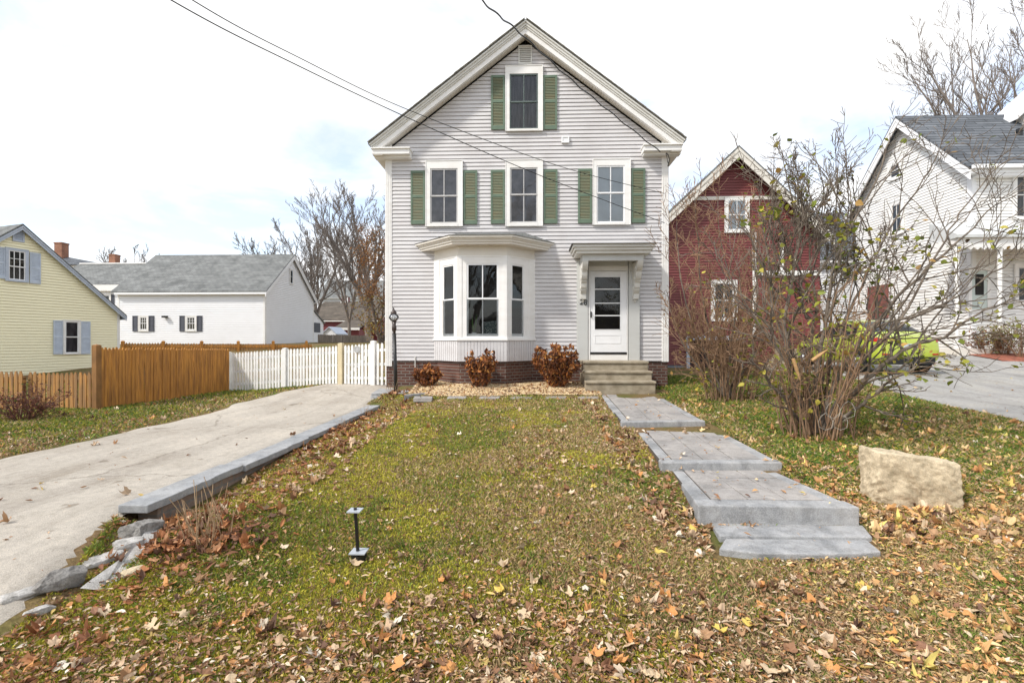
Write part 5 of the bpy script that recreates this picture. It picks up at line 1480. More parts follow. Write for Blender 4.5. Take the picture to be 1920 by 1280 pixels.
def lobe_outline(seed):
    r = random.Random(seed); pts = []
    # maple leaf: five pointed lobes, stalk at the origin
    for a, l in ((-150, 0.35), (-118, 0.62), (-92, 0.50), (-75, 0.66), (-56, 0.92), (-36, 0.60), (-18, 0.80), (0, 1.05), (18, 0.80), (36, 0.60), (56, 0.92), (75, 0.66), (92, 0.50), (118, 0.62), (150, 0.35)):
        l *= r.uniform(0.85, 1.12); w = math.radians(a + r.uniform(-5, 5))
        pts.append((math.sin(w) * l, math.cos(w) * l + 0.35))
    return pts
def maple(seed, curl):
    r = random.Random(seed); o = lobe_outline(seed)
    V = [(0, 0.38, 0)] + [(x, y, 0) for x, y in o] + [(x * 0.5, (y - 0.38) * 0.5 + 0.38, 0) for x, y in o]
    n = len(o); F = []
    for i in range(n - 1):
        F.append((0, 1 + n + i, 2 + n + i)); F += [(1 + n + i, 1 + i, 2 + i), (1 + n + i, 2 + i, 2 + n + i)]
    V = np.array(V); ph = r.uniform(0, 6)
    V[:, 2] = curl * (V[:, 0] ** 2 * r.uniform(0.2, 0.9) + (V[:, 1] - 0.4) ** 2 * r.uniform(-0.2, 0.8)) + 0.09 * np.sin(V[:, 0] * 6 + ph) * curl + 0.08 * np.sin(V[:, 1] * 7 + ph) * curl
    m = 1 - min(0.5, 0.25 * curl) * np.abs(V[:, 0]); V[:, 0] *= m
    V[:, 1] -= 0.38
    return V, np.array(F)
def curled(seed):
    r = random.Random(seed); nu, nv = 5, 4; V = []; a0 = r.uniform(1.2, 3.4); tw = r.uniform(-0.8, 0.8); bend = r.uniform(-0.5, 0.8)
    for i in range(nu):
        t = i / (nu - 1) * 2 - 1; w = (1 - abs(t) ** 1.6) * r.uniform(0.75, 1.1) + 0.08
        for j in range(nv):
            s = j / (nv - 1) * 2 - 1
            an = s * a0 / 2 + tw * t; rad = 0.42 / a0 * 2
            V.append((math.sin(an) * rad * w + r.uniform(-0.03, 0.03), t * 0.85, (1 - math.cos(an)) * rad * w + bend * t * t * 0.4))
    F = []
    for i in range(nu - 1):
        for j in range(nv - 1):
            k = i * nv + j; F += [(k, k + 1, k + nv + 1), (k, k + nv + 1, k + nv)]
    return np.array(V), np.array(F)
def scatter(temps, which, pos, size, rotz, tilt, tiltdir, cols, cvar=0.12, seed=0):
    """place templates; returns V, F, C"""
    rg = np.random.default_rng(seed); Vs, Fs, Cs, k = [], [], [], 0
    for ti, (V, F) in enumerate(temps):
        m = np.where(which == ti)[0]
        if not len(m): continue
        c, s = np.cos(rotz[m]), np.sin(rotz[m])
        X = V[None, :, 0] * c[:, None] - V[None, :, 1] * s[:, None]; Y = V[None, :, 0] * s[:, None] + V[None, :, 1] * c[:, None]; Z = np.repeat(V[None, :, 2], len(m), 0)
        # tilt about a horizontal axis
        ax, ay = np.cos(tiltdir[m])[:, None], np.sin(tiltdir[m])[:, None]
        ct, st_ = np.cos(tilt[m])[:, None], np.sin(tilt[m])[:, None]
        al = X * ax + Y * ay; pe = -X * ay + Y * ax
        pe2 = pe * ct - Z * st_; Z2 = pe * st_ + Z * ct
        X2 = al * ax - pe2 * ay; Y2 = al * ay + pe2 * ax
        W_ = np.stack([X2, Y2, Z2], -1) * size[m][:, None, None] + pos[m][:, None, :]
        Vs.append(W_.reshape(-1, 3))
        Fs.append((F[None] + (np.arange(len(m)) * len(V))[:, None, None] + k).reshape(-1, 3)); k += len(m) * len(V)
        cc = cols[m][:, None, :] * (1 + rg.normal(0, cvar, (len(m), len(V), 1)))
        Cs.append(np.clip(cc, 0, 1).reshape(-1, 3))
    return np.concatenate(Vs), np.concatenate(Fs), np.concatenate(Cs)
MAPLES = [maple(i, c) for i, c in enumerate((0.4, 0.9, 1.4, 1.8, 0.7, 1.1, 2.2, 1.5, 2.6, 1.2))]
CURLS = [curled(i + 50) for i in range(8)]
DRY = np.array([(0.56, 0.40, 0.26), (0.40, 0.235, 0.125), (0.68, 0.54, 0.39), (0.27, 0.14, 0.075), (0.48, 0.235, 0.09), (0.14, 0.075, 0.048), (0.76, 0.67, 0.54), (0.50, 0.36, 0.12)])
def pick(rg, pal, p, n): return pal[rg.choice(len(pal), n, p=np.array(p) / sum(p))]

# ------------------------------------------------------------------ where grass may grow, where leaves may lie
def in_quad(x, y, q, m=0.0):
    r = np.ones(len(x), bool)
    for i in range(4):
        a, b = q[i], q[(i + 1) % 4]
        r &= ((b[0] - a[0]) * (y - a[1]) - (b[1] - a[1]) * (x - a[0])) > -m
    return r
WALKQ = [[(v[0], v[1]) for v in q] for q in (
    [flat(1166, 791, 0.012), flat(1322, 789, 0.012), Vector((2.80, 10.56, 0)), Vector((1.56, 10.56, 0))],
    [flat(1241, 867, -0.08), flat(1466, 867, -0.08), flat(1331, 797, -0.08), flat(1185, 797, -0.08)],
    [flat(1311, 947, -0.16), flat(1611, 951, -0.16), flat(1447, 879, -0.16), flat(1258, 879, -0.16)],
    [flat(1348, 1034, -0.325), flat(1645, 1034, -0.325), flat(1612, 986, -0.305), flat(1340, 986, -0.305)])]
BX0, BX1 = -2.62, 1.58
def bed_front(x): return 10.22 + 0.10 * np.sin(x * 1.3) + 0.35 * np.clip(-(x + 1.9), 0, 1)
def free(x, y, walk=True):
    ok = ~in_drive(x, y, 0.02 if walk else 0.3)
    ok &= ~((y > D - 0.05) & (x > XL - 0.05) & (x < XR + 0.05))
    ok &= ~((x > BX0) & (x < BX1) & (y > bed_front(x)))
    ok &= ~((x > -3.33) & (x < -3.02) & (y > 3.75) & (y < 10.0))
    ok &= ~((x > -3.6) & (x < -2.5) & (y > 10.4))
    ok &= ~((x > 1.2) & (x < 3.1) & (y > 10.55) & (y < 12))
    if walk:
        for q in WALKQ: ok &= ~in_quad(x, y, q, 0.02)
    ok &= ~((y > RY - 0.1) & (x > xl_ - 0.1) & (x < xr_))
    return ok
def sample(rg, n, ylo, yhi, spread=1.28, power=1.0):
    u = rg.random(n)
    y = ylo * (yhi / ylo) ** u if power == 1 else ylo + (yhi - ylo) * u
    x = (rg.random(n) * 2 - 1) * (spread * y + 0.4)
    return x, y

# ------------------------------------------------------------------ grass
rg = np.random.default_rng(1)
def blades(n, ylo, yhi, seed):
    rg = np.random.default_rng(seed)
    x, y = sample(rg, n, ylo, yhi)
    keep = free(x, y)
    g = vnoise(x, y, 0.8, 21, 3) + 0.22 * (vnoise(x, y, 5.0, 22, 2) - 0.5)      # green where high
    mo = vnoise(x, y, 1.1, 41, 3) + 0.25 * (vnoise(x, y, 6.0, 42, 2) - 0.5)      # moss where high
    lush = sst(1.8, 3.2, x) * sst(3.6, 5.0, y) + sst(-5.5, -6.5, x) * 0.9 + sst(8.7, 10, y) * 0.35
    front = 1 - sst(2.5, 3.4, y + 0.5 * (vnoise(x, y, 0.7, 9, 2) - 0.5) - 0.12 * x)
    bare = vnoise(x, y, 0.55, 77, 3)
    thin = ((bare > 0.60) & (x < -5.8)) | ((x < -5.8) & (x > ldrive_left(y) - 0.25 - 1.3 * vnoise(x, y, 0.6, 88, 2)))
    keep &= ~((rg.random(n) < 0.8) & thin)
    keep &= ~((rg.random(n) < 0.45) & (front > 0.5) & (g < 0.52))
    x, y, g, mo, lush, front = (v[keep] for v in (x, y, g, mo, lush, front))
    n = len(x); r = rg.random(n)
    green = np.array((0.165, 0.23, 0.038)); ygreen = np.array((0.44, 0.40, 0.05)); straw = np.array((0.52, 0.38, 0.20)); brown = np.array((0.36, 0.22, 0.115)); deep = np.array((0.075, 0.15, 0.026))
    gf = np.clip((g - 0.43) / 0.2 + lush * 0.55 - front * 0.45, 0, 1)
    C = np.where((r < 0.22 + 0.60 * gf)[:, None], green, straw)
    C = np.where(((r > 0.80))[:, None], brown, C)
    mo = mo + 0.13 * np.exp(-((x + 1.5) / 0.9) ** 2 - ((y - 2.85) / 0.5) ** 2) + 0.06 * np.exp(-((x + 1.0) / 1.1) ** 2 - ((y - 4.6) / 1.4) ** 2)
    mossy = (mo > 0.535) & (rg.random(n) < 0.85) & (x > -3.1) & (x < 1.6)
    C = np.where(mossy[:, None], ygreen, C)
    C = np.where(((lush > 0.5) & (rg.random(n) < 0.35))[:, None], deep, C)
    mid = (~mossy) & (rg.random(n) < (0.16 + 0.16 * sst(1.0, -0.8, x)) * (1 - front)); C = np.where(mid[:, None], ygreen * 0.8, C)
    C = C * (1 + rg.normal(0, 0.22, (n, 1))); C = np.clip(C, 0.01, 0.9)
    dist = np.sqrt(x * x + y * y)
    h = (0.012 + 0.022 * rg.random(n)) * (1 + 0.6 * lush) * np.where(mossy, 0.6, 1.0) * (0.95 + 0.02 * dist)
    w = 0.0021 * np.maximum(1, dist / 2.6) ** 0.85 * np.where(mossy, 1.5, 1.0)
    a = rg.random(n) * 6.283; le = rg.random(n) * 1.0 * h; la = rg.random(n) * 6.283
    z = H(x, y)
    b0 = np.stack([x - np.cos(a) * w, y - np.sin(a) * w, z - 0.004], 1); b1 = np.stack([x + np.cos(a) * w, y + np.sin(a) * w, z - 0.004], 1)
    m0 = np.stack([x + np.cos(la) * le * 0.35 - np.cos(a) * w * 0.7, y + np.sin(la) * le * 0.35 - np.sin(a) * w * 0.7, z + h * 0.6], 1)
    t = np.stack([x + np.cos(la) * le * 1.3, y + np.sin(la) * le * 1.3, z + h], 1)
    V = np.stack([b0, b1, t, m0], 1).reshape(-1, 3)
    k = np.arange(n)[:, None] * 4
    F = np.concatenate([k + np.array([[0, 1, 3]]), k + np.array([[1, 2, 3]])])
    C4 = np.repeat(C, 4, 0)
    return V, F, C4
V, F, C = blades(1000000, 1.55, 15.0, 3)
tag(np_obj('grass', V, F, m_grass, C), kind='stuff')

# ------------------------------------------------------------------ leaf litter
def litter_density(x, y):
    front = 1 - sst(1.9, 3.7, y + 1.3 * (vnoise(x, y, 0.9, 9, 3) - 0.5) - 0.16 * np.clip(x, -1, 3))
    front = front * (1 - 0.8 * sst(-0.5, -1.0, x) * sst(2.15, 2.5, y) * sst(0.42, 0.55, vnoise(x, y, 1.1, 41, 3)))
    right = sst(0.7, 2.4, x) * (0.55 + 0.6 * vnoise(x, y, 0.9, 61, 2))
    wallside = (1 - sst(-2.75, -1.9 , x - 0.05 * (y - 4))) * sst(-3.6, -3.0, x) * sst(3.0, 3.6, y)
    mid = 0.50 * sst(3.2, 7.0, y) + 0.30
    strip_ = sst(-5.9, -6.3, x) * (1 - sst(-7.2, -7.8, x)) * 0.55
    front = front * (1 - 0.75 * np.exp(-((x + 1.5) / 0.9) ** 2 - ((y - 2.85) / 0.45) ** 2))
    cl = vnoise(x, y, 1.6, 71, 3)
    bare = sst(0.3, -0.8, x) * sst(-3.2, -2.4, x) * sst(3.0, 3.6, y) * (1 - sst(6.5, 8.5, y))
    return np.clip((front * 0.85 + right * 1.25 + wallside * 1.3 + mid + strip_) * (0.35 + 1.25 * sst(0.3, 0.7, cl)) * (1 - 0.45 * bare), 0, 1)
def litter(n, ylo, yhi, seed, smin, smax, mapleshare, drift=False):
    rg = np.random.default_rng(seed)
    x, y = sample(rg, n, ylo, yhi)
    keep = (rg.random(n) < 0.85 * litter_density(x, y)) & free(x, y)
    if drift: keep = ((x > 1.0) | (x < -2.0)) & (x > -3.2) & free(x, y) & (rg.random(n) < 0.25 + 0.9 * sst(0.35, 0.65, vnoise(x, y, 1.3, 93, 3)))
    # a few on the stones and on the drive
    onwalk = np.zeros(n, bool); zz = H(x, y)
    for q, zq in zip(WALKQ, (0.012, -0.08, -0.16, -0.31)):
        i = in_quad(x, y, q, -0.03); onwalk |= i; zz = np.where(i, zq + 0.002, zz)
    keep |= onwalk & (rg.random(n) < 0.02)
    keep |= in_drive(x, y, 0.1) & (rg.random(n) < 0.006)
    x, y, zz = x[keep], y[keep], zz[keep]; n = len(x)
    temps = CURLS + MAPLES
    mp = rg.random(n) < mapleshare
    which = np.where(mp, len(CURLS) + rg.integers(0, len(MAPLES), n), rg.integers(0, len(CURLS), n))
    dist = np.sqrt(x * x + y * y)
    size = rg.uniform(smin, smax, n) * np.where(mp, 1.5, 1.0) * np.clip(0.9 + 0.03 * dist, 1, 1.25)
    C = pick(rg, DRY, (4, 4.5, 1.8, 3.8, 2.4, 2.0, 0.5, 0.8), n)
    rt = sst(1.0, 2.5, x) * (rg.random(n) < 0.55)
    C = np.where((rt > 0.5)[:, None], pick(rg, np.array([(0.66, 0.38, 0.16), (0.70, 0.50, 0.26), (0.54, 0.28, 0.11), (0.66, 0.53, 0.16)]), (3, 3, 2, 1.5), n), C)
    lf = (x < -2.2) & (x > -3.2) & (rg.random(n) < 0.5); C = np.where(lf[:, None], pick(rg, np.array([(0.34, 0.14, 0.06), (0.24, 0.10, 0.05), (0.42, 0.20, 0.09)]), (1, 1, 1), n), C)
    C = C * (1 + rg.normal(0, 0.15, (n, 1)))
    pos = np.stack([x, y, zz + rg.uniform(0.006, 0.028, n)], 1)
    return scatter(temps, which, pos, size, rg.random(n) * 6.283, rg.normal(0, 0.42, n), rg.random(n) * 6.283, C, 0.10, seed)
V, F, C = litter(125000, 1.5, 14.0, 11, 0.009, 0.024, 0.03)
V2, F2, C2 = litter(17000, 1.5, 14.0, 12, 0.020, 0.040, 0.22)
V3, F3, C3 = litter(34000, 3.6, 13.0, 13, 0.024, 0.046, 0.30, True)
tag(np_obj('leaf_litter', np.concatenate([V, V2, V3]), np.concatenate([F, F2 + len(V), F3 + len(V) + len(V2)]), m_dead, np.concatenate([C, C2, C3])), kind='stuff')

# the larger maple leaves one can pick out, each a thing of its own
rg = np.random.default_rng(5)
KINDS_ = [('pale tan', (0.60, 0.45, 0.28)), ('orange brown', (0.58, 0.27, 0.085)), ('dark brown', (0.27, 0.13, 0.07)), ('yellow', (0.62, 0.46, 0.10)), ('whitish', (0.68, 0.60, 0.48))]
LEAFMESH = []
for kn, kc in KINDS_:
    mm = mat('maple_leaf_' + kn.replace(' ', '_'), kc, 0.7, 0.35, 26)
    row = []
    for ti, (V, F) in enumerate(MAPLES):
        st_k = len(V)
        VV = np.concatenate([V, [(-0.02, -0.38, 0.02), (0.02, -0.38, 0.02), (0.06, -0.95, 0.10)]]); FF_ = np.concatenate([F, [(st_k, st_k + 1, st_k + 2)]])
        me = bpy.data.meshes.new('fallen_leaf'); me.from_pydata(VV.tolist(), [], FF_.tolist()); me.materials.append(mm); row.append(me)
    LEAFMESH.append(row)
cnt = 0; tries = 0
while cnt < 290 and tries < 20000:
    tries += 1
    x, y = sample(rg, 1, 1.75, 5.2, 1.08)
    if not free(x, y)[0]: continue
    w = litter_density(x, y)[0] * (1.0 if x[0] > 0.2 else 0.45) + 0.06
    if rg.random() > w: continue
    right = x[0] > 0.8
    k = rg.choice(5, p=(0.38, 0.34, 0.12, 0.12, 0.04) if right else (0.38, 0.24, 0.25, 0.09, 0.04))
    o = bpy.data.objects.new('fallen_leaf', LEAFMESH[k][(0, 1, 2, 4, 5, 7, 9)[rg.integers(0, 7)]]); COL.objects.link(o)
    z = Hs(x[0], y[0])
    o.location = (x[0], y[0], z + rg.uniform(0.015, 0.035))
    s = rg.uniform(0.035, 0.072); o.scale = (s, s, s)
    o.rotation_euler = (rg.normal(0, 0.35) + (math.pi if rg.random() < 0.4 else 0), rg.normal(0, 0.35), rg.random() * 6.28)
    side = 'to the right of the stone walk' if x[0] > 1.1 else ('near the drive' if x[0] < -1.2 else 'in the middle of the lawn')
    tag(o, '%s dry maple leaf lying on the grass %s' % (KINDS_[k][0], side), 'leaf', 'fallen %s maple leaves %s' % (KINDS_[k][0], side))
    cnt += 1

# ------------------------------------------------------------------ gravel bed in front of the house
m_peb = col_attr_mat('pebble', 0.8)
def bed_z(x, y): return H(x, y) + 0.02 + 0.10 * sst(0, 0.9, y - bed_front(x))
bxs = np.linspace(BX0 - 0.05, BX1, 60); bt = np.linspace(0, 1, 24)
BX, BT = np.meshgrid(bxs, bt); BY_ = bed_front(BX) * (1 - BT) + (D + 0.02) * BT
BZ = bed_z(BX.ravel(), BY_.ravel()).reshape(BX.shape); BZ[0] -= 0.05; BZ[:, 0] -= 0.1
i = np.arange(BX.size).reshape(BX.shape)
BF = np.stack([i[:-1, :-1], i[:-1, 1:], i[1:, 1:], i[1:, :-1]], -1).reshape(-1, 4)
tag(np_obj('soil', np.stack([BX.ravel(), BY_.ravel(), BZ.ravel()], 1), BF, mat('tan_grit', (0.34, 0.25, 0.14), 0.95, 0.4, 30), smooth=True), kind='structure')
rg = np.random.default_rng(8); n = 20000
x = rg.uniform(BX0, BX1, n); t = rg.random(n); y = bed_front(x) + t * (D - bed_front(x)); 
OCT = (np.array([(1, 0, 0), (-1, 0, 0), (0, 0.8, 0), (0, -0.8, 0), (0, 0, 0.6), (0, 0, -0.6), (0.55, 0.45, 0.35), (-0.55, 0.45, 0.35), (-0.55, -0.45, 0.35), (0.55, -0.45, 0.35)]),
       np.array([(4, 6, 7), (4, 7, 8), (4, 8, 9), (4, 9, 6), (0, 2, 6), (2, 1, 7), (1, 3, 8), (3, 0, 9), (2, 7, 6), (1, 8, 7), (3, 9, 8), (0, 6, 9), (0, 5, 2), (2, 5, 1), (1, 5, 3), (3, 5, 0)]))
C = pick(rg, np.array([(0.66, 0.50, 0.28), (0.52, 0.37, 0.20), (0.72, 0.58, 0.37), (0.38, 0.25, 0.13), (0.55, 0.43, 0.31)]), (3, 3, 2, 1.5, 1), n)
V, F, C = scatter([OCT], np.zeros(n, int), np.stack([x, y, bed_z(x, y) + 0.008], 1), rg.uniform(0.012, 0.027, n), rg.random(n) * 6.28, rg.normal(0, 0.4, n), rg.random(n) * 6.28, C, 0.06, 8)
tag(np_obj('gravel', V, F, m_peb, C), kind='stuff')

n = 1500; x = rg.uniform(BX0, BX1, n); t = rg.random(n); y = bed_front(x) + t * (D - 0.1 - bed_front(x))
keep = (y < YF - 0.05) | (x < BL - 0.1) | (x > BR + 0.1); x, y = x[keep], y[keep]; n = len(x)
V, F, C = scatter(CURLS + MAPLES, rg.integers(0, 18, n), np.stack([x, y, bed_z(x, y) + 0.025], 1), rg.uniform(0.02, 0.045, n), rg.random(n) * 6.28, rg.normal(0, 0.5, n), rg.random(n) * 6.28, pick(rg, DRY, (4, 4, 1, 3, 3, 2, 0.5, 1), n), 0.1, 9)
tag(np_obj('leaf_litter', V, F, m_dead, C), kind='stuff')

# ------------------------------------------------------------------ dead hydrangea shrubs in the bed
def dead_shrub(base, w, h, seed, spiky, nleaf, label, bright=1.0):
    rg = np.random.default_rng(seed)
    root = thing('hydrangea_shrub', base, label, 'shrub')
    lines, spots = [], []
    ns = int(15 + w * 22)
    for i in range(ns):
        a = rg.random() * 6.283; rr = math.sqrt(rg.random())
        top = np.array([base[0] + math.cos(a) * rr * w * 0.5, base[1] + math.sin(a) * rr * w * 0.42, base[2] + h * (1.0 - (0.45 if not spiky else 0.25) * rr * rr) * rg.uniform(0.6, 1.05)])
        b = np.array([base[0] + math.cos(a) * rr * 0.12, base[1] + math.sin(a) * rr * 0.1, base[2] - 0.03])
        n = 7; t = np.linspace(0, 1, n)[:, None]
        P = b * (1 - t) + top * t; P[:, :2] += (top - b)[None, :2] * (np.sin(t * math.pi) * -0.12) + rg.normal(0, 0.01, (n, 2))
        lines.append((P, np.linspace(0.009, 0.004, n))); spots.append(P)
    V, F = tubes(lines, 4); np_obj('stems', V, F, m_twig, parent=root)
    idx = rg.integers(0, ns, nleaf); tt = rg.uniform(0.15, 1.0, nleaf) ** 0.8
    pos = np.array([spots[k][min(6, int(q * 6.999))] for k, q in zip(idx, tt)]) + rg.normal(0, 0.026, (nleaf, 3))
    pos[:, 2] = np.maximum(pos[:, 2], base[2] + 0.02)
    pal = np.array([(0.30, 0.11, 0.04), (0.44, 0.17, 0.05), (0.19, 0.075, 0.04), (0.55, 0.26, 0.07), (0.40, 0.21, 0.10), (0.10, 0.045, 0.03)]) * bright
    C = pick(rg, pal, (4, 2.6, 3.5, 1.2, 1, 3.2), nleaf)
    V, F, C = scatter(CURLS, rg.integers(0, 8, nleaf), pos, rg.uniform(0.04, 0.085, nleaf), rg.random(nleaf) * 6.28, rg.normal(1.45, 0.4, nleaf), rg.random(nleaf) * 6.28, C, 0.12, seed)
    np_obj('leaves', V, F, m_dead, C, parent=root)
    for k in range(int(3 + w * 7)):                   # old flower heads
        P = spots[rg.integers(0, ns)]; c = P[-1] if rg.random() < 0.5 else P[4]
        n = 90; d = rg.normal(0, 1, (n, 3)); d /= np.linalg.norm(d, axis=1, keepdims=True)
        pp = c + d * np.array([0.055, 0.055, 0.05]) * rg.uniform(0.5, 1.0, (n, 1))
        C = pick(rg, np.array([(0.42, 0.19, 0.055), (0.50, 0.26, 0.08), (0.30, 0.13, 0.05)]) * bright, (2, 1, 2), n)
        V, F, C = scatter(CURLS[:3], rg.integers(0, 3, n), pp, rg.uniform(0.012, 0.022, n), rg.random(n) * 6.28, rg.normal(0, 1, n), rg.random(n) * 6.28, C, 0.1, seed + k)
        np_obj('flower_head', V, F, m_dead, C, parent=root)
def bedpt(px, Y): 
    p = atY(px, 700, Y); return (p.x, Y, float(bed_z(np.array([p.x]), np.array([Y]))[0]))
dead_shrub(bedpt(801, 11.2), 0.72, 0.50, 31, False, 1000, 'low round dead rust-brown shrub, nearest the lamp post')
dead_shrub(bedpt(900, 10.85), 0.82, 0.82, 32, True, 1500, 'spiky dead orange-brown shrub in front of the bay window')
dead_shrub(bedpt(1044, 11.05), 1.18, 0.98, 33, True, 3000, 'largest dead brown shrub, beside the concrete steps')

# ------------------------------------------------------------------ the two tall multi-stemmed shrubs
def leaves_on(root, name, pts, dirs, seed, size, pal, probs, material=None, flat=0.5):
    rg = np.random.default_rng(seed); n = len(pts)
    C = pick(rg, np.array(pal), probs, n) * (1 + rg.normal(0, 0.15, (n, 1)))
    V, F, C = scatter([(LEAF_HEART, LEAF_HEART_F)], np.zeros(n, int), np.asarray(pts), rg.uniform(size * 0.6, size * 1.25, n), rg.random(n) * 6.283, rg.normal(flat, 0.6, n), rg.random(n) * 6.283, C, 0.08, seed)
    return np_obj(name, V, F, material or m_leaf, C, parent=root)
def limb(rng_, pix, Y0, Y1, r0, r1, jit=0.02, sub=4):
    """a branch through picture points; its distance runs from Y0 to Y1"""
    n = len(pix); P = []
    for i, (a, b) in enumerate(pix):
        t = i / (n - 1); P.append(np.array(atY(a, b, Y0 + (Y1 - Y0) * t ** 1.2)))
    out = []
    for i in range(n - 1):
        p0, p1, p2, p3 = P[max(0, i - 1)], P[i], P[i + 1], P[min(n - 1, i + 2)]
        for k in range(sub):
            t = k / sub
            out.append(0.5 * (2 * p1 + (p2 - p0) * t + (2 * p0 - 5 * p1 + 4 * p2 - p3) * t * t + (3 * p1 - p0 - 3 * p2 + p3) * t ** 3) + rng_.normal(0, jit * 0.5, 3))
    out.append(P[-1]); out = np.array(out)
    return out, r1 + (r0 - r1) * (1 - np.linspace(0, 1, len(out))) ** 1.1
sh_z = -0.10
sb = atZ(1532, 822, sh_z)
big = thing('lilac_shrub', (sb.x, sb.y, Hs(sb.x, sb.y)), 'tall sprawling half-bare shrub with long arching branches and yellow-green leaves, right of the walk', 'shrub')
rg = np.random.default_rng(14)
Yb = sb.y
limbs = [
    ([(1545, 800), (1592, 745), (1650, 690), (1705, 650), (1770, 632), (1815, 600), (1860, 575), (1930, 560)], Yb, Yb - 0.5, 0.038, 0.005),
    ([(1535, 800), (1560, 730), (1605, 650), (1655, 590), (1720, 520), (1795, 455), (1850, 400), (1905, 365)], Yb, Yb + 0.3, 0.036, 0.005),
    ([(1528, 810), (1530, 720), (1545, 620), (1562, 530), (1590, 440), (1640, 345), (1662, 285), (1668, 250)], Yb, Yb + 0.2, 0.034, 0.004),
    ([(1520, 810), (1492, 720), (1472, 630), (1480, 545), (1498, 440), (1482, 360), (1466, 285)], Yb, Yb + 0.5, 0.042, 0.004),
    ([(1550, 805), (1605, 765), (1660, 722), (1712, 690), (1760, 668)], Yb - 0.1, Yb - 0.8, 0.028, 0.006),
    ([(1510, 800), (1475, 755), (1440, 712), (1405, 672)], Yb, Yb - 0.3, 0.026, 0.012),
    ([(1540, 800), (1580, 735), (1622, 672), (1700, 600), (1790, 560), (1880, 500), (1925, 470)], Yb, Yb - 0.2, 0.026, 0.004),
    ([(1530, 800), (1545, 700), (1590, 590), (1640, 480), (1700, 380), (1745, 320), (1760, 285)], Yb + 0.1, Yb + 0.6, 0.026, 0.004),
    ([(1525, 800), (1515, 690), (1530, 580), (1520, 470), (1545, 375), (1527, 290)], Yb + 0.1, Yb + 0.7, 0.026, 0.003),
    ([(1522, 805), (1500, 700), (1452, 590), (1440, 480), (1425, 390), (1430, 320)], Yb + 0.1, Yb + 0.4, 0.024, 0.003),
    ([(1535, 800), (1555, 690), (1562, 560), (1600, 450), (1592, 360), (1582, 295)], Yb + 0.15, Yb + 0.8, 0.022, 0.003),
    ([(1518, 800), (1480, 690), (1418, 600), (1372, 530), (1330, 470)], Yb, Yb - 0.1, 0.02, 0.003),
    ([(1545, 800), (1620, 720), (1690, 690), (1740, 610), (1820, 520), (1870, 440), (1880, 330)], Yb, Yb + 0.1, 0.02, 0.003),
    ([(1540, 810), (1600, 700), (1680, 610), (1760, 470), (1800, 400), (1880, 305), (1915, 300)], Yb, Yb - 0.3, 0.022, 0.003),
]
thick, fine, tips = [], [], []
for pix, Y0, Y1, r0, r1 in limbs:
    l = limb(rg, pix, Y0, Y1, r0, r1); thick.append(l)
    ramify(rg, l, fine, tips, 0, 2, (16, 7), 0.32, (0.35, 1.05), 0.2, 0.0, 0.16, 0.0041)
suck = []
for i in range(72):                                    # thicket of suckers from the ground
    a = rg.random() * 6.283; rr = math.sqrt(rg.random()) * 0.42
    p = np.array([sb.x + math.cos(a) * rr, sb.y + math.sin(a) * rr * 0.9, Hs(sb.x, sb.y) - 0.04])
    d = np.array([math.cos(a) * 0.32 * rg.random() + rg.normal(0, 0.12), math.sin(a) * 0.3 * rg.random() + rg.normal(0, 0.1), 1.0])
    l = wander(rg, p, d, rg.uniform(0.6, 2.2), rg.uniform(0.006, 0.012), 0.004, 8, 0.06, 0.02); suck.append(l)
    if i % 2 == 0: ramify(rg, l, suck, tips, 0, 2, (6, 4), 0.38, (0.3, 1.1), 0.3, 0.0, 0.17, 0.0034)
for i in range(50):                                    # dense dark crown to the upper left
    p = np.array(atY(rg.uniform(1425, 1640), rg.uniform(390, 620), Yb + rg.uniform(0.1, 0.7)))
    l = wander(rg, p, (rg.normal(0, 0.35), rg.normal(0, 0.2), 1), rg.uniform(0.6, 1.15), 0.009, 0.003, 7, 0.12, 0.02); fine.append(l)
    ramify(rg, l, fine, tips, 0, 2, (10, 5), 0.36, (0.35, 0.9), 0.25, 0.05, 0.12, 0.0038)
V, F = tubes(thick, 7); np_obj('trunks', V, F, m_bark, parent=big, smooth=True)
V, F = tubes(fine, 4); np_obj('twigs', V, F, m_bark, parent=big)
V, F = tubes(suck, 4); np_obj('suckers', V, F, m_twig, parent=big)
lf = MB()                                              # split, broken-off stubs with pale wood
for (a, b_, c, d_) in ((1478, 1524 - 800, 1552, 655), (1487, 672, 1500, 712)):
    p, q = atY(a if a != 1478 else 1522, b_ if b_ != 724 else 676, Yb - 0.45), atY(c, d_, Yb - 0.45)
    lf.tube([p, p.lerp(q, 0.5), q], [0.02, 0.022, 0.006], 6)
lf.build('broken_stub', mat('fresh_split_wood', (0.50, 0.30, 0.13), 0.8, 0.3, 20), big)
tp = np.array([t[0] for t in tips]); sel = []
for i, p in enumerate(tp):
    # more leaves in the middle and on the right, few at the very top
    pxx = 990 + p[0] / p[1] * FPX; zz = p[2]
    pr_ = 0.19 if (pxx > 1560 and zz < 2.7) else (0.13 if zz < 2.3 else 0.035)
    if rg.random() < pr_: sel.append(i)
pts = tp[sel] + rg.normal(0, 0.03, (len(sel), 3))
cl = []
for px, py, n in ((1700, 690, 34), (1740, 680, 26), (1450, 395, 26), (1420, 410, 20), (1580, 430, 24), (1720, 470, 18), (1600, 620, 22), (1560, 640, 18), (1640, 500, 20), (1480, 560, 20)):
    c = np.array(atY(px, py, Yb - 0.3)); cl.append(c + rg.normal(0, 1, (n, 3)) * np.array([0.16, 0.14, 0.11]))
pts = np.concatenate([pts] + cl)
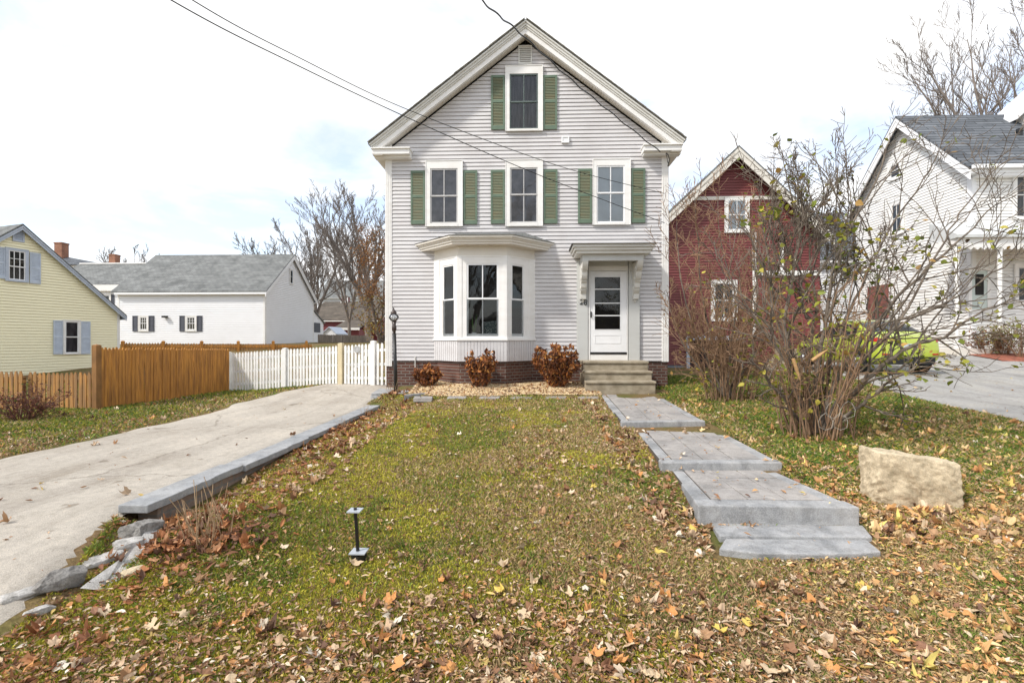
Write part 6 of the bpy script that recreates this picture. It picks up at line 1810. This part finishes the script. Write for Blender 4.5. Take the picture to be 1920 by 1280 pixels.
leaves_on(big, 'leaves', pts, None, 3, 0.068, [(0.30, 0.30, 0.04), (0.20, 0.24, 0.035), (0.42, 0.36, 0.06), (0.13, 0.16, 0.035), (0.45, 0.27, 0.08), (0.10, 0.06, 0.03)], (4, 3, 2.5, 1.6, 1.0, 0.7))
# seed heads at the tips
hi = [p for p in tp if p[2] > 2.6]
hp = np.array([hi[k] for k in rg.integers(0, len(hi), 260)]) + rg.normal(0, 0.03, (260, 3))
V, F, C = scatter(CURLS, rg.integers(0, 8, 260), hp, rg.uniform(0.014, 0.03, 260), rg.random(260) * 6.28, rg.normal(0, 1, 260), rg.random(260) * 6.28, pick(rg, np.array([(0.10, 0.06, 0.04), (0.16, 0.09, 0.05)]), (1, 1), 260), 0.1, 1)
np_obj('seed_heads', V, F, m_dead, C, parent=big)['kind'] = 'stuff'
# bent pale wire at its foot
wr_ = MB()
for k in range(4):
    c = atY(1548 + 14 * k, 790 - (k % 2) * 22, Yb - 0.55)
    wr_.tube([(c.x + 0.085 * math.cos(a) , c.y + 0.02 * math.sin(a * 2), c.z + 0.10 * math.sin(a)) for a in np.linspace(0, 6.283, 9)], 0.0022, 5)
tag(wr_.build('plant_wire', mat('pale_wire', (0.45, 0.42, 0.36), 0.6, 0.2, 5)), 'bent pale wire rings hanging at the foot of the sprawling shrub', 'wire')

s2b = atZ(1362, 752, -0.02)
sec = thing('lilac_shrub', (s2b.x, s2b.y, Hs(s2b.x, s2b.y)), 'upright twiggy brown shrub nearly bare of leaves, in front of the red house', 'shrub')
rg = np.random.default_rng(23)
thick, fine, tips = [], [], []
for pix, dy in (([(1360, 740), (1335, 640), (1315, 540), (1308, 440), (1300, 360)], 0.2), ([(1362, 740), (1372, 640), (1380, 560), (1350, 450), (1345, 365)], 0.4), ([(1358, 740), (1320, 660), (1285, 570), (1272, 470), (1268, 400)], 0.1),
                ([(1365, 740), (1400, 650), (1420, 560), (1412, 470), (1402, 390)], 0.1), ([(1370, 742), (1398, 690), (1440, 620), (1462, 540)], -0.3), ([(1358, 742), (1310, 690), (1268, 620), (1250, 545)], -0.2), ([(1362, 742), (1350, 640), (1365, 520), (1385, 420)], -0.3),
                ([(1366, 745), (1390, 670), (1440, 590), (1440, 470), (1450, 400)], 0.5)):
    l = limb(rg, pix, s2b.y, s2b.y + dy, 0.024, 0.005); thick.append(l)
    ramify(rg, l, fine, tips, 0, 2, (20, 11), 0.34, (0.3, 1.05), 0.12, 0.02, 0.16, 0.0046)
for i in range(60):
    a = rg.random() * 6.283; rr = math.sqrt(rg.random()) * 0.5
    p = np.array([s2b.x + math.cos(a) * rr, s2b.y + math.sin(a) * rr * 0.8, Hs(s2b.x, s2b.y) - 0.04])
    d = np.array([math.cos(a) * 0.38 * rg.random() + rg.normal(0, 0.1), math.sin(a) * 0.3 * rg.random() + rg.normal(0, 0.1), 1.0])
    l = wander(rg, p, d, rg.uniform(0.9, 2.8), rg.uniform(0.007, 0.013), 0.0045, 8, 0.06, 0.02); fine.append(l)
    if i % 2 == 0: ramify(rg, l, fine, tips, 0, 2, (9, 6), 0.38, (0.3, 1.0), 0.3, 0.03, 0.15, 0.0044)
V, F = tubes(thick, 6); np_obj('trunks', V, F, m_bark, parent=sec, smooth=True)
V, F = tubes(fine, 4); np_obj('twigs', V, F, m_twig, parent=sec)
tp = np.array([t[0] for t in tips]); k = rg.choice(len(tp), 420)
V, F, C = scatter(CURLS, rg.integers(0, 8, 420), tp[k] + rg.normal(0, 0.03, (420, 3)), rg.uniform(0.018, 0.036, 420), rg.random(420) * 6.28, rg.normal(0, 1, 420), rg.random(420) * 6.28, pick(rg, np.array([(0.30, 0.17, 0.10), (0.20, 0.11, 0.07), (0.36, 0.24, 0.10)]), (2, 2, 1), 420), 0.1, 2)
np_obj('seed_heads', V, F, m_dead, C, parent=sec)['kind'] = 'stuff'
k = rg.choice(len(tp), 230); pp = tp[k]; pp = pp[pp[:, 2] < 2.4]
lowc = np.array([atY(rg.uniform(1290, 1325), rg.uniform(690, 735), s2b.y - 0.4) for _ in range(45)])
leaves_on(sec, 'leaves', np.concatenate([pp + rg.normal(0, 0.04, pp.shape), lowc]), None, 5, 0.06, [(0.36, 0.30, 0.05), (0.46, 0.37, 0.07), (0.24, 0.24, 0.04), (0.42, 0.25, 0.08)], (3, 3, 2, 1))

# ------------------------------------------------------------------ low shrubs at the sides
def twig_shrub(base, w, h, seed, label, twig_m, pal, probs, nst, nleaf, lsize):
    rg = np.random.default_rng(seed); root = thing('shrub', base, label, 'shrub'); lines, tips = [], []
    for i in range(nst):
        a = rg.random() * 6.283
        d = np.array([math.cos(a) * rg.random() * w / h, math.sin(a) * rg.random() * w / h, 1.0])
        l = wander(rg, np.array(base) + np.array([math.cos(a) * 0.08, math.sin(a) * 0.08, -0.03]), d, h * rg.uniform(0.7, 1.15), 0.010, 0.004, 6, 0.12); lines.append(l)
        ramify(rg, l, lines, tips, 0, 2, (6, 3), 0.42, (0.4, 0.9), 0.2, 0.03, 0.14, 0.003)
    V, F = tubes(lines, 4); np_obj('stems', V, F, twig_m, parent=root)
    tp = np.array([t[0] for t in tips]); k = rg.choice(len(tp), nleaf)
    pp = tp[k] + rg.normal(0, 0.04, (nleaf, 3)); pp[:, 2] = np.maximum(pp[:, 2], base[2] + 0.03)
    leaves_on(root, 'leaves', pp, None, seed, lsize, pal, probs, m_leaf)
    return root
m_redtwig = mat('red_brown_twig', (0.16, 0.065, 0.045), 0.8, 0.3, 8)
b = atZ(42, 788, -0.24)
twig_shrub((b.x, b.y, Hs(b.x, b.y)), 0.62, 0.62, 41, 'low rusty red twiggy shrub in front of the left fence', m_redtwig, [(0.16, 0.055, 0.035), (0.24, 0.10, 0.045), (0.11, 0.13, 0.03), (0.08, 0.035, 0.03)], (4, 3, 1.2, 2), 26, 900, 0.035)
for px, py, Y, w, h, sd, lab, pal in ((1848, 660, 16.6, 0.8, 0.75, 43, 'reddish round shrub below the porch of the white house', [(0.20, 0.07, 0.045), (0.28, 0.13, 0.05), (0.12, 0.05, 0.03)]),
                                      (1880, 658, 16.4, 0.7, 1.0, 44, 'yellow-green leafy shrub below the porch of the white house', [(0.26, 0.26, 0.04), (0.16, 0.19, 0.03), (0.36, 0.30, 0.05)]),
                                      (1918, 668, 15.9, 1.0, 1.1, 45, 'grey-brown bare shrub at the right edge before the white house', [(0.13, 0.10, 0.07), (0.18, 0.13, 0.08), (0.15, 0.16, 0.05)])):
    b = atY(px, py, Y); twig_shrub((b.x, b.y, Hs(b.x, b.y)), w, h, sd, lab, m_twig, pal, (2, 2, 1), 22, 700, 0.055)
# red mulch before the white house
mx = np.linspace(0, 1, 40); my = np.linspace(0, 1, 10)
MX, MY = np.meshgrid(mx, my); X = 14.6 + MX * 9; Y = 15.3 - 2.0 * MX * 0.6 + MY * (1.3 + 1.2 * MX)
Z = H(X.ravel(), Y.ravel()).reshape(X.shape) + 0.035; Z[0] -= 0.06
i = np.arange(X.size).reshape(X.shape); F = np.stack([i[:-1, :-1], i[:-1, 1:], i[1:, 1:], i[1:, :-1]], -1).reshape(-1, 4)
tag(np_obj('mulch', np.stack([X.ravel(), Y.ravel(), Z.ravel()], 1), F, mat('red_mulch', (0.30, 0.10, 0.06), 0.95, 0.5, 9, (1, 1, 1), 0.6, 30), smooth=True), kind='structure')

# dry perennial stalks along the wall
m_stalk = mat('straw_stalk', (0.46, 0.33, 0.19), 0.8, 0.3, 10, c2=(0.26, 0.16, 0.09))
for px, py, n, h, sp, sd, lab in ((385, 1025, 34, 0.46, 0.6, 51, 'clump of long dry straw stalks rising from brown leaves near the wall end'),
                                  (705, 756, 20, 0.34, 0.7, 52, 'fan of thin dry stalks at the far end of the wall, near the lamp post'),
                                  (660, 778, 14, 0.26, 0.6, 53, 'dry stalks beside the wall, left of the far fan'),
                                  (610, 800, 12, 0.22, 0.6, 54, 'short dry stalks beside the middle of the wall')):
    rg = np.random.default_rng(sd); b = atZ(px, py, -0.2 if py < 900 else -0.35)
    x0 = max(b.x, -2.95); root = thing('perennial_stalks', (x0, b.y, Hs(x0, b.y)), lab, 'dead plant'); lines = []
    for i in range(n):
        a = rg.random() * 6.283
        d = (math.cos(a) * sp * rg.random() - 0.15, math.sin(a) * sp * rg.random(), 1)
        lines.append(wander(rg, (x0 + rg.normal(0, 0.06), b.y + rg.normal(0, 0.06), Hs(x0, b.y) - 0.02), d, h * rg.uniform(0.5, 1.1), 0.0042, 0.0026, 5, 0.05))
    V, F = tubes(lines, 4); np_obj('stalks', V, F, m_stalk, parent=root)
    n = 320 if py > 900 else 60
    pos = np.stack([x0 + rg.normal(0, 0.22, n), b.y + rg.normal(0, 0.22, n), np.zeros(n)], 1); pos[:, 0] = np.maximum(pos[:, 0], -2.98); pos[:, 2] = H(pos[:, 0], pos[:, 1]) + rg.uniform(0.01, 0.07, n)
    C = pick(rg, np.array([(0.36, 0.15, 0.06), (0.24, 0.11, 0.06), (0.46, 0.24, 0.12), (0.15, 0.08, 0.05)]), (3, 3, 2, 2), n)
    V, F, C = scatter(CURLS + MAPLES, rg.integers(0, 18, n), pos, rg.uniform(0.03, 0.06, n), rg.random(n) * 6.28, rg.normal(0, 0.6, n), rg.random(n) * 6.28, C, 0.1, sd)
    np_obj('dead_leaves', V, F, m_dead, C, parent=root)

# ------------------------------------------------------------------ trees beyond the houses
def bare_tree(base, h, seed, label, material, r=0.22, lean=(0, 0), fork=0.3, spread=0.5, nch=(12, 9, 6), lenf=0.46, stems=3, rmin=0.016, group=None):
    rg = np.random.default_rng(seed); root = thing('bare_tree', base, label, 'tree', group); lines, tips = [], []
    tr_ = wander(rg, np.array(base) - np.array([0, 0, 0.3]), (lean[0], lean[1], 1), h * fork, r, r * 0.8, 4, 0.03)
    trunk = [tr_]
    for s in range(stems):
        a = 6.283 * (s + rg.random() * 0.6) / stems
        d = np.array([math.cos(a) * spread + lean[0], math.sin(a) * spread * 0.7 + lean[1], 1.0])
        l = wander(rg, tr_[0][-1], d, h * (1 - fork) * rg.uniform(0.85, 1.1), r * 0.72, r * 0.10, 9, 0.07, 0.04); trunk.append(l)
        ramify(rg, l, lines, tips, 0, len(nch), nch, lenf, (0.35, 0.85), 0.15, 0.07, 0.10, rmin)
    V, F = tubes(trunk, 7); np_obj('trunk', V, F, material, parent=root, smooth=True)
    V, F = tubes(lines, 3); np_obj('crown', V, F, material, parent=root)
    return root
def gz(px, Y, z): p = atY(px, 640, Y); return (p.x, Y, z)
bare_tree(gz(562, 44, 0.9), 9.6, 61, 'bare grey tree directly behind the white barn-like gable', m_treebark, 0.20, (-0.10, 0), 0.22, 0.5, (13, 9, 6), 0.44, 3)
bare_tree(gz(596, 47, 1.0), 11.6, 62, 'bare tree left of the red cupola, several upright stems', m_treebark, 0.22, (-0.05, 0), 0.2, 0.34, (13, 9, 6), 0.42, 4)
bare_tree(gz(693, 40, 0.8), 12.6, 63, 'tallest bare tree with a dark leaning trunk beside the russet tree', m_treebark, 0.30, (-0.14, 0), 0.25, 0.45, (14, 9, 6), 0.44, 4)
bare_tree(gz(655, 52, 1.0), 12.6, 64, 'slim bare tree behind the roof of the far red barn', m_treebark, 0.2, (0.0, 0), 0.2, 0.3, (13, 9, 6), 0.42, 4)
bare_tree(gz(520, 60, 1.1), 10.0, 65, 'faint bare tree above the right end of the grey barn-like roof', m_greybark, 0.2, (0.06, 0), 0.25, 0.5, (13, 9, 6), 0.44, 3, 0.026)
bare_tree(gz(243, 75, 1.2), 13.5, 66, 'small distant bare tree above the far chimneys', m_greybark, 0.25, (0, 0), 0.25, 0.6, (12, 8, 5), 0.42, 4, 0.03)
bare_tree(gz(1858, 34, 0.9), 22.5, 67, 'big bare tree behind the slate roof of the white house', m_treebark, 0.25, (0.03, 0), 0.42, 0.42, (12, 8, 6), 0.44, 4, 0.015)
bare_tree(gz(1735, 36, 0.9), 14.5, 68, 'lower bare tree left of the big one behind the slate roof', m_treebark, 0.22, (-0.05, 0), 0.4, 0.5, (11, 8, 5), 0.42, 3, 0.018)
for x_, y_, h_, sd_, lab_ in ((-5.0, -17.0, 13.0, 81, 'bare tree across the street to the left, added out of view for window reflections'), (2.5, -20.0, 15.0, 82, 'taller bare tree across the street, added out of view for window reflections')):
    bare_tree((x_, y_, Hs(x_, y_)), h_, sd_, lab_, m_treebark, 0.24, (0, 0), 0.25, 0.5, (9, 7, 4), 0.46, 4, 0.02)  # out of view, added so the panes have branches to reflect
ah = thing('house', (2, -30, -1.3), 'unseen dark brown house added across the street for the bay window reflection', 'house')  # never in view, added as a dark mass for the glass to reflect
AHF = Frame((11, -28), (-1, 0))
m_brownsid = siding_mat('dark_brown_clapboard', (0.10, 0.07, 0.05), (0.06, 0.045, 0.035), 0.4)
gable_block(ah, AHF, 16, 8, -1.4, 3.4, 7.0, m_brownsid, m_shingle, m_white, 0.15, 0.3, 0.3, None, 0.2, 0.06)
rt_ = thing('russet_tree', gz(712, 33, 0.7), 'russet tree still holding orange and olive leaves beside the grey house', 'tree')
rg = np.random.default_rng(71); lines, tips = [], []
base = np.array(rt_.location)
for i in range(7):
    a = rg.random() * 6.283
    l = wander(rg, base + np.array([0, 0, -0.2]), (math.cos(a) * 0.25, math.sin(a) * 0.25, 1), rg.uniform(6, 10.5), 0.10, 0.02, 9, 0.06, 0.02); lines.append(l)
    ramify(rg, l, lines, tips, 0, 2, (12, 5), 0.24, (0.5, 1.1), 0.08, 0.0, 0.12, 0.012)
V, F = tubes(lines, 4); np_obj('trunk', V, F, m_treebark, parent=rt_)
tp = np.array([t[0] for t in tips]); k = rg.choice(len(tp), 7000); pp = tp[k] + rg.normal(0, 0.22, (7000, 3))
pp = pp[(pp[:, 2] - 0.7 < 9.0 - 1.2 * np.abs(pp[:, 0] - base[0]))]
n = len(pp); low = (pp[:, 2] < 4.2) & (rg.random(n) < 0.4)
C = np.where(low[:, None], pick(rg, np.array([(0.24, 0.20, 0.04), (0.33, 0.25, 0.05)]), (1, 1), n), pick(rg, np.array([(0.30, 0.14, 0.05), (0.22, 0.10, 0.045), (0.36, 0.20, 0.07), (0.16, 0.08, 0.04)]), (3, 3, 2, 2), n))
V, F, C = scatter([(LEAF_HEART, LEAF_HEART_F)], np.zeros(n, int), pp, rg.uniform(0.07, 0.13, n), rg.random(n) * 6.28, rg.normal(0.5, 0.8, n), rg.random(n) * 6.28, C, 0.1, 4)
np_obj('crown', V, F, m_leaf, C, parent=rt_)

# ------------------------------------------------------------------ overhead cables
def cable(pts, r, label, wig=0.0):
    P = [atY(a, b_, y) for a, b_, y in pts]
    P = [P[0] + (P[0] - P[1]) * 1.2 + Vector((0, 0, 0.25))] + P
    out = []
    for i in range(len(P) - 1):
        p0, p1, p2, p3 = P[max(0, i - 1)], P[i], P[i + 1], P[min(len(P) - 1, i + 2)]
        for k in range(16):
            t = k / 16
            q = 0.5 * (2 * p1 + (p2 - p0) * t + (2 * p0 - 5 * p1 + 4 * p2 - p3) * t * t + (3 * p1 - p0 - 3 * p2 + p3) * t ** 3)
            if wig: q = q + Vector((math.sin((i * 16 + k) * 0.9) * wig, 0, math.cos((i * 16 + k) * 0.9) * wig))
            out.append(q)
    out.append(P[-1])
    mb = MB(); mb.tube(out, r, 6)
    tag(mb.build('power_cable', m_black, None, True), label, 'cable')
cable([(360, 0, 5.2), (560, 108, 6.8), (770, 208, 8.6), (1050, 312, 10.6), (1246, 363, 11.75)], 0.0065, 'upper of the two thin cables running from the top left to the house')
cable([(320, 0, 5.2), (560, 124, 6.8), (780, 228, 8.6), (1010, 328, 10.4), (1246, 418, 11.75)], 0.0075, 'lower of the two thin cables running from the top left to the house')
cable([(903, 0, 6.6), (975, 62, 7.8), (1060, 140, 9.2), (1150, 215, 10.6), (1238, 285, 11.55)], 0.012, 'thick twisted cable coming down to the right eave of the house', 0.012)
c = MB(); a = atY(1249, 287, 11.62)
c.tube([a, a + Vector((0.05, 0.02, -0.03)), a + Vector((0.09, 0.04, -0.14)), a + Vector((0.06, 0.06, -0.3))], 0.012, 6)
c.tube([a + Vector((0, 0.02, 0)), a + Vector((0.03, 0.04, -0.08)), a + Vector((0.05, 0.06, -0.2)), a + Vector((0.09, 0.06, -0.22))], 0.009, 6)
tag(c.build('service_drop', m_black, None, True), 'black service cable loops hanging at the right eave', 'cable')

# ------------------------------------------------------------------ lime green car in the right drive
m_lime, n_, l_, p_ = base_mat('lime_car_paint', 0.22, 0.0, 0.5)
p_.inputs['Base Color'].default_value = (0.42, 0.50, 0.06, 1); p_.inputs['Coat Weight'].default_value = 0.6; p_.inputs['Coat Roughness'].default_value = 0.05
m_tail = mat('red_tail_lamp', (0.42, 0.02, 0.015), 0.2, 0.3, 9)
m_carglass, n_, l_, p_ = base_mat('dark_car_glass', 0.06, 0.0, 0.7); p_.inputs['Base Color'].default_value = (0.012, 0.016, 0.024, 1)
m_rim = mat('silver_rim', (0.45, 0.45, 0.46), 0.3, 0.15, 9, metallic=0.8)
CX0 = 10.22; CY0 = 13.25; cz_ = max(Hs(CX0 - 0.8, CY0 + 0.7), Hs(CX0 + 0.8, CY0 + 0.7), Hs(CX0, CY0 + 3.4)) + 0.012
car = thing('car', (CX0, CY0, cz_), 'lime green compact car parked in the right drive, seen from behind', 'car')
ST_ = [(0.0, 0.36, 0.80, 0.70, 0.90, 0.58), (0.06, 0.28, 0.86, 0.80, 0.98, 0.66), (0.25, 0.24, 0.93, 0.86, 1.05, 0.70), (0.42, 0.22, 0.96, 0.88, 1.09, 0.70), (0.8, 0.21, 0.97, 0.89, 1.33, 0.64),
       (1.15, 0.20, 0.97, 0.89, 1.47, 0.60), (1.8, 0.20, 0.96, 0.89, 1.52, 0.60), (2.4, 0.20, 0.95, 0.89, 1.48, 0.60), (2.9, 0.20, 0.94, 0.89, 1.28, 0.62), (3.3, 0.20, 0.92, 0.88, 1.04, 0.70), (3.8, 0.21, 0.84, 0.86, 0.92, 0.70), (4.15, 0.25, 0.72, 0.78, 0.78, 0.62), (4.25, 0.32, 0.62, 0.66, 0.68, 0.5)]
def ringpts(s):
    y, zb_, zw_, hw, zt_, ht = s
    half = [(0.0, zb_), (hw * 0.9, zb_), (hw, zb_ + 0.14), (hw * 1.005, (zb_ + zw_) / 2 + 0.05), (hw * 0.97, zw_), (hw * 0.5 + ht * 0.5, (zw_ + zt_) / 2), (ht, zt_ - 0.05), (ht * 0.75, zt_), (0.0, zt_ + 0.015)]
    return [(x, y, z) for x, z in half] + [(-x, y, z) for x, z in half[-2:0:-1]]
V, F = [], []
for s in ST_: V += ringpts(s)
nr = 16
for i in range(len(ST_) - 1):
    for j in range(nr): F.append((i * nr + j, (i + 1) * nr + j, (i + 1) * nr + (j + 1) % nr, i * nr + (j + 1) % nr))
F.append(tuple(range(nr))); F.append(tuple((len(ST_) - 1) * nr + j for j in range(nr - 1, -1, -1)))
mb = MB(); mb.add([(x, y, z) for x, y, z in V], F)
body = mb.build('body', m_lime, car, True, local=True)
sm = body.modifiers.new('smooth', 'SUBSURF'); sm.levels = 2; sm.render_levels = 2
# wheel wells cut as dark discs slightly proud, wheels inside them
def cpart(mb, name, material, parent=car, smooth=False): return mb.build(name, material, parent, smooth, local=True)
for sx in (-1, 1):
    for wy in (0.78, 3.38):
        a = MB(); a.lathe([(0.0, 0.0), (0.345, 0.0), (0.37, 0.015 * sx), (0.345, 0.02 * sx), (0.0, 0.02 * sx)], (sx * 0.878, wy, 0.34), 28, 'x'); cpart(a, 'wheel_arch', m_rubber)
        t_ = MB(); t_.lathe([(0.20, -0.10), (0.29, -0.11), (0.315, -0.07), (0.315, 0.07), (0.29, 0.11), (0.20, 0.10)], (sx * 0.825, wy, 0.315), 30, 'x'); w = cpart(t_, 'wheel', m_rubber, car, True)
        r = MB(); r.lathe([(0.205, 0.0), (0.20, 0.03 * sx), (0.17, 0.02 * sx), (0.0, 0.02 * sx)], (sx * 0.915, wy, 0.315), 26, 'x')
        for k in range(5):
            an = k * 6.283 / 5
            r.tube([(sx * 0.945, wy, 0.315), (sx * 0.945, wy + 0.18 * math.cos(an), 0.315 + 0.18 * math.sin(an))], [0.03, 0.022], 6)
        cpart(r, 'rim', m_rim, w)
def on_body(o, off=0.008):
    w = o.modifiers.new('wrap', 'SHRINKWRAP'); w.target = body; w.wrap_method = 'NEAREST_SURFACEPOINT'; w.wrap_mode = 'ABOVE_SURFACE'; w.offset = off
    return o
def patch(fn, nu, nv):
    mb = MB(); vs = [fn(i / nu, j / nv) for i in range(nu + 1) for j in range(nv + 1)]
    fs = [(i * (nv + 1) + j, (i + 1) * (nv + 1) + j, (i + 1) * (nv + 1) + j + 1, i * (nv + 1) + j + 1) for i in range(nu) for j in range(nv)]
    return mb.add(vs, fs)
def sect(y):
    for a, b in zip(ST_[:-1], ST_[1:]):
        if a[0] <= y <= b[0]:
            t = (y - a[0]) / (b[0] - a[0]); return [a[k] * (1 - t) + b[k] * t for k in range(6)]
def rearwin(u, v):
    y = 0.47 + 0.60 * v; s = sect(y); x = (u * 2 - 1) * (0.70 - 0.13 * v - 0.05 * (1 - v) ** 3)
    q = (2 * u - 1); return (x, y - 0.01 + 0.10 * q * q * (0.6 + 0.4 * v), s[4] + 0.018 - 0.10 * q * q * q * q)
on_body(cpart(patch(rearwin, 20, 10), 'rear_window', m_carglass, car, True))
for sx in (-1, 1):
    def sw_(u, v):
        y = 0.95 + 1.95 * u; s = sect(y); hw = s[3] * 0.97
        t = 0.08 + 0.80 * v; zb_, zt_ = s[2], s[4] - 0.05
        return (sx * (hw * (1 - t) + s[5] * t + 0.012), y + 0.15 * (0.5 - u) * v, zb_ + (zt_ - zb_) * t)
    on_body(cpart(patch(sw_, 14, 8), 'side_window', m_carglass, car, True))
    def tl_(u, v):
        y = 0.03 + 0.42 * u; zz = 0.84 + 0.19 * v * (0.35 + 0.65 * (1 - abs(u - 0.35))) + 0.06 * u
        x = sx * (0.66 + 0.245 * math.sin(min(1, u * 1.25) * 1.5708)); return (x + sx * 0.006, y - 0.028 * (1 - u), zz)
    on_body(cpart(patch(tl_, 12, 6), 'tail_lamp', m_tail, car, True), 0.012)
    b = MB(); b.box(min(sx * 0.56, sx * 0.74), max(sx * 0.56, sx * 0.74), -0.004, 0.06, 0.50, 0.54); cpart(b, 'reflector', m_tail)
b = MB(); b.box(-0.62, 0.62, -0.01, 0.25, 0.25, 0.45); cpart(b, 'bumper_valance', m_rubber)
b = MB(); b.box(-0.19, 0.19, -0.004, 0.05, 0.70, 0.80); cpart(b, 'licence_plate', mat('pale_plate', (0.52, 0.56, 0.58), 0.4, 0.1, 9))
